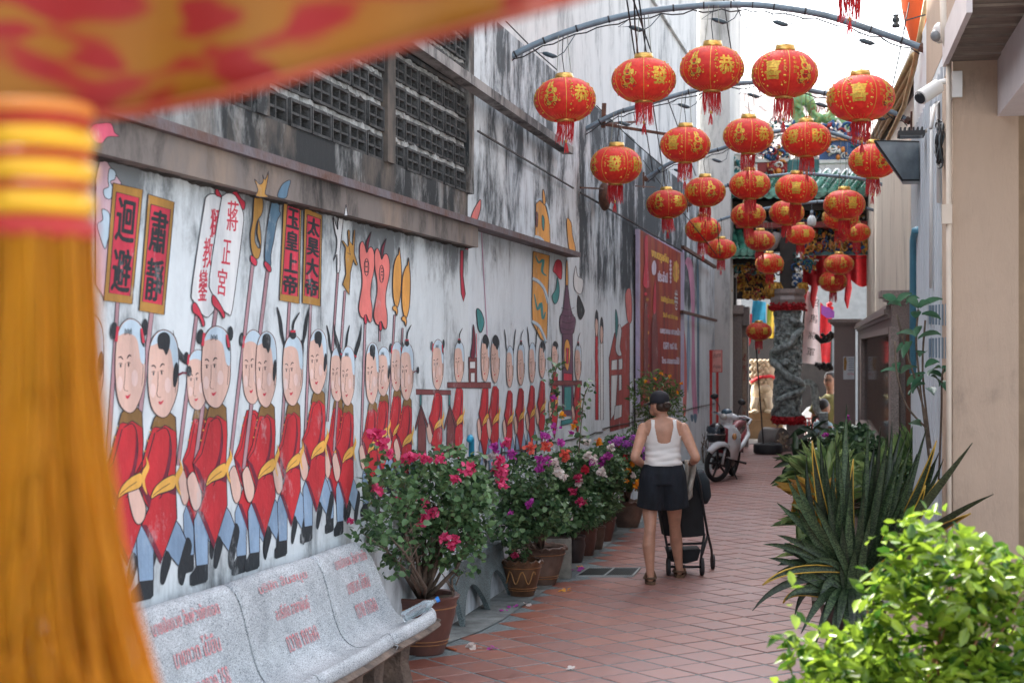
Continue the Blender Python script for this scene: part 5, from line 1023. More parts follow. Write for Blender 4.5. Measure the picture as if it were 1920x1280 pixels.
for s, ch in enumerate(SEQ):
    th0 = s*PI/3; b = MB(); b.use(M_LG)
    if ch != '@':
        bold(b, ch, th0, .50, .80, .04, .018); bold(b, '年年有餘', th0, .07, .0+.07, 0, .002) if False else None
        for q in range(5): a = lsurf(th0-.36, .45-.13*q, .012); b.ball(a, .022, 6, 4)
        for q in range(30):
            a = lsurf(th0+random.choice((-1, 1))*random.uniform(.25, .44), random.uniform(-.75, .78), .006); rr0 = random.choice((.014, .02, .034)); b.ball(a, (rr0, rr0, rr0), 6, 4)
        for q, c_ in enumerate('恭賀新年'): wrap(*dense(c_), th0, .07, .10, .40-q*.13, b, .013, .38)
    else:                       # gilt rabbit with bow, coins and foliage
        def bl(x, y, rx, ry, n=10, off=.012): b.poly([onl(x+rx*math.cos(2*PI*k/n), y+ry*math.sin(2*PI*k/n), th0, off) for k in range(n)])
        bl(-.02, .22, .15, .20); bl(-.10, .50, .045, .16); bl(.02, .52, .045, .16); bl(.16, .18, .06, .13); bl(0, -.12, .17, .26, off=.010); bl(-.14, -.05, .07, .09); bl(.15, -.22, .08, .14); bl(-.10, -.38, .10, .09)
        for q in range(26): a0 = random.uniform(0, 6.28); rr_ = random.uniform(.26, .40); bl(math.cos(a0)*rr_*.85, -.05+math.sin(a0)*rr_*1.45, random.uniform(.015, .035), random.uniform(.02, .045), 5, .011)
        for q in range(12): b.tube([onl(x, y, th0, .012) for x, y in [(lambda a1: (.25*math.cos(a1)*1.1, -.35+.22*math.sin(a1)))(q*.3+j*.25) for j in range(3)]], .008, 4)
        b.use(M_DKP); bl(.02, .26, .022, .034, 8, .017); bl(-.10, .24, .012, .02, 8, .017); bl(.0, .10, .05, .018, 8, .017)
        for q in range(22): x, y = random.uniform(-.22, .22), random.uniform(-.5, -.05); b.tube([onl(x, y, th0, .016), onl(x+random.uniform(-.06, .06), y+random.uniform(-.07, .07), th0, .016)], .007, 4)
        b.use(M_LG)
        for q, c_ in enumerate('年年有餘'): wrap(*dense(c_), th0, .10, .15, .52-q*.19, b, .013, -.36)
    L_CH.append((b.mesh('gold_character'), ch))
b = MB(); b.use(M_GLN)
for s in range(6): th = s*PI/3+PI/6; b.tube([lsurf(th, math.cos(a), .004) for a in AA[::2]], .011, 4)
for s in range(36):
    th = s*PI/18+.04; b.tube([lsurf(th, .955-.02*k-(.02*(s % 3))*k*.5, .004) for k in range(6)], .005, 3); b.tube([lsurf(th, -.955+.03*k, .003) for k in range(5)], .005, 3)
L_LINE = b.mesh('gold_seam')
def fringe(seed, sway):
    rd = random.Random(seed); b = MB(); b.use(M_FR)
    for k in range(70):
        a = 2*PI*k/70; r = .285*rd.uniform(.75, 1.02); L_ = rd.uniform(.54, .74); x, y = r*math.cos(a), r*math.sin(a); dx, dy = rd.gauss(0, .05)+sway[0], rd.gauss(0, .05)+sway[1]
        p0 = Vector((x, y, -.74)); b.tube([p0, p0+Vector((dx*.3, dy*.3, -L_*.5)), p0+Vector((dx, dy, -L_))], [.012, .010, .005], 3, cap=False)
    return b.mesh('fringe')
L_FR = [fringe(1, (0, 0)), fringe(2, (-.09, .02)), fringe(3, (.06, 0))]
b = MB(); b.use(M_GR_); b.ball((0, 0, -1.36), (.045, .045, .06), 8, 6); b.tube([(0, 0, -.75), (0, 0, -1.35)], .006, 3); b.use(M_FR)
for k in range(14): a = random.uniform(0, 6.28); b.tube([(0, 0, -1.40), (.05*math.cos(a), .05*math.sin(a), -1.55), (.07*math.cos(a+.3), .07*math.sin(a+.3), -1.78+random.uniform(0, .1))], [.014, .011, .005], 3, cap=False)
L_PEN = b.mesh('pendant_tassel')
def lantern(cx, cy, w, d, phase, label, fr=0, up=None, yaw=0, tilt=0, pend=True, sc=None):
    t = thing('paper_lantern', label, 'lantern', P(cx, cy, d), 0, 'red lanterns hanging over the alley'); s = w/2/F*d
    base = math.atan2(-(P(cx, cy, d)-EYE).x, (P(cx, cy, d)-EYE).y)   # turns -Y of the lantern towards the eye
    def pt(name, me, rz=0, mats=None):
        o = bpy.data.objects.new(name, me); COL.objects.link(o); o.parent = t; o.scale = (s, s, s); o.rotation_euler = (0, 0, rz); return o
    rz = base-phase*PI/3
    t.rotation_euler = (tilt, tilt*.6, 0); s *= random.uniform(.985, 1.015); t.scale = (1, 1, random.uniform(.95, 1.04))
    sh = pt('shell', L_SHELL, rz); pt('gold_seam', L_LINE, rz)
    for me, ch in L_CH: pt('gold_character' if ch != '@' else 'gold_rabbit', me, rz)
    pt('top_ring', L_TOP); pt('bottom_ring', L_BOT); pt('fringe', L_FR[fr], rz*1.7)
    if pend: pt('pendant_tassel', L_PEN, rz)
    if up is not None:          # two wires and a lamp cord up to the pipe
        top = s*.84; hgt = (up-0)
        for k, (dx, r, m) in enumerate(((-.24, .004, MC['bare wire']), (.24, .004, MC['bare wire']), (.02, .005, M_CAB))):
            b = MB(); b.tube([(dx*s, 0, top), (dx*s*.75+(.02*math.sin(cx+k) if k == 2 else 0), 0, top+(hgt-top)*.5), (dx*s*.6, 0, hgt)], r, 4); o = b.build('hanging_wire' if k < 2 else 'lamp_cord', m); o.parent = t
mat('bare wire', (.25, .26, .22), .5, .4)
def archz(cx, k):
    px = ARCH[k][0]; return float(np.interp(cx, [p[0] for p in px], [p[1] for p in px]))

LT = [ # cx, cy, w, row, phase, label, fringe
 (1059, 188, 117, 0, .45, 'leftmost lantern of the nearest row, showing a rabbit and the character 恭', 1),
 (1207, 151, 121, 0, 3.5, 'second lantern of the nearest row, with a rabbit left of 發', 0),
 (1335, 129, 121, 0, .55, 'middle lantern of the nearest row, rabbit left and 恭 right', 2),
 (1471, 139, 124, 0, 2.35, 'fourth lantern of the nearest row, showing 喜 against the white sky', 0),
 (1614, 185, 125, 0, 2.05, 'rightmost lantern of the nearest row, with a big centred 喜', 2),
 (1155, 310, 95, 1, 4.05, 'leftmost lantern of the second row, with 發 in its centre', 0),
 (1285, 272, 94, 1, 2.5, 'lantern of the second row with 喜 left and a rabbit right', 2),
 (1403, 255, 93, 1, .35, 'lantern of the second row below the middle one, rabbit and 恭', 0),
 (1512, 262, 94, 1, 4.55, 'lantern reading 發財 in the second row', 2),
 (1637, 302, 92, 1, 2.6, 'lantern of the second row partly behind the metal lamp box', 0),
 (1250, 383, 76, 2, 3.4, 'leftmost lantern of the third row, near the wall', 2),
 (1322, 360, 76, 2, 5.7, 'second lantern of the third row, with 財 at its left edge', 0),
 (1406, 347, 77, 2, 1.5, 'lantern reading 恭喜 in the third row', 0),
 (1493, 354, 79, 2, 2.0, 'lantern of the third row with a centred 喜 before the green roof', 2),
 (1583, 384, 78, 2, 1.6, 'rightmost lantern of the third row, reading 恭喜', 0),
 (1318, 430, 66, 3, 2.3, 'leftmost lantern of the fourth row, with 喜', 0),
 (1403, 404, 66, 3, 3.5, 'lantern of the fourth row under the 恭喜 lantern', 2),
 (1475, 399, 66, 3, 1.1, 'lantern of the fourth row half hidden by a fringe', 0),
 (1576, 408, 67, 3, 2.2, 'lantern peeping out behind the rightmost one of the third row', 0),
 (1352, 467, 57, 4, .1, 'lantern of the fifth row against the wall end', 0),
 (1425, 451, 57, 4, 2.6, 'lantern of the fifth row before the dark temple front', 2),
 (1501, 440, 55, 4, 1.6, 'lantern of the fifth row left of the white bulb lamp', 0),
 (1606, 436, 52, 4, .2, 'lantern of the fifth row beside the far beige wall', 0)]
LD = [13.2, 16.5, 20.2, 24.1, 27.8]
for (cx, cy, w, r, ph, lab, fr) in LT:
    d = LD[r]; up = (cy-archz(cx, r))/F*d
    lantern(cx, cy, w, d, ph, lab, fr, up, tilt=random.uniform(-.07, .07))
lantern(1443, 494, 53, 29.0, 1.2, 'low lantern in front of the gilt carving over the dragon column', 0, .75)
lantern(1573, 495, 55, 29.2, 5.7, 'lantern with 財 in front of the red cloth', 0, .8)
lantern(1562, 528, 52, 30.6, 4.9, 'lowest lantern before the red cloth, below another', 0, .9, pend=False)
lantern(1423, 621, 48, 29.4, 1.5, 'single dark red lantern on the pole of the tyre stand', 0, None)
lantern(1593, -62, 150, 10.4, 2.0, 'nearest lantern cut by the top edge, only its fringe showing', 0, .8)
# ---- wires in the air
def wire(name, label, pts, r=.006, m=None):
    t = tag(MB_t(pts, r, m or M_CAB, name), label, 'wire', 'overhead wires'); return t
def MB_t(pts, r, m, name):
    b = MB(); b.tube(pts, r, 5); return b.build(name, m, smooth=True)
for k, (x0, y0, x1, y1, d0, d1) in enumerate([(1174, -10, 1240, 420, 12, 25), (1189, -10, 1196, 100, 12, 12.8), (1197, -10, 1260, 430, 12, 24), (1184, -10, 1305, 330, 12, 24)]):
    wire('overhead_wire', ['black wire from the top edge slanting past the second lantern', 'short black wire above the second lantern', 'black wire running down toward the dark wall', 'black wire slanting behind the second row'][k], [P(x0, y0, d0), P((x0+x1)/2-2, (y0+y1)/2, (d0+d1)/2), P(x1, y1, d1)], .007)
for k, (x0, y0, x1, y1, d) in enumerate([(948, 40, 1045, 132, 13.6), (1118, 198, 1240, 310, 17.5), (1160, 240, 1345, 480, 21), (1375, 0, 1440, 130, 17), (1357, 0, 1372, 100, 15), (1705, 5, 1672, 170, 14), (1345, 415, 1350, 480, 22), (1330, 404, 1640, 412, 30.6), (1342, 484, 1640, 483, 30.9)]):
    wire('overhead_wire', ['thin wire slanting to the first lantern', 'thin wire beside the rusty bracket', 'slack black wire along the dark wall', 'pale rope slanting over the corner pier', 'wire before the corner pier', 'wire hanging from the insulator', 'short wire under the third row', 'straight wire across the temple front above the frieze', 'straight wire across the temple front over the garland'][k], [P(x0, y0, d), P((x0+x1)/2, (y0+y1)/2+3, d), P(x1, y1, d+.4)], .006)
t = thing('iron_bracket', 'rusty iron bracket arms sticking out of the wall behind the second row', 'bracket', P(1135, 240, 16.9))
b = MB(); b.tube([P(1133, 194, 16.9), P(1131, 240, 16.9)], .03, 4); b.build('post', M_RUST, t); b = MB(); b.tube([P(1130, 233, 16.9), P(1250, 252, 17.4)], .022, 4); b.build('arm', M_RUST, t); b = MB(); b.tube([P(1130, 233, 16.9), P(1190, 229, 18.2)], .018, 4); b.build('arm', M_RUST, t)
# ================================================================== PLANTS: helpers
def rotrand(n, rng, up=.5):
    """random leaf frames: returns (a,b,c) axes: a along the leaf, b across, c normal"""
    c = rng.normal(size=(n, 3)); c[:, 2] = np.abs(c[:, 2])+up; c /= np.linalg.norm(c, axis=1)[:, None]
    a = rng.normal(size=(n, 3)); a -= c*np.sum(a*c, 1)[:, None]; a /= np.linalg.norm(a, axis=1)[:, None]; return a, np.cross(c, a), c
LEAFSH = {'oval': [(0, 0, 0), (.32, .23, .07), (.68, .21, .04), (1, 0, -.14), (.68, -.21, .04), (.32, -.23, .07)], 'heart': [(0, 0, 0), (.15, .36, .08), (.60, .34, .04), (1, 0, -.1), (.60, -.34, .04), (.15, -.36, .08)],
          'lance': [(0, 0, 0), (.3, .13, .04), (.65, .11, .0), (1, 0, -.18), (.65, -.11, .0), (.3, -.13, .04)], 'bract': [(0, 0, 0), (.2, .40, .12), (.7, .36, .10), (1, 0, .0), (.7, -.36, .10), (.2, -.40, .12)]}
def leafmesh(name, pts, size, m, rng, shape='oval', up=.5, a=None, jit=.35):
    n = len(pts); A, B, C = rotrand(n, rng, up)
    if a is not None: A = a; B = np.cross(C, A); B /= np.linalg.norm(B, axis=1)[:, None]+1e-9; C = np.cross(A, B)
    s = size*(1+rng.uniform(-jit, jit, n)); T = np.array(LEAFSH[shape]); V = pts[:, None, :]+s[:, None, None]*(T[None, :, 0, None]*A[:, None]+T[None, :, 1, None]*B[:, None]+T[None, :, 2, None]*C[:, None])
    V = V.reshape(-1, 3); i0 = np.arange(n)*6; Fq = np.stack([np.stack([i0, i0+1, i0+2, i0+3], 1), np.stack([i0+3, i0+4, i0+5, i0], 1)], 1).reshape(-1, 4)
    me = bpy.data.meshes.new(name); me.vertices.add(len(V)); me.vertices.foreach_set('co', V.ravel()); me.loops.add(Fq.size); me.loops.foreach_set('vertex_index', Fq.ravel().astype(np.int32))
    me.polygons.add(len(Fq)); me.polygons.foreach_set('loop_start', np.arange(0, Fq.size, 4, dtype=np.int32)); me.polygons.foreach_set('loop_total', np.full(len(Fq), 4, dtype=np.int32)); me.update(calc_edges=True); me.validate()
    me.materials.append(m); return me
def mobj(name, me, parent=None, kind=None):
    o = bpy.data.objects.new(name, me); COL.objects.link(o)
    if parent is not None: attach(o, parent)
    if kind: o['kind'] = kind
    return o
def crownpts(blobs, n, rng, gate=.5, shell=.55, ns=3.2):
    out = []; w = np.array([b[3]*b[4]*b[5] for b in blobs]); w = w/w.sum()
    while len(out) < n:
        k = rng.choice(len(blobs), p=w); c = blobs[k]; v = rng.normal(size=3); v /= np.linalg.norm(v); r = rng.uniform(0, 1)**(1/3) if rng.random() > shell else rng.uniform(.78, 1.06)
        p = (c[0]+v[0]*r*c[3], c[1]+v[1]*r*c[4], c[2]+v[2]*r*c[5])
        if mnoise.noise(Vector(p)*ns)+.5*mnoise.noise(Vector(p)*ns*2.7) > gate-1+rng.uniform(-.15, .15): out.append(p)
    return np.array(out)
M_BARK = mat('twig bark', (.13, .095, .07), .85, var=.3, vs_=30); M_BLEAF = leafmat('bougainvillea leaf', (.035, .085, .035), (.15, .27, .11), .42, .25); M_BLEAF2 = leafmat('shrub leaf', (.035, .09, .04), (.17, .28, .12), .42, .25)
FC = dict(pink=leafmat('pink bract', (.55, .03, .13), (.85, .11, .26), .6, .4), magenta=leafmat('magenta bract', (.38, .03, .30), (.62, .10, .48), .6, .4), white=leafmat('white bract', (.60, .50, .48), (.85, .80, .74), .6, .35),
          coral=leafmat('coral bract', (.65, .07, .06), (.85, .22, .14), .6, .4), red=leafmat('red bract', (.45, .01, .03), (.75, .04, .08), .6, .35), orange=leafmat('orange petal', (.75, .20, .01), (.90, .45, .02), .6, .35), violet=leafmat('violet bract', (.35, .08, .42), (.60, .18, .62), .6, .4))
def crown(t, base, blobs, n, ls, flowers, seed, shape='heart', leafm=None, ns=3.2, gate=.45, nbr=9, trunk=.016, fcount=26):
    rng = np.random.default_rng(seed); rd = random.Random(seed); base = Vector(base)
    pts = crownpts(blobs, n, rng, gate=gate, ns=ns); mobj('foliage', leafmesh('foliage', pts, ls, leafm or M_BLEAF, rng, shape, .35), t, 'stuff')
    b = MB(); b.use(M_BARK)
    for k in range(nbr):
        tgt = Vector(pts[rd.randrange(n)]); mid = base.lerp(tgt, .45)+Vector((rd.gauss(0, .05), rd.gauss(0, .05), rd.uniform(-.05, .06))); l = [base, base.lerp(mid, .5)+Vector((rd.gauss(0, .015), rd.gauss(0, .015), 0)), mid, mid.lerp(tgt, .5)+Vector((rd.gauss(0, .02), 0, .02)), tgt]
        b.tube(l, [trunk, trunk*.8, trunk*.55, trunk*.35, trunk*.12], 6)
        for j in range(5): q = l[2].lerp(tgt, rd.uniform(0, .8)); e = Vector(pts[rd.randrange(n)]); e = q+(e-q).normalized()*rd.uniform(.08, .22); b.tube([q, q.lerp(e, .5)+Vector((0, 0, .015)), e], [trunk*.3, trunk*.2, trunk*.08], 4)
    b.build('stem', None, t, smooth=True)
    for (x, y, d, r, c) in flowers:    # each cluster placed on the side that shows
        r *= .95; cen = np.array(P(x, y, d)); m = int(fcount*1.7*max(.4, r/.05)); v = rng.normal(size=(m, 3)); v /= np.linalg.norm(v, axis=1)[:, None]; pp = cen+v*r*rng.uniform(.2, 1, (m, 1))*np.array([1, 1, .8]); mobj('blossom', leafmesh('blossom', pp, .032 if r > .02 else .02, FC[c], rng, 'bract', .1), t)
def pot(name, label, px, ybase, w, ytop, m, prof=None, rimw=1.0, soil=True, group='clay flower pots along the wall', frill=0, lines=True, wbot=.6):
    c = G(px, ybase-6); c.z = 0; d = depth(c); R = w/2/F*d; zt_ = H-(ytop-CYP)/F*(d-0); zt_ = max(.2, zt_); t = thing(name, label, 'flower pot', c, group=group)
    b = MB(); pr = [(wbot*R, 0), (wbot*R*1.04, .01), (wbot*R+.16*R, zt_*.3), (wbot*R+.30*R, zt_*.62), (R*.93, zt_*.84), (R*.95, zt_*.90), (R*1.0, zt_*.93), (R*1.02, zt_*.975), (R*.98, zt_), (R*.88, zt_*.99), (R*.85, zt_*.9)]
    n = 40; b.lathe(c, pr, n)
    if frill:
        m0 = n
        for i in range(6, 9):
            for k in range(n):
                v = b.v[i*m0+k]; f_ = 1+.045*math.cos(k/n*2*PI*frill); b.v[i*m0+k] = (c.x+(v[0]-c.x)*f_, c.y+(v[1]-c.y)*f_, v[2]-.012*math.cos(k/n*2*PI*frill))
    b.build('pot_wall', m, t, smooth=True, sharp=50)
    if lines:
        for z in (.18, .24, .80): b = MB(); rr = np.interp(z, [p[1]/zt_ for p in pr[:7]], [p[0] for p in pr[:7]])+.002; b.lathe(c+Vector((0, 0, zt_*z)), [(rr, -.004), (rr+.004, 0), (rr, .004)], 36); b.build('band', MC['glazed band'], t)
    if soil: b = MB(); b.lathe(c, [(0, zt_*.86), (R*.5, zt_*.87), (R*.87, zt_*.86)], 20); b.build('soil', MC['soil'], t)
    return t, c, d, R, zt_
mat('glazed band', (.30, .13, .05), .3, var=.2)
M_CLAY = mat('brown clay', (.115, .05, .038), .38, var=.35, vs_=4, bump=.15, bs=12, stretch=(1, 1, .6)); M_CLAY2 = mat('glazed brown clay', (.13, .065, .035), .3, var=.4, vs_=6, bump=.2, bs=14); M_CLAYD = mat('dark clay', (.05, .034, .032), .4, var=.35, vs_=5); M_CLAY3 = mat('dusty clay', (.16, .10, .075), .7, var=.35, vs_=5, bump=.3)
def terrazzo(name, base, dark, sc=150, weather=.5):
    m = bpy.data.materials.new(name); m.use_nodes = True; t = m.node_tree; MC[name] = m; L = t.links.new; b = t.nodes['Principled BSDF']; b.inputs['Roughness'].default_value = .62
    tc = nd(t, 'ShaderNodeTexCoord'); v = nd(t, 'ShaderNodeTexNoise', i_Scale=sc, i_Detail=2.0, i_Roughness=.8); L(tc.outputs['Object'], v.inputs[0]); n = nd(t, 'ShaderNodeTexNoise', i_Scale=3.2, i_Detail=7.0, i_Roughness=.7); L(tc.outputs['Object'], n.inputs[0])
    r = ramp(t, [(.36, dark), (.47, tuple(Vector(base)*.7)), (.54, base), (.66, tuple(Vector(base)*1.18))]); L(v.outputs[0], r.inputs[0])
    r2 = ramp(t, [(.36, (.50, .52, .54)), (.58, (1.05, 1.05, 1.05))]); L(n.outputs[0], r2.inputs[0]); mx = nd(t, 'ShaderNodeMix', data_type='RGBA', blend_type='MULTIPLY'); mx.inputs[0].default_value = weather; L(r.outputs[0], mx.inputs[6]); L(r2.outputs[0], mx.inputs[7]); L(mx.outputs[2], b.inputs['Base Color'])
    bp = nd(t, 'ShaderNodeBump', i_Strength=.35, i_Distance=.004); L(v.outputs[0], bp.inputs['Height']); L(bp.outputs[0], b.inputs['Normal']); return m
M_TZ = terrazzo('white terrazzo', (.56, .60, .62), (.05, .065, .08), 185, .55); M_TZG = terrazzo('grey terrazzo', (.17, .22, .225), (.05, .07, .07), 120, .8); M_CONC = mat('rough brown concrete', (.145, .105, .08), .95, var=.5, vs_=7, bump=.7, bs=40, var2=(.05, .04, .035))
# ================================================================== BENCH
bench = thing('stone_bench', 'three seat speckled terrazzo bench with red Thai lettering on its backs', 'bench', (-2.4, 7.4, 0))
SEG = [(8.93, 8.02), (8.0, 6.90), (6.88, 5.75)]
PROF = [(.035, .76), (.0, .82), (.012, .872), (.055, .89), (.095, .865), (.125, .79), (.155, .68), (.185, .57), (.225, .485), (.285, .44), (.34, .44), (.40, .462), (.445, .497), (.48, .512), (.508, .498), (.515, .46), (.495, .44)]
def prof(s):
    s = max(0, min(.9999, s))*(len(PROF)-1); i = int(s); a, b_ = PROF[i], PROF[i+1]; u = s-i; p0 = PROF[max(i-1, 0)]; p3 = PROF[min(i+2, len(PROF)-1)]
    return [.5*((2*a[k])+(-p0[k]+b_[k])*u+(2*p0[k]-5*a[k]+4*b_[k]-p3[k])*u*u+(-p0[k]+3*a[k]-3*b_[k]+p3[k])*u**3) for k in (0, 1)]
def bpt(seg, u, s, off=0.0):
    y0, y1 = SEG[seg]; Y = y0+(y1-y0)*u; v, z = prof(s); v2, z2 = prof(min(.999, s+.01)); n = Vector((z2-z, 0, -(v2-v)))
    n = Vector((-(z2-z), 0, (v2-v))).normalized() if False else Vector((abs(z2-z)+1e-5, 0, abs(v2-v))).normalized()
    e = min(u, 1-u)*abs(y1-y0); rnd = .0; far = (seg == 0 and u < .5) or (seg == 2 and u > .5)
    R = .20 if far else .035; e2 = min(1, e/R); k = 1-math.sqrt(max(0, 1-(1-e2)**2))
    drop = k*(.30 if far else .03)*max(0, min(1, (.62-s)/.5)); bow = .035*(1-math.cos(2*PI*u))/2
    front = k*(.10 if far else .025)*max(0, min(1, (s-.65)/.3)); zz = z*(1+.02*(8.9-Y))-drop*(z-.44)/.45*1.1; vv = v+bow*(-.5 if s < .62 else .3)-front+drop*.12
    return wxyz(Y, zz, .045+vv)+Vector((n.x, 0, n.z))*off
for sg in range(3):
    b = MB(); nu, ns_ = 34, 60; top = [bpt(sg, i/nu, j/ns_) for i in range(nu+1) for j in range(ns_+1)]; th = .036; bot = []
    for i in range(nu+1):
        for j in range(ns_+1):
            p_ = bpt(sg, i/nu, j/ns_); q0 = bpt(sg, i/nu, max(0, j/ns_-.02)); q1 = bpt(sg, i/nu, min(1, j/ns_+.02)); tg = (q1-q0).normalized(); nn = tg.cross(Vector((0, 1, 0))).normalized(); bot.append(p_+nn*th*(1 if nn.dot(Vector((.3, 0, 1))) < 0 else -1))
    m_ = ns_+1; N = len(top); fs = [(i*m_+j, i*m_+j+1, (i+1)*m_+j+1, (i+1)*m_+j) for i in range(nu) for j in range(ns_)]; fs += [(N+a, N+d_, N+c_, N+b_2) for a, b_2, c_, d_ in fs]
    for i in (0, nu): fs += [(i*m_+j, i*m_+j+1, N+i*m_+j+1, N+i*m_+j) for j in range(ns_)]
    for j in (0, ns_): fs += [(i*m_+j, (i+1)*m_+j, N+(i+1)*m_+j, N+i*m_+j) for i in range(nu)]
    b.use(M_TZ); b.add(top+bot, fs); b.use(M_CONC); b.m = [b.mi if min(f) >= N else 0 for f in fs]; b.build('seat', None, bench, smooth=True, sharp=55, clean=True)
TXT = [['นายเปียกวย ลิ้มหัวเซ้ง', 'นายกวด ไม้ยืน', 'ถวาย กทอค'], ['บริษัท ลิ้มสมุย', 'อ.ศรีเทิด อาสาพันธุ์', 'ถวาย กทอค'], ['นายเปียกวย ลิ้มหัวเซ้งถอด', 'นายกวด ไม้ยืน', 'อวาย กทอค 258']]
M_RPT = mat('faded red paint', (.50, .10, .11), .7, var=.3, vs_=45, var2=(.52, .44, .45))
for sg in range(3):
    for k, tx in enumerate(TXT[sg]):
        vs, fs = text_mesh(tx); xs = [v[0] for v in vs]; ys = [v[1] for v in vs]; x0, x1, y0, y1 = min(xs), max(xs), min(ys), max(ys); wd = (.58, .40, .36)[k]; ht = .047; s0 = .262+k*.082; b = MB()
        def mapb(x, y, dx=0): u = .52-wd/2+(1-(x-x0)/(x1-x0))*0+(x-x0)/(x1-x0)*wd; u = 1-u; return bpt(sg, u+dx-.03*k, s0+ht*(y1-y)/(y1-y0), .004)
        for dx in (0, .003): b.add([mapb(x, y, dx)+Vector((.0004*(dx > 0), 0, .0004*(dx > 0))) for x, y in vs], fs)
        b.build('lettering', M_RPT, bench, kind='stuff')
def benchleg(Y, dy=.0, w=.15):
    b = MB(); prof_ = [(.0, .20, .52, w*.66), (.03, .20, .515, w*.62), (.12, .23, .45, w*.42), (.24, .24, .42, w*.36), (.34, .22, .43, w*.46), (.405, .19, .46, w*.75)]; rings = []
    for z, v0, v1, hw in prof_:
        z = z*1.0; a = [wxyz(Y-hw, z, v0+.02), wxyz(Y-hw*.8, z, v1-.02), wxyz(Y, z, v1+.015), wxyz(Y+hw*.8, z, v1-.02), wxyz(Y+hw, z, v0+.02), wxyz(Y, z, v0)]; rings += a
    n = 6; fs = [(i*n+k, i*n+(k+1) % n, (i+1)*n+(k+1) % n, (i+1)*n+k) for i in range(len(prof_)-1) for k in range(n)]; fs += [tuple(range(n)), tuple(range((len(prof_)-1)*n, len(prof_)*n))]
    b.add(rings, fs); return b.build('leg', M_CONC, bench, clean=True)
for Y in (8.60, 8.12, 7.76, 7.0, 6.0): benchleg(Y+.06)
bt = thing('plastic_bottle', 'clear ribbed plastic bottle with a blue cap lying on the bench seat', 'bottle', (-2.3, 8.75, .5))
c0, c1 = bpt(0, .17, .60, .034), bpt(0, .10, .80, .040); ax = (c1-c0).normalized(); L0 = (c1-c0).length
b = MB(); pr = [(0, 0), (.026, .003), (.031, .012)]+[(.032-.003*(k % 2), .02+k*.010) for k in range(13)]+[(.028, .165), (.016, .19), (.012, .20), (.012, .215)]; b.lathe(c0, pr, 20, axis=ax); b.build('bottle_body', mat('clear plastic', (.75, .85, .90), .08, trans=.85, var=.0), bt, smooth=True)
b = MB(); b.tube([c0+ax*.214, c0+ax*.234], .0155, 14); b.build('cap', mat('blue cap', (.02, .20, .62), .35), bt)
# ================================================================== POTS, STOOLS, FLOWERING SHRUBS
t, c, d, R, z = pot('large_clay_pot', 'largest plain brown clay pot at the far end of the bench', 792, 1228, 138, 1112, M_CLAY, lines=True, wbot=.58)
big = (c, d, R, z)
t, c, d, R, z = pot('clay_pot', 'small clay pot with a drawn scroll, scalloped rim and pink roses beside the wavy stool', 979, 1122, 78, 1048, M_CLAY2, frill=14, wbot=.56); p1 = (c, d, R, z)
b = MB(); b.tube([c+Vector((math.sin(a)*(R*.88), -math.cos(a)*(R*.88), z*.55+.05*math.sin(a*9))) for a in [-.9+i*.07 for i in range(28)]], .005, 5); b.build('painted_scroll', mat('ochre slip', (.36, .18, .06), .4), t)
t, c, d, R, z = pot('clay_pot', 'wide clay pot with a frilled rim behind the small scrolled pot', 1015, 1100, 96, 1022, M_CLAY3, frill=18, wbot=.55); p2 = (c, d, R, z)
t, c, d, R, z = pot('clay_pot', 'dark pot beyond the square planter', 1076, 1060, 44, 1003, M_CLAYD, lines=False, wbot=.7); p3 = (c, d, R, z)
t, c, d, R, z = pot('clay_pot', 'brown pot just past the dark one', 1099, 1047, 42, 990, M_CLAY, lines=False, wbot=.62); p4 = (c, d, R, z)
t, c, d, R, z = pot('clay_pot', 'narrow brown pot squeezed between two others', 1118, 1035, 36, 985, M_CLAY3, lines=False, wbot=.6); p5 = (c, d, R, z)
t, c, d, R, z = pot('clay_pot', 'pot with small green leaves next to the concrete slab', 1134, 1020, 44, 968, M_CLAY, lines=False, wbot=.55); p6 = (c, d, R, z)
t, c, d, R, z = pot('clay_pot', 'isolated wide brown pot with a frilled rim by the woman', 1175, 993, 60, 938, M_CLAY3, frill=16, lines=False, wbot=.72); p7 = (c, d, R, z)
t = thing('square_planter', 'square grey concrete planter box between the pots', 'planter', G(1042, 1085)); c = G(1036, 1083); b = MB(); b.box((c.x, c.y+.12, .17), (.28, .30, .34), Matrix.Rotation(.2, 3, 'Z')); b.build('box', mat('cement planter', (.22, .21, .18), .9, var=.3, vs_=6, bump=.4), t); b = MB(); b.box((c.x, c.y+.12, .342), (.22, .24, .006), Matrix.Rotation(.2, 3, 'Z')); b.build('soil', MC['soil'], t)
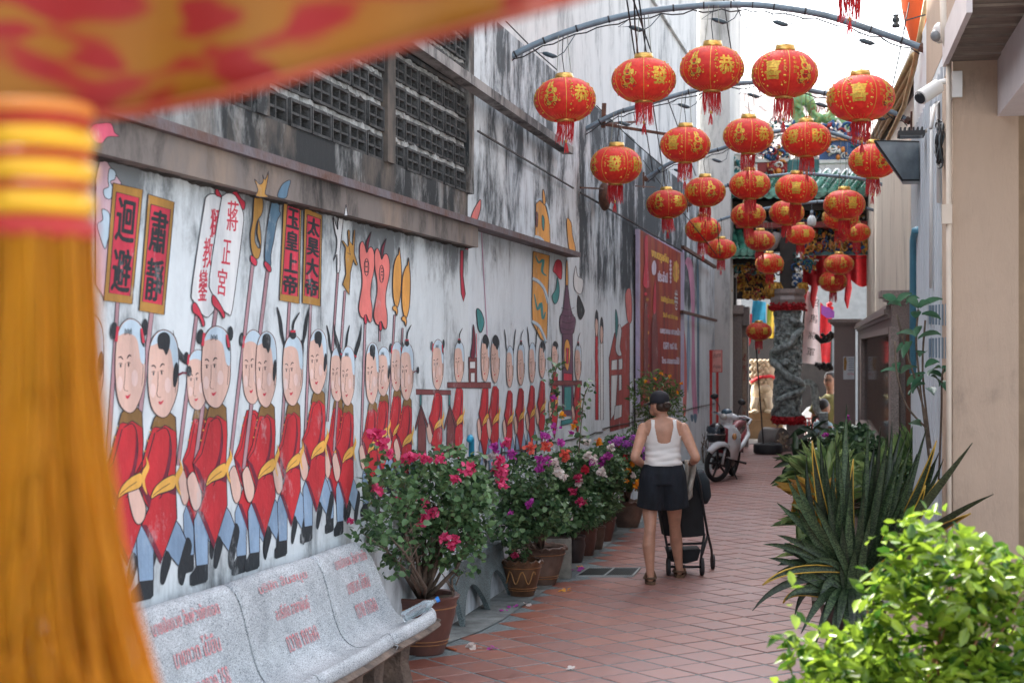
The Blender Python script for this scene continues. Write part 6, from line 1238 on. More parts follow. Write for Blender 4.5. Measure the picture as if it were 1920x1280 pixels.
def wavy(name, label, pxs, v, Y0, Y1, zt_, m):
    """terrazzo stool whose sheet folds into wavy legs"""
    t = thing(name, label, 'stool', wxyz((Y0+Y1)/2, 0, v)); b = MB(); n = 30; out = []
    for s_, off in ((0, v), (1, v-.28)):
        top = []; bot = []
        for i in range(n+1):
            u = i/n; Y = Y0+(Y1-Y0)*u; arch = abs(math.sin(PI*u*2))**.8; bot.append(wxyz(Y, .0+arch*.25*(1 if 0 < u < 1 else 0), off+(.05 if s_ == 0 else -.05)*(1-arch))); top.append(wxyz(Y, zt_-.02, off-(.03 if s_ == 0 else -.03)))
        mid = [(a*.5+c_*.5)+WN*(-.015 if s_ == 0 else .015) for a, c_ in zip(top, bot)]
        q = top+mid+bot; m_ = n+1; q += [p_-WN*(.04 if s_ == 0 else -.04) for p_ in q]; N = 3*m_
        fs = [(r*m_+i, r*m_+i+1, (r+1)*m_+i+1, (r+1)*m_+i) for r in (0, 1) for i in range(n)]; fs += [tuple(N+a for a in reversed(f)) for f in fs]; fs += [(2*m_+i, 2*m_+i+1, N+2*m_+i+1, N+2*m_+i) for i in range(n)]+[(r*m_+e, (r+1)*m_+e, N+(r+1)*m_+e, N+r*m_+e) for r in (0, 1) for e in (0, n)]
        b.add(q, fs)
    b.build('wavy_leg', m, t, smooth=True, sharp=40); b = MB(); b.prism([wxyz(Y0-.01, zt_-.025, v-.02), wxyz(Y1+.01, zt_-.025, v-.02), wxyz(Y1+.01, zt_-.025, v-.27), wxyz(Y0-.01, zt_-.025, v-.27)], (0, 0, .045)); b.build('seat', m, t, clean=True); return t
q0, q1 = G(868, 1175), G(958, 1128)
wavy('terrazzo_stool', 'grey green terrazzo stool with wavy legs between the big pot and small pot', 0, (q0-Vector((WX0, 0, 0))).dot(WN)-.03, q0.y, q1.y+.35, .42, M_TZG)
q0 = G(1150, 1000); t = thing('concrete_slab', 'sloping grey concrete slab leaning beside the wide frilled pot', 'slab', q0); b = MB(); b.prism([G(1140, 1008), G(1158, 994), G(1158, 994)+Vector((-.1, .05, .38)), G(1140, 1008)+Vector((-.1, 0, .38))], (-.12, .06, 0)); b.build('slab', M_TZG, t, clean=True)
c, d, R, z = big; base = c+Vector((0, 0, z*.86))
def blob(x, y, d, rx, ry, rz): q = P(x, y, d); return (q.x, q.y, q.z, rx, ry, rz)
def FL(l, d, col='pink'): return [(x, y, d, r, col) for x, y, r in l]
t = thing('bougainvillea_bush', 'bougainvillea with bright pink flowers in the largest pot', 'shrub', base, group='bougainvillea bushes in the row of pots')
crown(t, base, [blob(800, 925, 10.3, .42, .34, .22), blob(870, 950, 10.5, .22, .28, .30), blob(735, 960, 9.6, .20, .18, .26), blob(800, 1010, 10.4, .38, .28, .18), blob(880, 1050, 10.4, .10, .12, .10), blob(712, 885, 9.3, .10, .08, .18), blob(850, 870, 10.5, .30, .2, .12), blob(698, 1000, 9.1, .12, .12, .12), blob(705, 930, 9.2, .10, .10, .18), blob(740, 1060, 9.6, .10, .1, .07)], 4300, .044, 
      FL([(705, 818, .05), (717, 832, .035), (708, 917, .035), (656, 976, .012), (730, 850, .025)], 9.15)+FL([(768, 857, .05), (795, 860, .045), (825, 860, .04), (880, 878, .06), (855, 897, .025), (790, 942, .045), (797, 968, .05), (786, 980, .035), (831, 1008, .03), (851, 1012, .035), (845, 1022, .03), (738, 934, .03), (812, 960, .03)], 10.02)+FL([(936, 880, .05), (940, 905, .05), (938, 860, .03)], 10.5, 'pink'), 11, nbr=24, trunk=.019, gate=.68, ns=5.0)
specs = [ # pot, label, blobs(px), n, flowers
 (p2, 'bougainvillea with magenta and pink flowers behind the wavy stool', [(985, 900, 12.6, .25, .25, .20), (1000, 960, 12.7, .30, .26, .20), (960, 990, 12.6, .16, .2, .18)], 2300, [(930, 838, .05, 'magenta'), (958, 850, .05, 'magenta'), (950, 828, .04, 'pink'), (925, 855, .04, 'white'), (1018, 862, .07, 'magenta'), (1013, 878, .04, 'magenta'), (995, 838, .04, 'coral'), (1025, 838, .05, 'coral'), (1060, 848, .04, 'coral'), (940, 885, .05, 'pink'), (1045, 885, .045, 'white'), (1055, 893, .04, 'white'), (992, 945, .03, 'magenta'), (958, 962, .02, 'magenta'), (1040, 868, .03, 'white'), (1020, 818, .03, 'magenta'), (1052, 830, .03, 'magenta')]),
 (p3, 'bougainvillea with white flowers over the square planter', [(1070, 880, 14.2, .24, .25, .20), (1075, 950, 14.3, .26, .25, .16), (1050, 985, 14.1, .2, .2, .1)], 2100, [(1105, 855, .05, 'white'), (1112, 862, .04, 'white'), (1130, 885, .055, 'white'), (1085, 895, .05, 'pink'), (1087, 905, .035, 'white'), (1075, 922, .04, 'pink'), (1090, 940, .045, 'pink'), (1065, 972, .035, 'white'), (1110, 865, .03, 'magenta'), (1060, 860, .03, 'coral'), (1070, 812, .025, 'magenta'), (1098, 880, .04, 'red')]),
 (p5, 'leafy shrub with magenta tufts above the narrow pots', [(1125, 880, 15.6, .25, .25, .22), (1120, 930, 15.6, .22, .25, .2), (1130, 960, 15.4, .12, .12, .1)], 2000, [(1122, 828, .04, 'orange'), (1130, 862, .045, 'magenta'), (1140, 855, .04, 'magenta'), (1145, 838, .04, 'white'), (1100, 830, .03, 'white'), (1125, 872, .03, 'magenta')]),
 (p7, 'shrub of violet, orange and yellow flowers by the woman', [(1165, 850, 17.0, .30, .28, .20), (1180, 890, 17.2, .24, .25, .16)], 2000, [(1160, 825, .06, 'violet'), (1175, 832, .07, 'violet'), (1190, 822, .06, 'violet'), (1150, 832, .05, 'violet'), (1200, 842, .06, 'violet'), (1210, 860, .05, 'violet'), (1178, 882, .03, 'orange'), (1186, 868, .03, 'orange'), (1195, 905, .035, 'orange'), (1175, 900, .03, 'orange'), (1160, 835, .02, 'orange'), (1185, 850, .03, 'white'), (1165, 870, .025, 'red'), (1150, 860, .03, 'white'), (1188, 890, .03, 'white'), (1172, 858, .025, 'red'), (1192, 912, .03, 'orange')])]
for k, (pp, lab, bl_, n, fl) in enumerate(specs):
    c, d, R, z = pp; base = c+Vector((0, 0, z*.86)); t = thing('bougainvillea_bush', lab, 'shrub', base, group='bougainvillea bushes in the row of pots')
    crown(t, base, [blob(*q) for q in bl_], int(n*1.25), .043, [(x, y, bl_[0][2]-.25, r, cc_) for x, y, r, cc_ in fl], 20+k, leafm=M_BLEAF if k % 2 else M_BLEAF2, trunk=.014, gate=.66, ns=4.5, nbr=14)
c, d, R, z = p1; t = thing('rose_plant', 'two pink roses rising from the small scrolled pot', 'plant', c+Vector((0, 0, z))); crown(t, c+Vector((0, 0, z*.86)), [blob(975, 1038, depth(c), .1, .1, .05)], 60, .05, [(962, 1025, d-.1, .022, 'pink'), (966, 1040, d-.1, .024, 'pink'), (974, 1032, d-.1, .018, 'white')], 31, shape='oval', nbr=3, trunk=.005, fcount=30)
for k, (pp, bl_, n, lab) in enumerate([(p6, [(1130, 945, 16.6, .18, .18, .14), (1120, 965, 16.5, .1, .1, .08)], 900, 'small leafy plant spilling from the pot beside the slab'), (p4, [(1098, 975, 15.1, .14, .14, .07)], 500, 'low green plant in the brown pot')]):
    c, d, R, z = pp; t = thing('potted_plant', lab, 'plant', c+Vector((0, 0, z))); crown(t, c+Vector((0, 0, z*.86)), [blob(*q) for q in bl_], n, .05, [], 41+k, shape='lance', leafm=M_BLEAF2, nbr=5, trunk=.008)
# climbing vines in front of the wall
def vine(label, px, d, seed, fl=(), leaf=.05, n=16):
    pts = smooth(px, 5, False); P3 = [P(x, y, d) for x, y in pts]; t = thing('climbing_vine', label, 'vine', P3[-1], group='vines against the wall'); b = MB(); b.tube(P3, .005, 5); b.build('stem', M_BARK, t)
    rng = np.random.default_rng(seed); idx = rng.integers(0, len(P3), n*3); pp = np.array([P3[i] for i in idx])+rng.normal(size=(n*3, 3))*.035; mobj('foliage', leafmesh('foliage', pp, leaf, M_BLEAF2, rng, 'heart', .2), t, 'stuff')
    for (x, y, r, c_) in fl: cen = np.array(P(x, y, d-.03)); v = rng.normal(size=(14, 3))*r*.6; mobj('blossom', leafmesh('blossom', cen+v, .03, FC[c_], rng, 'bract', .1), t)
vine('tall thin vine with magenta flowers left of the painted pagoda', [(1045, 685), (1035, 720), (1040, 760), (1025, 800), (1020, 850)], 13.0, 5, [(1038, 745, .02, 'magenta'), (1040, 800, .02, 'magenta'), (1055, 778, .02, 'orange'), (1030, 825, .03, 'magenta')], n=22)
vine('arching vine right of the painted pagoda', [(1105, 720), (1095, 745), (1090, 790), (1085, 850)], 13.6, 6, [(1078, 790, .02, 'coral'), (1075, 800, .02, 'orange')], n=18)
t = thing('flowering_shrub', 'tall loose shrub with small yellow flowers in front of the poster', 'shrub', Wp(1230, 850, .3), group='vines against the wall')
base = P(1225, 870, 18.5); crown(t, base, [blob(1225, 740, 18.5, .30, .2, .28), blob(1250, 770, 18.5, .22, .2, .30), blob(1200, 800, 18.5, .15, .15, .25)], 900, .07, [(x, y, 18.2, .014, 'orange') for x, y in ((1228, 710), (1256, 706), (1278, 718), (1210, 715), (1240, 700), (1270, 735))], 51, shape='lance', leafm=leafmat('light shrub leaf', (.05, .10, .03), (.16, .26, .08), .45, .35), gate=.62, nbr=16, trunk=.012)
t = thing('dry_plant', 'thin dry twiggy plant at the foot of the wall by the motorbike', 'plant', P(1322, 860, 24.5)); b = MB()
for k in range(12): x = 1318+random.uniform(-6, 8); b.tube([P(x, 868, 24.5), P(x+random.uniform(-5, 5), 840, 24.5), P(x+random.uniform(-9, 9), random.uniform(805, 830), 24.5)], .006, 4)
b.build('twig', M_BARK, t, kind='stuff')
# blue standpipe, drain grate, litter
t = thing('standpipe', 'short blue plastic pipe standing against the wall behind the flowers', 'pipe', Wp(884, 900, .1)); b = MB(); b.tube([Wp(884, 1000, .12), Wp(884, 824, .12), Wp(882, 819, .13), Wp(880, 824, .15)], .022, 8); b.build('pipe', mat('bright blue pvc', (.02, .30, .48), .4), t, smooth=True)
t = thing('drain_grate', 'dark rectangular metal drain grate set in the tiles beside the woman', 'drain', G(1145, 1073)); A, B, C_, D_ = G(1104, 1066), G(1200, 1066), G(1186, 1081), G(1080, 1081)
b = MB(); b.poly([A+Vector((0, 0, .003)), B+Vector((0, 0, .003)), C_+Vector((0, 0, .003)), D_+Vector((0, 0, .003))]); b.build('pit', MC['dark interior'], t)
b = MB(); 
for p_, q_ in ((A, B), (B, C_), (C_, D_), (D_, A), ((A+B)/2, (C_+D_)/2)): b.tube([p_+Vector((0, 0, .006)), q_+Vector((0, 0, .006))], .012, 4)
b.build('frame', mat('zinc', (.32, .34, .34), .45, .6), t)
for k in range(26): u = (k+.5)/26; b = MB(); b.tube([A.lerp(B, u)+Vector((0, 0, .006)), D_.lerp(C_, u)+Vector((0, 0, .006))], .005, 4); b.build('grate_bar', mat('dark grate', (.045, .055, .05), .5, .3), t)
rng = np.random.default_rng(8)
for k, (x, y, c_, s, lab) in enumerate([(961, 1142-20+15, 'magenta', .03, 'magenta petal near the tile border'), (988, 1133, 'white', .035, 'white petal on the tiles by the small pot'), (925, 1215, 'magenta', .028, 'magenta petal on the tiles below the stool'), (940, 1144, 'magenta', .03, 'pink petal pair on the cement edge'), (1060, 1106, 'orange', .035, 'orange petal on the tiles'), (1073, 1252, 'white', .03, 'white crumpled scrap on the near tiles'), (1080, 1068, 'magenta', .05, 'heap of fallen petals at the drain'), (1086, 1062, 'orange', .035, 'orange petals at the drain'), (1053, 1075, 'orange', .03, 'yellow petal by the planter'), (830, 1195, 'coral', .03, 'coral petal beside the big pot')]):
    q = np.array(G(x, y, .008)); pp = q+rng.normal(size=(6, 3))*np.array([.02, .02, .003]); pp[:, 2] = np.abs(pp[:, 2]-.008)+.008; me = leafmesh('petal', pp, s, FC[c_], rng, 'bract', 2); tag(mobj('fallen_petal', me), lab, 'petal', 'fallen petals on the ground')
t = tag(MB_t([G(830, 1212, .006), G(855, 1217, .006)], .008, mat('orange stick', (.45, .12, .05), .6), 'stick'), 'short flat orange stick beside the big pot', 'stick')
pp = np.array([G(876+i*4, 1213, .008) for i in range(6)]); tag(mobj('dry_leaf', leafmesh('leaf', pp, .05, FC['white'], rng, 'bract', 2)), 'dry white leaf on the near tiles', 'leaf')
# ================================================================== RIGHT-HAND PLANTING
def snakemat():
    m = bpy.data.materials.new('snake plant leaf'); m.use_nodes = True; t = m.node_tree; L = t.links.new; b = t.nodes['Principled BSDF']; b.inputs['Roughness'].default_value = .48
    g = nd(t, 'ShaderNodeNewGeometry'); w = nd(t, 'ShaderNodeTexWave', bands_direction='Z', i_Scale=12.0, i_Distortion=14.0, i_Detail=3.0); w.inputs['Detail Scale'].default_value = 2.5; L(g.outputs['Position'], w.inputs[0])
    r = ramp(t, [(.15, (.009, .020, .008)), (.6, (.020, .040, .015)), (1, (.045, .070, .030))]); L(w.outputs[0], r.inputs[0]); oi = nd(t, 'ShaderNodeObjectInfo'); h = nd(t, 'ShaderNodeHueSaturation'); mr = nd(t, 'ShaderNodeMapRange'); mr.inputs[3].default_value = .6; mr.inputs[4].default_value = 1.9; L(oi.outputs['Random'], mr.inputs[0]); L(mr.outputs[0], h.inputs['Value']); L(r.outputs[0], h.inputs['Color']); L(h.outputs[0], b.inputs['Base Color']); return m
M_SN = snakemat(); M_SNE = mat('yellow leaf edge', (.42, .26, .03), .5, var=.3)
DROOP = [(1502, 1188), (1528, 1212), (1556, 1228), (1585, 1236), (1615, 1232), (1648, 1226), (1540, 1180), (1600, 1205), (1570, 1190), (1632, 1200)]
sp = thing('snake_plant', 'big clump of dark banded sword leaves growing at the foot of the right wall', 'plant', P(1600, 1120, 10.2))
def blade(px0, px1, d0, d1, w, bend=(0, 0), yel=False, dn=0.0):
    a, e = P(px0[0], px0[1], d0), P(px1[0], px1[1], d1); mid = a.lerp(e, .5)+RT*bend[0]+UP*bend[1]; n = 9; b = MB(); L_ = []; C = []; R_ = []
    for i in range(n+1):
        t = i/n; p_ = a*(1-t)**2+mid*2*t*(1-t)+e*t*t; tg = ((mid-a)*(1-t)+(e-mid)*t).normalized(); side = tg.cross(FW); side = (side if side.length > .2 else tg.cross(UP)).normalized(); side = (side+FW*random.uniform(-.03, .03)+FW*dn).normalized()
        ww = w*(.55+.45*min(1, t*3))*(1 if t < .42 else max(0.0, 1-((t-.42)/.58)**1.6))
        C.append(p_+FW*.012); L_.append(p_-side*ww/2); R_.append(p_+side*ww/2)
    b.use(M_SN); vs = L_+C+R_; m_ = n+1; b.add(vs, [(i, i+1, m_+i+1, m_+i) for i in range(n)]+[(m_+i, m_+i+1, 2*m_+i+1, 2*m_+i) for i in range(n)]); b.add([v+FW*.006 for v in vs], [(i, m_+i, m_+i+1, i+1) for i in range(n)]+[(m_+i, 2*m_+i, 2*m_+i+1, m_+i+1) for i in range(n)])
    if yel: b.use(M_SNE); b.tube(L_, .005, 4); b.tube(R_, .005, 4)
    return b.build('leaf', None, sp, smooth=True)
UPT = [(random.uniform(1510, 1770), random.uniform(800, 930)) for _ in range(22)]+[(1588, 757), (1628, 787), (1651, 800), (1673, 790), (1711, 822), (1756, 826), (1692, 797), (1738, 800), (1512, 852), (1600, 860), (1572, 842), (1640, 840), (1662, 850), (1720, 850), (1770, 860), (1545, 870), (1560, 900), (1618, 880), (1685, 870), (1745, 880)]
for k, (x, y) in enumerate(UPT): blade((1610+(x-1640)*.32+random.uniform(-12, 12), 1100+random.uniform(-30, 20)), (x, y), 10.2, 10.2+random.uniform(-.3, .3)-max(0, x-1700)*.004, random.uniform(.045, .068), (random.uniform(-.05, .05)+(x-1640)*.0004, .02), yel=k in (10, 27, 31))
for k, (x, y, yel) in enumerate([(random.uniform(1430, 1540), random.uniform(880, 1130), 0) for _ in range(16)]+[(1457, 1003, 0), (1441, 1046, 0), (1458, 1060, 0), (1430, 1096, 1), (1411, 1145, 0), (1490, 1155, 0), (1470, 1018, 0), (1496, 952, 0), (1476, 895, 0), (1468, 1130, 1), (1503, 1010, 0), (1520, 940, 0), (1450, 1080, 0), (1560, 1150, 1), (1500, 1080, 0), (1824, 830, 0), (1864, 926, 0), (1820, 962, 1), (1893, 1088, 0), (1760, 900, 1), (1735, 910, 1), (1690, 950, 1)]):
    blade((1595+random.uniform(-20, 20)+(30 if x > 1600 else 0), 1110+random.uniform(-40, 20)), (x, y), 10.1, (8.9 if x > 1780 else 10.0)+random.uniform(-.3, .2), random.uniform(.042, .062), ((.10 if x > 1650 else -.12) if abs(x-1600) > 90 else 0, .10+random.uniform(-.02, .05)), yel=bool(yel))
for k in range(15): x = random.uniform(1520, 1730); blade((1600+(x-1620)*.3, 1130), (x, random.uniform(900, 1030)), 10.1, 9.9+random.uniform(-.3, .3), random.uniform(.045, .065), (0, .03))
t = thing('planter_tub', 'round clay tub holding the sword leaved clump', 'flower pot', (.235, 10.1, 0)); c = P(1600, 1120, 10.2); b = MB(); b.lathe((c.x, c.y, 0), [(.15, 0), (.21, .34), (.235, .38), (.19, .38), (.17, .3), (0, .3)], 28); b.build('tub', M_CLAYD, t, smooth=True, sharp=40)
for x, y in DROOP: blade((1590+(x-1580)*.3, 1105), (x, y), 10.05, 9.8, random.uniform(.045, .06), (0, .10))
# areca palm fronds, behind and beside
M_PALM = leafmat('palm leaflet', (.09, .17, .06), (.33, .44, .17), .4, .4); M_PALMY = leafmat('yellowing palm leaflet', (.30, .14, .02), (.48, .30, .06), .5, .4)
pl = thing('palm_plant', 'small areca palm with arching yellow green fronds beside the path', 'palm', P(1560, 1000, 14.5)); rng = np.random.default_rng(77)
def frond(px, d, n, L_, m, seed, par):
    rg = np.random.default_rng(seed); pts = smooth(px, 6, False); P3 = [P(x, y, d+.25*i/len(pts)) for i, (x, y) in enumerate(pts)]; b = MB(); b.tube(P3, [.010*(1-.7*i/len(P3)) for i in range(len(P3))], 5); fr = b.build('frond', M_PALM, par, smooth=True); pp = []; aa = []
    for k in range(n):
        t = .25+.75*k/n; i = min(len(P3)-2, int(t*(len(P3)-1))); p_ = P3[i].lerp(P3[i+1], t*(len(P3)-1)-i); tg = (P3[i+1]-P3[i]).normalized()
        for s in (-1, 1): sd_ = (tg.cross(FW)*s+tg*.55+FW*rg.uniform(-.5, .3)-UP*.25).normalized(); pp.append(p_); aa.append(sd_)
    mobj('leaflet', leafmesh('leaflet', np.array(pp), L_, m, rg, 'lance', .3, a=np.array(aa), jit=.2), fr, 'stuff')
for k, (px, d, n, L_, m) in enumerate([([(1590, 990), (1560, 900), (1500, 890)], 14.6, 34, .26, M_PALM), ([(1600, 980), (1570, 890), (1530, 868), (1490, 905)], 15, 34, .24, M_PALM), ([(1590, 1000), (1540, 930), (1490, 930)], 14.0, 26, .22, M_PALMY), ([(1600, 1010), (1540, 960), (1490, 985)], 14.0, 28, .20, M_PALM), ([(1640, 960), (1690, 870), (1725, 840), (1745, 850)], 14.2, 34, .26, M_PALM), ([(1620, 960), (1650, 880), (1700, 880)], 14.4, 28, .25, M_PALM), ([(1600, 1010), (1545, 1010), (1500, 1040)], 13.6, 24, .2, M_PALM), ([(1600, 960), (1590, 880), (1560, 850)], 15.4, 28, .22, M_PALM)]): frond(px, d, n, L_, m, 90+k, pl)
# cordyline-like dark stems by the path
t = thing('dark_leaf_plant', 'slender plant with narrow dark leaves standing at the edge of the path', 'plant', P(1492, 905, 20))
for k, (x0, y0, x1, y1, d) in enumerate([(1492, 905, 1488, 850, 19.5), (1510, 880, 1522, 795, 20.5), (1520, 880, 1535, 810, 20.2)]):
    b = MB(); b.tube([P(x0, y0, d), P(x1, y1, d)], .008, 5); b.build('stem', M_BARK, t); rg = np.random.default_rng(k); n = 26; pp = np.array([P(x0+(x1-x0)*u, y0+(y1-y0)*u, d) for u in rg.uniform(.3, 1, n)]); mobj('foliage', leafmesh('foliage', pp, .26, leafmat('dark narrow leaf', (.012, .035, .018), (.05, .09, .04), .4, .2), rg, 'lance', .2), t, 'stuff')
t = thing('bougainvillea_bush', 'round bush with a few dark magenta flowers before the granite wall', 'shrub', P(1600, 880, 19)); crown(t, P(1600, 880, 19), [blob(1590, 830, 19, .32, .3, .22), blob(1620, 850, 18.6, .28, .25, .2), blob(1560, 850, 19, .2, .2, .16)], 1900, .07, [(1562, 835, 18.6, .04, 'magenta'), (1588, 781, 18.7, .03, 'magenta'), (1548, 815, 18.7, .03, 'magenta'), (1575, 860, 18.5, .03, 'red')], 61, leafm=leafmat('glossy shrub leaf', (.03, .08, .04), (.14, .24, .11), .3, .25))
t = thing('low_shrub', 'low mass of oval green leaves under the snake plant', 'shrub', P(1560, 960, 15)); crown(t, P(1560, 960, 15.2), [blob(1540, 905, 16, .25, .3, .18), blob(1600, 930, 15.5, .4, .3, .2), blob(1700, 900, 14.5, .35, .4, .25), blob(1520, 930, 15.5, .16, .2, .14)], 1800, .08, [], 62, shape='oval', leafm=MC['glossy shrub leaf'])
# tall sapling with large leaves (each leaf its own part)
sa = thing('sapling', 'thin tall sapling with large oval leaves in front of the granite post', 'tree', P(1735, 900, 10.3)); DS = 10.3; M_SAP = leafmat('large sapling leaf', (.03, .10, .06), (.09, .22, .13), .28, .3)
for px in ([(1745, 900), (1738, 800), (1725, 740), (1700, 660), (1682, 590)], [(1742, 860), (1725, 720), (1718, 640), (1722, 580)], [(1735, 800), (1700, 760), (1682, 700), (1678, 640)], [(1760, 900), (1765, 780), (1766, 710), (1770, 690)], [(1745, 840), (1730, 700), (1735, 600)]): b = MB(); b.tube([P(x, y, DS) for x, y in smooth(px, 4, False)], .007, 5); b.build('stem', M_BARK, sa, smooth=True)
def bigleaf(name, base, tip, w, m, par, droop=.02, nrm=None):
    a, e = Vector(base), Vector(tip); L_ = (e-a).length; tg = (e-a).normalized(); s = tg.cross(nrm or (FW*.6+UP*.8)).normalized(); nn = s.cross(tg).normalized(); n = 6; l, c, r = [], [], []
    for i in range(n+1): t = i/n; ww = w*math.sin(PI*min(1, t*.97+.03))**.75; q = a+tg*L_*t+nn*(droop*4*t*(1-t)); c.append(q); l.append(q+s*ww/2+nn*.012); r.append(q-s*ww/2+nn*.012)
    b = MB(); m_ = n+1; b.add(l+c+r, [(i, i+1, m_+i+1, m_+i) for i in range(n)]+[(m_+i, m_+i+1, 2*m_+i+1, 2*m_+i) for i in range(n)]); return b.build(name, m, par, smooth=True)
for (x0, y0, x1, y1) in [(1682, 572, 1655, 555), (1682, 570, 1710, 552), (1690, 575, 1665, 572), (1700, 570, 1725, 560), (1722, 578, 1745, 570), (1722, 580, 1702, 560), (1725, 578, 1768, 562), (1728, 590, 1764, 600), (1720, 585, 1718, 600), (1715, 630, 1682, 628), (1718, 632, 1730, 612), (1722, 636, 1765, 628), (1710, 645, 1682, 662), (1712, 640, 1694, 672), (1724, 670, 1735, 662), (1735, 690, 1762, 680), (1735, 700, 1700, 725), (1740, 700, 1768, 712), (1742, 705, 1765, 690), (1733, 705, 1712, 738), (1690, 700, 1652, 698), (1684, 695, 1678, 682), (1690, 700, 1720, 690), (1735, 720, 1705, 742), (1745, 705, 1760, 725), (1728, 800, 1706, 796), (1770, 700, 1782, 690), (1766, 715, 1778, 740), (1738, 730, 1752, 742)]:
    bigleaf('leaf', P(x0, y0, DS+random.uniform(-.1, .1)), P(x1, y1, DS+random.uniform(-.2, .1)), .055+.02*random.random(), M_SAP, sa)
# foreground bush in the sun
fb_ = thing('leafy_bush', 'bright sunlit bush with glossy yellow green leaves in the near right corner', 'bush', P(1700, 1400, 5.2)); M_FB = leafmat('sunlit glossy leaf', (.035, .10, .012), (.30, .43, .04), .2, .42, pos=(.3, .72), sc=9)
DF = 5.2; bl_ = [blob(1790, 1090, DF, .20, .22, .16), blob(1690, 1130, DF, .14, .18, .14), blob(1690, 1010, DF, .10, .12, .07), blob(1870, 1070, DF, .12, .16, .08), blob(1600, 1240, DF, .22, .2, .12), blob(1480, 1180, DF, .05, .06, .07), blob(1480, 1110, DF, .03, .03, .05), blob(1720, 1260, DF, .3, .25, .14), blob(1860, 1180, DF, .16, .2, .14), blob(1760, 970, DF+.05, .05, .06, .05), blob(1600, 1340, DF, .3, .3, .14), blob(1850, 1330, DF, .25, .3, .2)]
rng = np.random.default_rng(123); pts = crownpts(bl_, 3900, rng, gate=.72, ns=8); near = sorted(range(len(pts)), key=lambda i: depth(Vector(pts[i])))
T = LEAFSH['oval']; lme = MB(); lme.use(M_FB); lme.add([(x*1, y*.78, z) for x, y, z in T], [(0, 1, 2, 3), (3, 4, 5, 0)]); lme = lme.mesh('leaf', True)
for i in near[:296]:
    o = bpy.data.objects.new('leaf', lme); COL.objects.link(o); s = random.uniform(.045, .075); c = Vector((random.gauss(0, 1), random.gauss(0, 1), abs(random.gauss(0, 1))+.6)).normalized(); a = Vector((random.gauss(0, 1), random.gauss(0, 1), random.gauss(0, 1)+.3)); a = (a-c*a.dot(c)).normalized(); B_ = c.cross(a)
    M = Matrix((( a.x, B_.x, c.x, 0), (a.y, B_.y, c.y, 0), (a.z, B_.z, c.z, 0), (0, 0, 0, 1))); o.parent = fb_; o.matrix_parent_inverse = Matrix.Translation(-fb_.location); o.matrix_basis = Matrix.Translation(Vector(pts[i])) @ M @ Matrix.Scale(s, 4)
mobj('foliage', leafmesh('foliage', pts[near[296:]], .058, M_FB, rng, 'oval', .5), fb_, 'stuff')
b = MB(); base = P(1680, 1500, DF)
for k in range(22): tg = Vector(pts[random.randrange(len(pts))]); mid = base.lerp(tg, .6)+Vector((random.gauss(0, .03), random.gauss(0, .03), -.02)); b.tube([base, base.lerp(mid, .5), mid, tg], [.012, .009, .006, .002], 6)
base.z = 0; b.tube([Vector((base.x, base.y, 0)), P(1680, 1500, DF)], .014, 8); b.build('stem', mat('reddish twig', (.28, .12, .04), .7, var=.3), fb_, smooth=True)
t = thing('planter_tub', 'round clay tub under the near bush', 'flower pot', (base.x, base.y, 0)); b = MB(); b.lathe((base.x, base.y, 0), [(.16, 0), (.24, .3), (.26, .33), (.22, .33), (.2, .25), (0, .25)], 24); b.build('tub', M_CLAY, t, smooth=True, sharp=40)
# ================================================================== FIGURES
M_SKIN = mat('skin tan', (.50, .265, .175), .45, var=.12, vs_=14); M_SKIN2 = mat('skin light brown', (.33, .17, .11), .5, var=.05)
def remeshed(name, mb, voxel, m, parent, it=4, fac=.6, label=None):
    me = mb.mesh(name); o = bpy.data.objects.new(name, me); COL.objects.link(o); r = o.modifiers.new('r', 'REMESH'); r.mode = 'VOXEL'; r.voxel_size = voxel; r.use_smooth_shade = True; s = o.modifiers.new('s', 'SMOOTH'); s.iterations = it; s.factor = fac
    dg = bpy.context.evaluated_depsgraph_get(); m2 = bpy.data.meshes.new_from_object(o.evaluated_get(dg)); o.modifiers.clear(); o.data = m2; m2.materials.clear(); m2.materials.append(m); m2.polygons.foreach_set('material_index', [0]*len(m2.polygons)); m2.polygons.foreach_set('use_smooth', [True]*len(m2.polygons))
    attach(o, parent); return o
def loft(prof_, n=40, keep=None, mb=None, wave=None):
    """prof_: (z, half width, half depth, x shift, y shift) in the body frame; returns MB in world"""
    b = mb or MB(); vs = []
    for (z, a, d_, xs, ys) in prof_:
        for k in range(n): t = 2*PI*k/n; c_, s_ = math.cos(t), math.sin(t); x = a*math.copysign(abs(c_)**.86, c_)+xs; y = d_*math.copysign(abs(s_)**.86, s_)+ys; w_ = wave(t, z) if wave else 0; vs.append((x*(1+w_), y*(1+w_), z))
    fs = [(i*n+k, i*n+(k+1) % n, (i+1)*n+(k+1) % n, (i+1)*n+k) for i in range(len(prof_)-1) for k in range(n)]
    if keep: fs = [f for f in fs if keep(*[sum(vs[i][j] for i in f)/4 for j in range(3)])]
    b.add(vs, fs); return b
def fine(prof_, m=6):
    out = []
    for i in range(len(prof_)-1):
        for j in range(m): t = j/m; p0 = prof_[max(i-1, 0)]; p1, p2 = prof_[i], prof_[i+1]; p3 = prof_[min(i+2, len(prof_)-1)]; out.append(tuple(.5*((2*p1[k])+(-p0[k]+p2[k])*t+(2*p0[k]-5*p1[k]+4*p2[k]-p3[k])*t*t+(-p0[k]+3*p1[k]-3*p2[k]+p3[k])*t**3) for k in range(5)))
    out.append(prof_[-1]); return out
WO = P(1243, 0, 13.55); WO.z = 0
wm = thing('person', 'woman in a white tank top, dark shorts and cap seen from behind pushing a stroller', 'person', WO)
def wl_(x, y, d): q = P(x, y, d)-WO; return Vector((q.dot(RT), q.dot(FW), q.z))
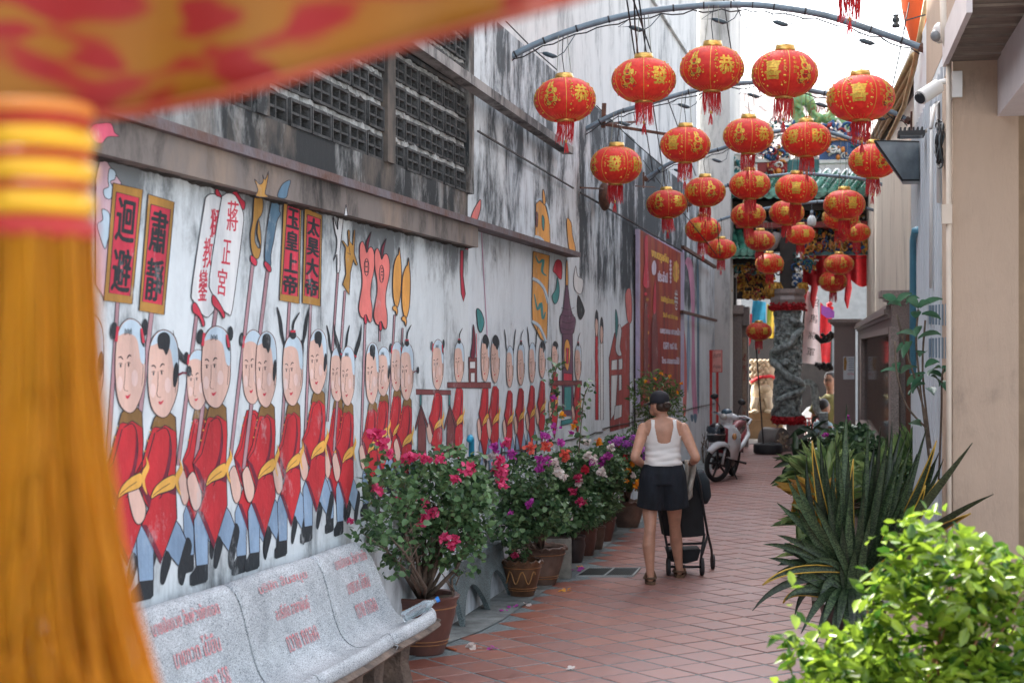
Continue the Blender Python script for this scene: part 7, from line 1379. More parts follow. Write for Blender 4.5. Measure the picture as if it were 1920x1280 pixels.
def tow(mb): mb.v = [tuple(WO+RT*v[0]+FW*v[1]+UP*v[2]) for v in mb.v]; return mb
TOR = [(.84, .165, .115, 0, 0), (.93, .160, .115, 0, 0), (1.02, .132, .095, 0, 0), (1.12, .134, .095, 0, .01), (1.22, .148, .105, 0, .01), (1.30, .160, .100, 0, 0), (1.355, .158, .080, 0, -.005), (1.385, .120, .062, 0, -.005), (1.405, .065, .05, 0, -.005)]
b = MB(); F_ = fine(TOR, 3); loft(F_, 28, mb=b); n = 28; b.f += [tuple(range(n)), tuple(range((len(F_)-1)*n, len(F_)*n))]; b.m += [0, 0]
shL, shR = wl_(1207, 803, 13.55), wl_(1281, 803, 13.55); elL, elR = wl_(1190, 858, 13.35), wl_(1305, 858, 13.40); hdL, hdR = wl_(1207, 872, 13.62), wl_(1297, 868, 13.68)
for sh, el, hd_, sgn in ((shL, elL, hdL, -1), (shR, elR, hdR, 1)):
    b.tube([sh+Vector((-.03*sgn, 0, .01)), sh, sh.lerp(el, .3), sh.lerp(el, .7), el], [.04, .052, .050, .043, .038], 14); b.ball(sh, .052, 12, 8); b.ball(el, .038, 10, 8); b.tube([el, el.lerp(hd_, .35), el.lerp(hd_, .8), hd_], [.038, .040, .028, .025], 14)
    dirn = (hd_-el).normalized(); b.ball(hd_+dirn*.045, (.034, .040, .020), 10, 8)
    for k in range(4): o = Vector((-.027*sgn+.018*k*sgn, .0, 0)); q = hd_+dirn*.075+o; b.tube([hd_+dirn*.04+o, q, q+Vector((0, .016, -.022)), q+Vector((0, .000, -.036-.004*(k % 2)))], [.0105, .010, .009, .008], 8)
    q = hd_+dirn*.03+Vector((-.035*sgn, 0, -.006)); b.tube([hd_+dirn*.01+Vector((-.02*sgn, 0, 0)), q, q+Vector((-.004*sgn, .028, -.012))], [.013, .011, .009], 8)
nk = Vector((0, -.005, 1.40)); hc = wl_(1237, 758, 13.56); b.tube([Vector((0, -.01, 1.36)), nk, hc+Vector((.0, .01, -.04))], [.062, .047, .048], 14)
R2 = Matrix.Rotation(.75, 3, 'Z'); b.ball(hc, (.070, .088, .100), 18, 14, R2); b.ball(hc+R2 @ Vector((0, .062, -.055)), (.045, .04, .045), 12, 8, R2); b.ball(hc+R2 @ Vector((0, .095, -.012)), (.011, .016, .018), 8, 6, R2)
for s in (-1, 1): b.ball(hc+R2 @ Vector((s*.072, -.005, -.012)), (.008, .016, .026), 8, 6, R2)
for hem, kn, ca, an, toe in ((wl_(1218, 930, 13.6), wl_(1219, 988, 13.52), wl_(1216, 1022, 13.50), wl_(1220, 1083, 13.50), wl_(1216, 1092, 13.8)), (wl_(1264, 930, 13.6), wl_(1265, 985, 13.78), wl_(1268, 1015, 13.86), wl_(1274, 1068, 13.90), wl_(1280, 1078, 14.1))):
    hip = Vector((hem.x*.8, 0, .90)); b.tube([hip, hem, hem.lerp(kn, .6), kn, kn.lerp(ca, .45), ca, ca.lerp(an, .55), an], [.085, .078, .062, .049, .051, .055, .040, .030], 16); an2 = Vector((an.x, an.y, .055)); b.ball(an2, (.030, .036, .04), 10, 8)
    b.tube([Vector((an.x, an.y-.03, .045)), Vector((an.x, an.y+.06, .045)), Vector((toe.x, an.y+.16, .035)), Vector((toe.x, an.y+.205, .03))], [.030, .034, .034, .020], 10, flat=.75)
tow(b); remeshed('body', b, .0065, M_SKIN, wm, it=5)
M_TANK = mat('white ribbed cotton', (.78, .77, .74), .85, var=.05, vs_=9); M_SHORT = mat('dark navy linen', (.010, .014, .021), .9, var=.4, vs_=12, bump=.9, bs=16, stretch=(1, 1, .4))
def keep(x, y, z):
    if z > 1.385: return .055 < abs(x) < .115
    top = 1.19+9*abs(x)**2.2 if y < 0 else 1.26
    if abs(x) < .073 and z > top+(.10*max(0, (abs(x)-.05))/.023 if y < 0 else 0): return False
    if z > 1.255 and abs(x) > .108+.02*max(0, (1.32-z)/.065): return False
    return True
pf = fine([(z, a+.009, d_+.010, xs, ys) for z, a, d_, xs, ys in [(1.000, .146, .108, 0, 0), (1.02, .150, .110, 0, 0), (1.045, .139, .103, 0, 0), (1.09, .138, .100, 0, 0), (1.13, .136, .097, 0, .01)]+TOR[4:-1]], 20)
b = loft(pf, 240, keep, wave=lambda t, z: (.022*math.sin(z*120+2.2*math.sin(t*2.0))+.012*math.sin(z*67+t*5))*max(0, min(1, (1.24-z)/.12))); tow(b); tk = b.build('tank_top', M_TANK, wm, smooth=True); sm_ = tk.modifiers.new('m', 'SMOOTH'); sm_.iterations = 14; sm_.factor = .6; md = tk.modifiers.new('s', 'SOLIDIFY'); md.thickness = .005; md.offset = 1
b = MB()
for s in (-1, 1): # shorts: two loose legs joined
    x1 = .098*s; b.tube([(x1*.55, 0, 1.0), (x1*.72, 0, .90), (x1*.92, .0, .78), (x1*1.13, .01, .635)], [.112, .128, .120, .112], 28)
loft([(.84, .178, .138, 0, 0), (.93, .174, .136, 0, 0), (1.008, .146, .112, 0, 0)], 30, mb=b); b.f += [tuple(range(len(b.v)-90, len(b.v)-60)), tuple(range(len(b.v)-30, len(b.v)))]; b.m += [0, 0]
tow(b); so_ = remeshed('shorts', b, .0075, M_SHORT, wm, it=3)
b = MB(); cc_ = hc+Vector((0, 0, .022)); 
prof_c = [(.080, .0), (.083, .02), (.082, .045), (.072, .075), (.05, .096), (.02, .106), (0, .107)]; b.lathe(cc_+Vector((0, 0, -.01)), prof_c, 26); b.v = [tuple(Vector((v[0]-hc.x, (v[1]-hc.y)*1.14, 0))+Vector((hc.x, hc.y, v[2]))) for v in b.v]
bd_ = R2 @ Vector((0, 1, 0)); bs_2 = R2 @ Vector((1, 0, 0)); n = 12; vs = []
for r_ in (0, 1):
    for i in range(n+1): a = -1.15+2.3*i/n; rr_ = .084+(.072*math.cos(a*.95) if r_ else -.008); q = cc_+(bd_*math.cos(a*.8)+bs_2*math.sin(a*.8))*rr_; vs.append(q+Vector((0, 0, -.004-.02*r_)))
b.add(vs+[v-Vector((0, 0, .006)) for v in vs], [(i, i+1, n+2+i, n+1+i) for i in range(n)]+[(2*n+2+i, 3*n+3+i, 3*n+4+i, 2*n+3+i) for i in range(n)]); tow(b); b.build('cap', mat('black cap cotton', (.012, .012, .018), .8, var=.2), wm, smooth=True, sharp=50)
b = MB(); M_HAIR = mat('brown hair', (.045, .024, .014), .5, var=.4, vs_=40, stretch=(1, 1, 4)); b.ball(hc+R2 @ Vector((0, -.030, -.012)), (.072, .064, .060), 14, 10, R2); bun = wl_(1251, 759, 13.44); b.ball(bun, (.036, .028, .026), 12, 8); 
for k in range(10): a = k*.63; b.tube([bun+Vector((.03*math.cos(a), -.006, .022*math.sin(a))), bun+Vector((.024*math.cos(a+1), -.028, .018*math.sin(a+1))), bun+Vector((.03*math.cos(a+2), -.006, .024*math.sin(a+2)))], .008, 5)
tow(b); b.build('hair', M_HAIR, wm, smooth=True)
b = MB(); q = hc+R2 @ Vector((-.05, .07, .008)); b.ball(q, (.03, .02, .016), 8, 6, R2); b.ball(hc+R2 @ Vector((.03, .08, .008)), (.026, .012, .016), 8, 6, R2); b.tube([q, hc+R2 @ Vector((-.074, 0, .004))], .004, 5); tow(b); b.build('sunglasses', M_CAB, wm, smooth=True)
M_SAN = mat('brown sandal leather', (.13, .075, .04), .7, var=.2)
for an, toe in ((wl_(1220, 1083, 13.50), wl_(1216, 1092, 13.8)), (wl_(1274, 1068, 13.90), wl_(1280, 1078, 14.1))):
    b = MB(); out = [(-.035, -.05), (-.045, .02), (-.045, .10), (-.040, .19), (0, .235), (.045, .20), (.048, .10), (.042, .02), (.035, -.05), (0, -.068)]; sh_ = toe.x-an.x
    b.prism([(an.x+x+sh_*max(0, y)/.25, an.y+y, .001) for x, y in out], (0, 0, .026)); b.tube([(an.x-.045, an.y+.10, .03), (an.x-.02+sh_*.4, an.y+.11, .085), (an.x+.03+sh_*.4, an.y+.11, .085), (an.x+.05, an.y+.10, .03)], .016, 6); b.tube([(an.x-.040, an.y+.03, .03), (an.x-.03, an.y-.045, .055), (an.x+.03, an.y-.045, .055), (an.x+.040, an.y+.03, .03)], .010, 6); tow(b); b.build('sandal', M_SAN, wm, smooth=True, sharp=40)
b = MB(); wr = elR.lerp(hdR, .80); dd = (hdR-elR).normalized(); b.tube([wr-dd*.008, wr+dd*.008], .031, 14); tow(b); b.build('wristband', M_CAB, wm)
# stroller
st = thing('stroller', 'black folding stroller with its back turned, pushed by the woman', 'stroller', P(1290, 1070, 14.2)); M_SF = mat('stroller fabric', (.010, .011, .013), .85, var=.3); M_ST = mat('stroller frame', (.02, .022, .025), .45); M_WH = mat('wheel rubber', (.025, .026, .028), .7)
b = MB(); b.tube([P(1214, 872, 13.78), P(1220, 868, 13.76), P(1260, 866, 13.74), P(1296, 867, 13.74), P(1303, 874, 13.78)], .014, 8); b.build('handle', mat('foam grip', (.015, .015, .016), .9), st, smooth=True)
for pts in ([(1303, 873, 13.78), (1312, 905, 13.85), (1320, 960, 13.95), (1327, 1000, 14.05)], [(1327, 1000, 14.05), (1334, 1030, 14.3), (1336, 1055, 14.42)], [(1214, 873, 13.78), (1222, 905, 13.85), (1240, 960, 13.95), (1246, 1000, 14.0)], [(1246, 998, 14.0), (1252, 1030, 14.0), (1254, 1055, 14.0)], [(1321, 1000, 14.0), (1316, 1030, 14.0), (1314, 1055, 14.0)], [(1249, 1020, 14.0), (1316, 1018, 14.0)], [(1252, 1062, 14.0), (1316, 1062, 14.0)], [(1316, 1040, 14.0), (1327, 1003, 14.05)]):
    b = MB(); b.tube([P(*q) for q in pts], .011, 8); b.build('frame_tube', M_ST, st, smooth=True)
b = MB(); nu, nv = 8, 10; vs = []
for j in range(nv+1):
    v = j/nv
    for i in range(nu+1): u = i/nu; xl = 1226+(1246-1226)*v; xr = 1312+(1322-1312)*v; y = 888+(1003-888)*v; vs.append(P(xl+(xr-xl)*u, y+4*math.sin(PI*u), 13.95-.06*math.sin(PI*u)+.25*(0)))
N = len(vs); vs += [v+FW*.28+UP*(-.02) for v in vs]; q = lambda i, j: j*(nu+1)+i
fs = [(q(i, j), q(i+1, j), q(i+1, j+1), q(i, j+1)) for j in range(nv) for i in range(nu)]; fs += [tuple(N+a for a in reversed(f)) for f in fs]; fs += [(q(0, j), q(0, j+1), N+q(0, j+1), N+q(0, j)) for j in range(nv)]+[(q(nu, j), N+q(nu, j), N+q(nu, j+1), q(nu, j+1)) for j in range(nv)]+[(q(i, 0), N+q(i, 0), N+q(i+1, 0), q(i+1, 0)) for i in range(nu)]+[(q(i, nv), q(i+1, nv), N+q(i+1, nv), N+q(i, nv)) for i in range(nu)]
b.add(vs, fs); b.build('seat_back', M_SF, st, smooth=True, sharp=40)
b = MB(); b.tube([P(1309, 885, 13.9), P(1316, 905, 13.95), P(1321, 930, 14.0), P(1322, 940, 14.05)], [.05, .07, .06, .03], 10); b.build('canopy', mat('canopy fabric', (.02, .03, .038), .8), st, smooth=True)
b = MB(); b.prism([P(1252, 1032, 14.02), P(1314, 1030, 14.02), P(1308, 1050, 14.02), P(1285, 1056, 14.02), P(1258, 1052, 14.02)], FW*.3); b.build('basket', M_SF, st, clean=True)
for k, (x, d, r) in enumerate([(1253, 14.02, .078), (1316, 14.02, .078), (1336, 14.45, .065), (1268, 14.5, .065)]):
    c = P(x, 1060, d); c.z = r; b = MB(); b.lathe(c-RT*.016, [(r*.6, 0), (r*.95, .002), (r, .010), (r, .024), (r*.95, .032), (r*.6, .034)], 22, axis=RT); w_ = b.build('wheel', M_WH, st, smooth=True, sharp=40); b = MB(); b.lathe(c-RT*.012, [(0, 0), (r*.6, 0), (r*.6, .024), (0, .026)], 16, axis=RT); b.build('hub', M_ST, w_)
ja = thing('draped_jacket', 'crumpled beige cloth hanging over the right of the stroller handle', 'cloth', P(1292, 880, 13.7)); b = MB(); nu, nv = 10, 14; vs = []
for j in range(nv+1):
    for i in range(nu+1): u, v = i/nu, j/nv; x = 1284+u*(19-5*v)+2*math.sin(v*6); y = 862+v*(84-16*u); vs.append(P(x, y, 13.73-.03*math.sin(u*9+v*2)-.02*math.sin(v*11)))
b.add(vs, [(j*(nu+1)+i, j*(nu+1)+i+1, (j+1)*(nu+1)+i+1, (j+1)*(nu+1)+i) for j in range(nv) for i in range(nu)]); jj = b.build('cloth', mat('beige knit', (.42, .39, .34), .9, var=.2, vs_=20), ja, smooth=True); md = jj.modifiers.new('s', 'SOLIDIFY'); md.thickness = .008
# far figures
def farperson(label, hx, htop, hpx, d, shirt, hair, skin, looks, glasses=False):
    s = hpx/F*d; c = P(hx, htop+hpx/2, d); t = thing('person', label, 'person', (c.x, c.y, 0)); L_ = s/.235; b = MB(); R_ = Matrix.Rotation(looks+YAW, 3, 'Z'); V = lambda x, y, z: c+R_ @ Vector((x, y, z))*L_
    b.ball(c, (.075*L_, .092*L_, .115*L_), 14, 10, R_); b.ball(V(0, -.085, -.01), (.012*L_, .016*L_, .018*L_), 6, 5); b.tube([V(0, .01, -.08), V(0, .02, -.19)], .05*L_, 10)
    for k in (-1, 1): b.ball(V(k*.075, 0, -.01), (.01*L_, .018*L_, .028*L_), 6, 5, R_); b.tube([V(k*.17, .02, -.24), V(k*.22, .0, -.50), V(k*.16, -.14, -.70)], [.05*L_, .04*L_, .03*L_], 10); b.ball(V(k*.15, -.17, -.73), .038*L_, 8, 6); [b.tube([V(k*.15+.014*q_, -.18, -.74), V(k*.15+.016*q_, -.21, -.79)], .008*L_, 5) for q_ in (-1.5, -.5, .5, 1.5)]; b.tube([V(k*.08, .03, -.70), V(k*.09, 0, -1.0), Vector((V(k*.09, .02, -1).x, V(k*.09, .02, -1).y, .06))], [.09*L_, .06*L_, .04*L_], 10)
    b.tube([V(0, .02, -.2), V(0, .03, -.45), V(0, .03, -.75)], [.10*L_, .12*L_, .13*L_], 14); remeshed('body', b, .016*L_, skin, t)
    b = MB(); b.tube([V(0, .02, -.17), V(0, .02, -.22), V(0, .03, -.45), V(0, .03, -.80)], [.07*L_, .15*L_, .15*L_, .16*L_], 16, flat=.75); [b.tube([V(k*.12, .02, -.23), V(k*.23, 0, -.42)], [.07*L_, .065*L_], 10) for k in (-1, 1)]; b.build('shirt', shirt, t, smooth=True)
    b = MB(); b.ball(V(0, .02, .035), (.082*L_, .092*L_, .095*L_), 14, 10, R_); b.build('hair', hair, t, smooth=True); b = MB(); [b.tube([V(k*.10, .03, -.78), V(k*.10, .02, -1.15), Vector((V(k*.1, .02, -1).x, V(k*.1, .02, -1).y, .05))], [.10*L_, .08*L_, .06*L_], 12) for k in (-1, 1)]; b.build('trousers', M_SHORT, t, smooth=True)
    b = MB(); [b.ball(V(k*.03, -.083, .012), (.011*L_, .006*L_, .008*L_), 6, 5) for k in (-1, 1)]; b.build('eye', M_CAB, t); b = MB(); b.ball(V(0, -.086, -.05), (.022*L_, .008*L_, .006*L_), 8, 5, R_); b.build('mouth', mat('lips', (.30, .07, .06), .5), t)
    if glasses:
        b = MB()
        for k in (-1, 1): q_ = V(k*.032, -.095, .012); b.tube([q_+R_ @ Vector((.024*math.cos(a), 0, .018*math.sin(a)))*L_ for a in [i*.7 for i in range(10)]], .003*L_, 4)
        b.tube([V(-.01, -.097, .014), V(.01, -.097, .014)], .003*L_, 4); b.build('glasses', M_CAB, t)
M_BH = mat('black hair', (.012, .011, .012), .5, var=.3)
farperson('man with glasses and an olive shirt looking round the granite post', 1556, 697, 34, 33.0, mat('olive shirt', (.16, .15, .05), .85, var=.2), M_BH, M_SKIN2, -.5, True)
farperson('small child in a pale blue shirt with black hair beside the man', 1545, 748, 32, 32.2, mat('pale blue shirt', (.22, .33, .38), .85, var=.2), M_BH, M_SKIN2, 1.9)
# ================================================================== MOTORBIKE
fc, rc_ = G(1341, 903), G(1367, 893.5); ax_ = (fc-rc_); ax_.z = 0; ax_ = ax_.normalized(); org = fc-ax_*.62
mb_ = thing('motorbike', 'white and red scooter leaning on its side stand, facing the camera by the wall', 'motorbike', (org.x, org.y, 0)); lt_ = UP.cross(ax_).normalized()
lean = math.radians(9); LU = (UP*math.cos(lean)+lt_*math.sin(lean)*1).normalized(); LS = (lt_*math.cos(lean)-UP*math.sin(lean)).normalized()
def ml(x, y, z): return Vector((org.x, org.y, 0))+ax_*x+LS*y+LU*z
M_MW = mat('white bike paint', (.66, .70, .72), .2, var=.04); M_MR = mat('red bike panel', (.26, .03, .04), .3, var=.15); M_MP = mat('pink seat vinyl', (.36, .13, .14), .4, var=.12); M_MB = mat('black bike plastic', (.016, .017, .019), .45); M_CH = mat('chrome', (.5, .5, .5), .2, .9)
steer = math.radians(28); sf = (ax_*math.cos(steer)-LS*math.sin(steer)).normalized(); ss = (LS*math.cos(steer)+ax_*math.sin(steer)).normalized()
def wheel(c, fwd, side, r, name):
    b = MB(); up_ = side.cross(fwd).normalized(); n = 36; prf = [(.80, -.020), (.86, -.036), (.96, -.030), (1.0, 0), (.96, .030), (.86, .036), (.80, .020)]; vs = []
    for k in range(n):
        a = 2*PI*k/n; rd_ = fwd*math.cos(a)+up_*math.sin(a)
        for q, w_ in prf: vs.append(c+rd_*r*q+side*w_)
    m_ = len(prf); b.add(vs, [(k*m_+i, k*m_+i+1, ((k+1) % n)*m_+i+1, ((k+1) % n)*m_+i) for k in range(n) for i in range(m_-1)]); w = b.build(name, mat('tyre rubber', (.014, .014, .015), .8), mb_, smooth=True)
    b = MB(); vs = []
    for k in range(n):
        a = 2*PI*k/n; rd_ = fwd*math.cos(a)+up_*math.sin(a)
        for q, w_ in ((.82, -.018), (.74, -.012), (.74, .012), (.82, .018)): vs.append(c+rd_*r*q+side*w_)
    b.add(vs, [(k*4+i, k*4+i+1, ((k+1) % n)*4+i+1, ((k+1) % n)*4+i) for k in range(n) for i in range(3)])
    for k in range(5): a = 2*PI*k/5; rd_ = fwd*math.cos(a)+up_*math.sin(a); b.tube([c, c+rd_*r*.78], [.022, .016], 6)
    b.tube([c-side*.05, c+side*.05], .035, 12); b.build('rim', M_MB, w, smooth=True, sharp=40); b = MB(); b.tube([c-side*.034, c-side*.030], r*.42, 20); b.build('brake_disc', M_CH, w); return w
fw_c = ml(.62, 0, .28); rw_c = ml(-.58, 0, .27); wheel(fw_c, sf, ss, .28, 'wheel'); wheel(rw_c, ax_, LS, .27, 'wheel')
head_ = ml(.42, 0, .86)
for s in (-1, 1): b = MB(); b.tube([fw_c+ss*.075*s, fw_c.lerp(head_, .45)+ss*.07*s], .020, 10); b.build('fork', mat('silver fork', (.42, .44, .45), .3, .6), mb_, smooth=True)
b = MB(); up_ = sf.cross(ss).normalized(); vs = []; n = 12
for i in range(n+1):
    a = .55+1.6*i/n; rd_ = sf*math.cos(a)+up_*math.sin(a); w_ = .050+.02*math.sin(PI*i/n)
    for j in range(7): u = -1+j/3; vs.append(fw_c+rd_*(.315+.02*(1-u*u)-(.05*abs(u)**3))+ss*w_*u)
b.add(vs, [(i*7+j, i*7+j+1, (i+1)*7+j+1, (i+1)*7+j) for i in range(n) for j in range(6)]); o = b.build('front_fender', M_MW, mb_, smooth=True); md = o.modifiers.new('s', 'SOLIDIFY'); md.thickness = .006
def panel(name, l, r_l, m, flat=1.0, n=12): b = MB(); b.tube([ml(*q) for q in l], r_l, n, flat=flat); return b.build(name, m, mb_, smooth=True)
def skinp(name, rows, m):       # rows of (x,y,z) points -> smooth panel
    b = MB(); w_ = len(rows[0]); b.add([ml(*q) for r in rows for q in r], [(i*w_+j, i*w_+j+1, (i+1)*w_+j+1, (i+1)*w_+j) for i in range(len(rows)-1) for j in range(w_-1)]); o = b.build(name, m, mb_, smooth=True); md = o.modifiers.new('s', 'SOLIDIFY'); md.thickness = .012; return o
skinp('leg_shield', [[(.30, -.21, .34), (.44, -.14, .36), (.50, 0, .38), (.44, .14, .36), (.30, .21, .34)], [(.32, -.24, .58), (.46, -.15, .60), (.53, 0, .62), (.46, .15, .60), (.32, .24, .58)], [(.34, -.20, .76), (.46, -.12, .79), (.52, 0, .81), (.46, .12, .79), (.34, .20, .76)], [(.36, -.10, .86), (.42, -.06, .88), (.46, 0, .89), (.42, .06, .88), (.36, .10, .86)]], M_MW)
skinp('front_panel', [[(.515, -.06, .42), (.535, 0, .43), (.515, .06, .42)], [(.545, -.08, .62), (.565, 0, .63), (.545, .08, .62)], [(.52, -.05, .80), (.54, 0, .82), (.52, .05, .80)]], M_MR)
for s in (-1, 1): b = MB(); b.ball(ml(.47, s*.15, .70), (.035, .035, .05), 10, 8); b.build('indicator', mat('amber lens', (.60, .30, .12), .15), mb_, smooth=True)
hb_c = ml(.38, 0, .98); b = MB(); b.ball(hb_c+sf*.03, (.10, .10, .072), 16, 12); b.tube([hb_c-ss*.20, hb_c-ss*.1, hb_c, hb_c+ss*.1, hb_c+ss*.20], [.028, .046, .06, .046, .028], 14); b.build('handlebar_cowl', M_MW, mb_, smooth=True)
b = MB(); b.ball(hb_c+sf*.11+UP*-.015, (.065, .06, .05), 14, 10); b.build('headlight', mat('headlight glass', (.50, .50, .46), .08, .2), mb_, smooth=True)
b = MB(); b.ball(hb_c+sf*.05+UP*.055, (.085, .08, .055), 12, 8); b.build('dashboard', mat('blue tinted screen', (.06, .12, .16), .15), mb_, smooth=True)
for s in (-1, 1):
    g0, g1 = hb_c+ss*.19*s+UP*.0, hb_c+ss*.34*s-sf*.06; b = MB(); b.tube([g0, g1], .017, 10); b.build('grip', M_MB, mb_, smooth=True); b = MB(); b.tube([g0+sf*.04, g1+sf*.06], .006, 6); b.build('brake_lever', M_CH, mb_)
    m0 = hb_c+ss*.17*s+UP*.02; m1 = m0+ss*.10*s+UP*.20+sf*.02; b = MB(); b.tube([m0, m0+UP*.10+ss*.02*s, m1], .006, 6); mm = b.build('mirror_stem', M_MB, mb_); b = MB(); b.ball(m1+UP*.03, (.062, .03, .045), 14, 8, Matrix.Rotation(.2*s, 3, 'Y')); b.build('mirror', M_MB, mb_, smooth=True)
panel('body_frame', [(.34, 0, .40), (.15, 0, .36), (-.2, 0, .42), (-.5, 0, .50)], [.09, .10, .12, .08], M_MB)
skinp('centre_cover', [[(.30, -.10, .50), (.10, -.12, .46), (-.1, -.14, .55)], [(.30, -.09, .62), (.10, -.10, .60), (-.1, -.12, .70)], [(.30, 0, .66), (.10, 0, .65), (-.1, 0, .74)], [(.30, .09, .62), (.10, .10, .60), (-.1, .12, .70)], [(.30, .10, .50), (.10, .12, .46), (-.1, .14, .55)]], M_MW)
for s in (-1, 1):
    skinp('side_panel', [[(.05, s*.13, .42), (-.2, s*.17, .45), (-.5, s*.14, .60), (-.78, s*.06, .74)], [(.02, s*.15, .55), (-.2, s*.18, .60), (-.5, s*.15, .70), (-.80, s*.06, .80)], [(0, s*.11, .66), (-.2, s*.13, .71), (-.5, s*.12, .78), (-.8, s*.05, .84)]], M_MR)
    panel('side_trim', [(.08, s*.15, .44), (-.1, s*.185, .56), (-.4, s*.185, .68), (-.8, s*.07, .82)], [.02, .035, .035, .015], M_MW)
panel('seat', [(.04, 0, .72), (-.10, 0, .77), (-.35, 0, .79), (-.52, 0, .83), (-.74, 0, .86)], [.06, .12, .135, .125, .06], M_MP, flat=.55); panel('grab_rail', [(-.45, -.15, .84), (-.72, -.13, .90), (-.86, 0, .92), (-.72, .13, .90), (-.45, .15, .84)], .018, M_MW)
panel('engine', [(.12, 0, .27), (-.10, 0, .26), (-.30, 0, .28)], [.09, .11, .07], mat('engine metal', (.16, .15, .14), .5, .5, var=.3)); panel('exhaust', [(.0, -.12, .2), (-.3, -.15, .22), (-.45, -.16, .27), (-.85, -.17, .36)], [.018, .025, .045, .05], M_CH)
panel('footpeg', [(.0, .12, .30), (.0, .30, .29)], .016, M_MB); panel('footpeg', [(.0, -.12, .30), (.0, -.28, .29)], .016, M_MB); b = MB(); b.tube([ml(.02, .08, .22), ml(.10, .22, -.0)+Vector((0, 0, .04))], .012, 6); b.build('side_stand', M_MB, mb_)
skinp('rear_fender', [[(-.66, -.06, .62), (-.66, .06, .62)], [(-.84, -.055, .52), (-.84, .055, .52)], [(-.92, -.05, .36), (-.92, .05, .36)]], M_MB)
hm = thing('motorcycle_helmet', 'glossy black helmet hung over the front of the scooter', 'helmet', ml(.52, -.18, .72)); c = P(1343, 808, depth(ml(.60, -.2, .7))); b = MB(); b.ball(c, (.135, .15, .125), 20, 14); b.build('shell', mat('glossy black', (.012, .013, .016), .12), hm, smooth=True)
b = MB(); b.lathe(c+Vector((0, 0, -.055)), [(.142, .0), (.150, .012), (.142, .03)], 24); b.build('rim', M_CH, hm, smooth=True); b = MB(); vs = []
for i in range(9):
    for j in range(5): a = -1.1+2.2*i/8; e = -.2+.7*j/4; vs.append(c+(sf*math.cos(a)+ss*math.sin(a))*.152*math.cos(e)+UP*(.13*math.sin(e)))
b.add(vs, [(i*5+j, i*5+j+1, (i+1)*5+j+1, (i+1)*5+j) for i in range(8) for j in range(4)]); b.build('visor', mat('smoked visor', (.05, .07, .09), .06), hm, smooth=True)
bk = MB(); c2 = c-UP*.09; bk.lathe(c2+UP*-.07, [(0, 0), (.12, 0), (.14, .05), (.145, .1)], 16); bk.build('lining', M_MB, hm, smooth=True)
# ================================================================== FOREGROUND: hanging tassel and canopy
DT = 1.22
def canopymat():
    m = bpy.data.materials.new('red and gold brocade'); m.use_nodes = True; t = m.node_tree; L = t.links.new; b = t.nodes['Principled BSDF']; b.inputs['Roughness'].default_value = .6
    tc = nd(t, 'ShaderNodeTexCoord'); mp = nd(t, 'ShaderNodeMapping'); mp.inputs['Scale'].default_value = (6, 6, 16); mp.inputs['Rotation'].default_value = (0, .35, 0); L(tc.outputs['Object'], mp.inputs[0])
    n = nd(t, 'ShaderNodeTexNoise', i_Scale=1.5, i_Detail=1.2, i_Distortion=.9); L(mp.outputs[0], n.inputs[0]); r = ramp(t, [(.445, (.33, .009, .006)), (.475, (.34, .035, .004)), (.51, (.34, .125, .001)), (1, (.36, .15, .001))]); L(n.outputs[0], r.inputs[0]); L(r.outputs[0], b.inputs['Base Color'])
    tr = nd(t, 'ShaderNodeBsdfTranslucent'); L(r.outputs[0], tr.inputs[0]); ms = nd(t, 'ShaderNodeMixShader'); ms.inputs[0].default_value = .4; L(b.outputs[0], ms.inputs[1]); L(tr.outputs[0], ms.inputs[2]); L(ms.outputs[0], t.nodes['Material Output'].inputs[0]); return m
cn = thing('brocade_canopy', 'out of focus red and gold canopy cloth across the upper left corner', 'canopy', P(300, -200, DT)); edge = [(-400, 230), (-100, 225), (60, 222), (170, 218), (250, 212), (430, 178), (640, 118), (800, 72), (940, 36), (1080, -4), (1250, -60)]
b = MB(); n = 40; m_ = 12; vs = []
for i in range(n+1):
    x = -400+1650*i/n; ye = float(np.interp(x, [e[0] for e in edge], [e[1] for e in edge]))
    for j in range(m_+1): v = j/m_; y = ye+(-420-ye)*v; vs.append(P(x, y, DT+.03*math.sin(i*.5)+.10*v))
b.add(vs, [(i*(m_+1)+j, (i+1)*(m_+1)+j, (i+1)*(m_+1)+j+1, i*(m_+1)+j+1) for i in range(n) for j in range(m_)]); o = b.build('cloth', canopymat(), cn, smooth=True); md = o.modifiers.new('s', 'SOLIDIFY'); md.thickness = .003
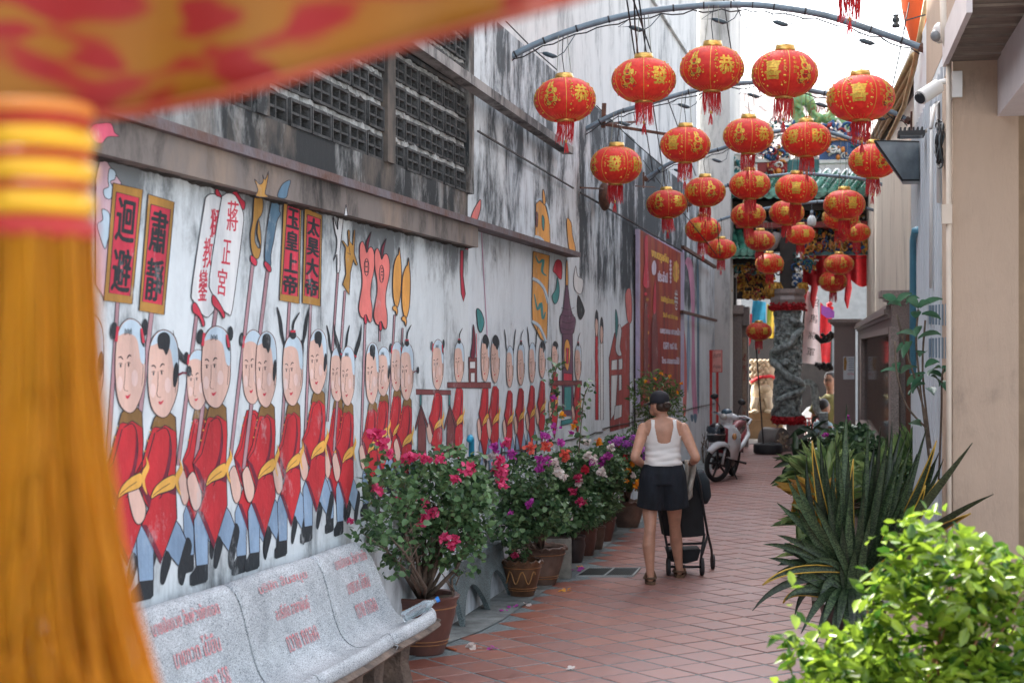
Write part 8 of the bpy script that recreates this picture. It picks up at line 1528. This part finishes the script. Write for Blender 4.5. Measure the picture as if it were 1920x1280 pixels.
b = MB(); b.tube([vs[i*(m_+1)] for i in range(n+1)], .004, 6); b.build('hem', mat('red hem', (.30, .035, .008), .7), cn, smooth=True)
ts = thing('hanging_tassel', 'large out of focus yellow silk tassel with red and gold knots at the left edge', 'tassel', P(75, 200, DT)); M_SILK = leafmat('yellow silk', (.60, .23, .003), (.80, .37, .005), .5, .5, pos=(.2, .8), sc=6); M_KG = mat('gold knot cord', (.80, .42, .015), .35, .25, var=.1); M_KR = mat('red knot cord', (.45, .02, .015), .6, var=.15)
px = F/DT; cx = P(72, 0, DT); 
def zt2(y): return P(72, y, DT).z
for y0, y1, r, m, nm in [(196, 222, 104, mat('orange knot cord', (.70, .22, .03), .5), 'knot'), (222, 244, 100, M_KR, 'knot'), (244, 286, 106, M_KG, 'knot'), (286, 304, 98, M_KR, 'knot'), (304, 346, 106, M_KG, 'knot'), (346, 362, 98, M_KR, 'knot'), (362, 408, 106, M_KG, 'knot'), (408, 452, 108, M_KR, 'knot')]:
    b = MB(); zc = (zt2(y0)+zt2(y1))/2; hh = (zt2(y0)-zt2(y1))/2; b.lathe((cx.x, cx.y, zc), [(r/px*(.86+.14*math.cos(a)), hh*math.sin(a)) for a in [-PI/2+PI*i/8 for i in range(9)]], 30); b.build(nm, m, ts, smooth=True)
b = MB(); rd = random.Random(4)
for k in range(520):
    a = rd.uniform(0, 2*PI); rr_ = math.sqrt(rd.uniform(.25, 1))*105/px; fl_ = rd.uniform(.75, 1.15); pts = []; a2 = a+rd.gauss(0, .25)
    for (y, s_) in ((445, 1.0), (560, 1.06), (700, 1.12), (850, 1.30), (1000, 1.5), (1150, 1.8), (1320, 2.25), (1450, 2.5)):
        f_ = 1+(s_-1)*fl_; pts.append(Vector((cx.x+rr_*f_*math.cos(a+(a2-a)*(s_-1)), cx.y+rr_*f_*math.sin(a+(a2-a)*(s_-1)), zt2(y)+rd.gauss(0, .001))))
    b.tube(pts, rd.uniform(.0009, .0017), 4, cap=False)
b.build('silk_strand', M_SILK, ts, smooth=True, kind='stuff')
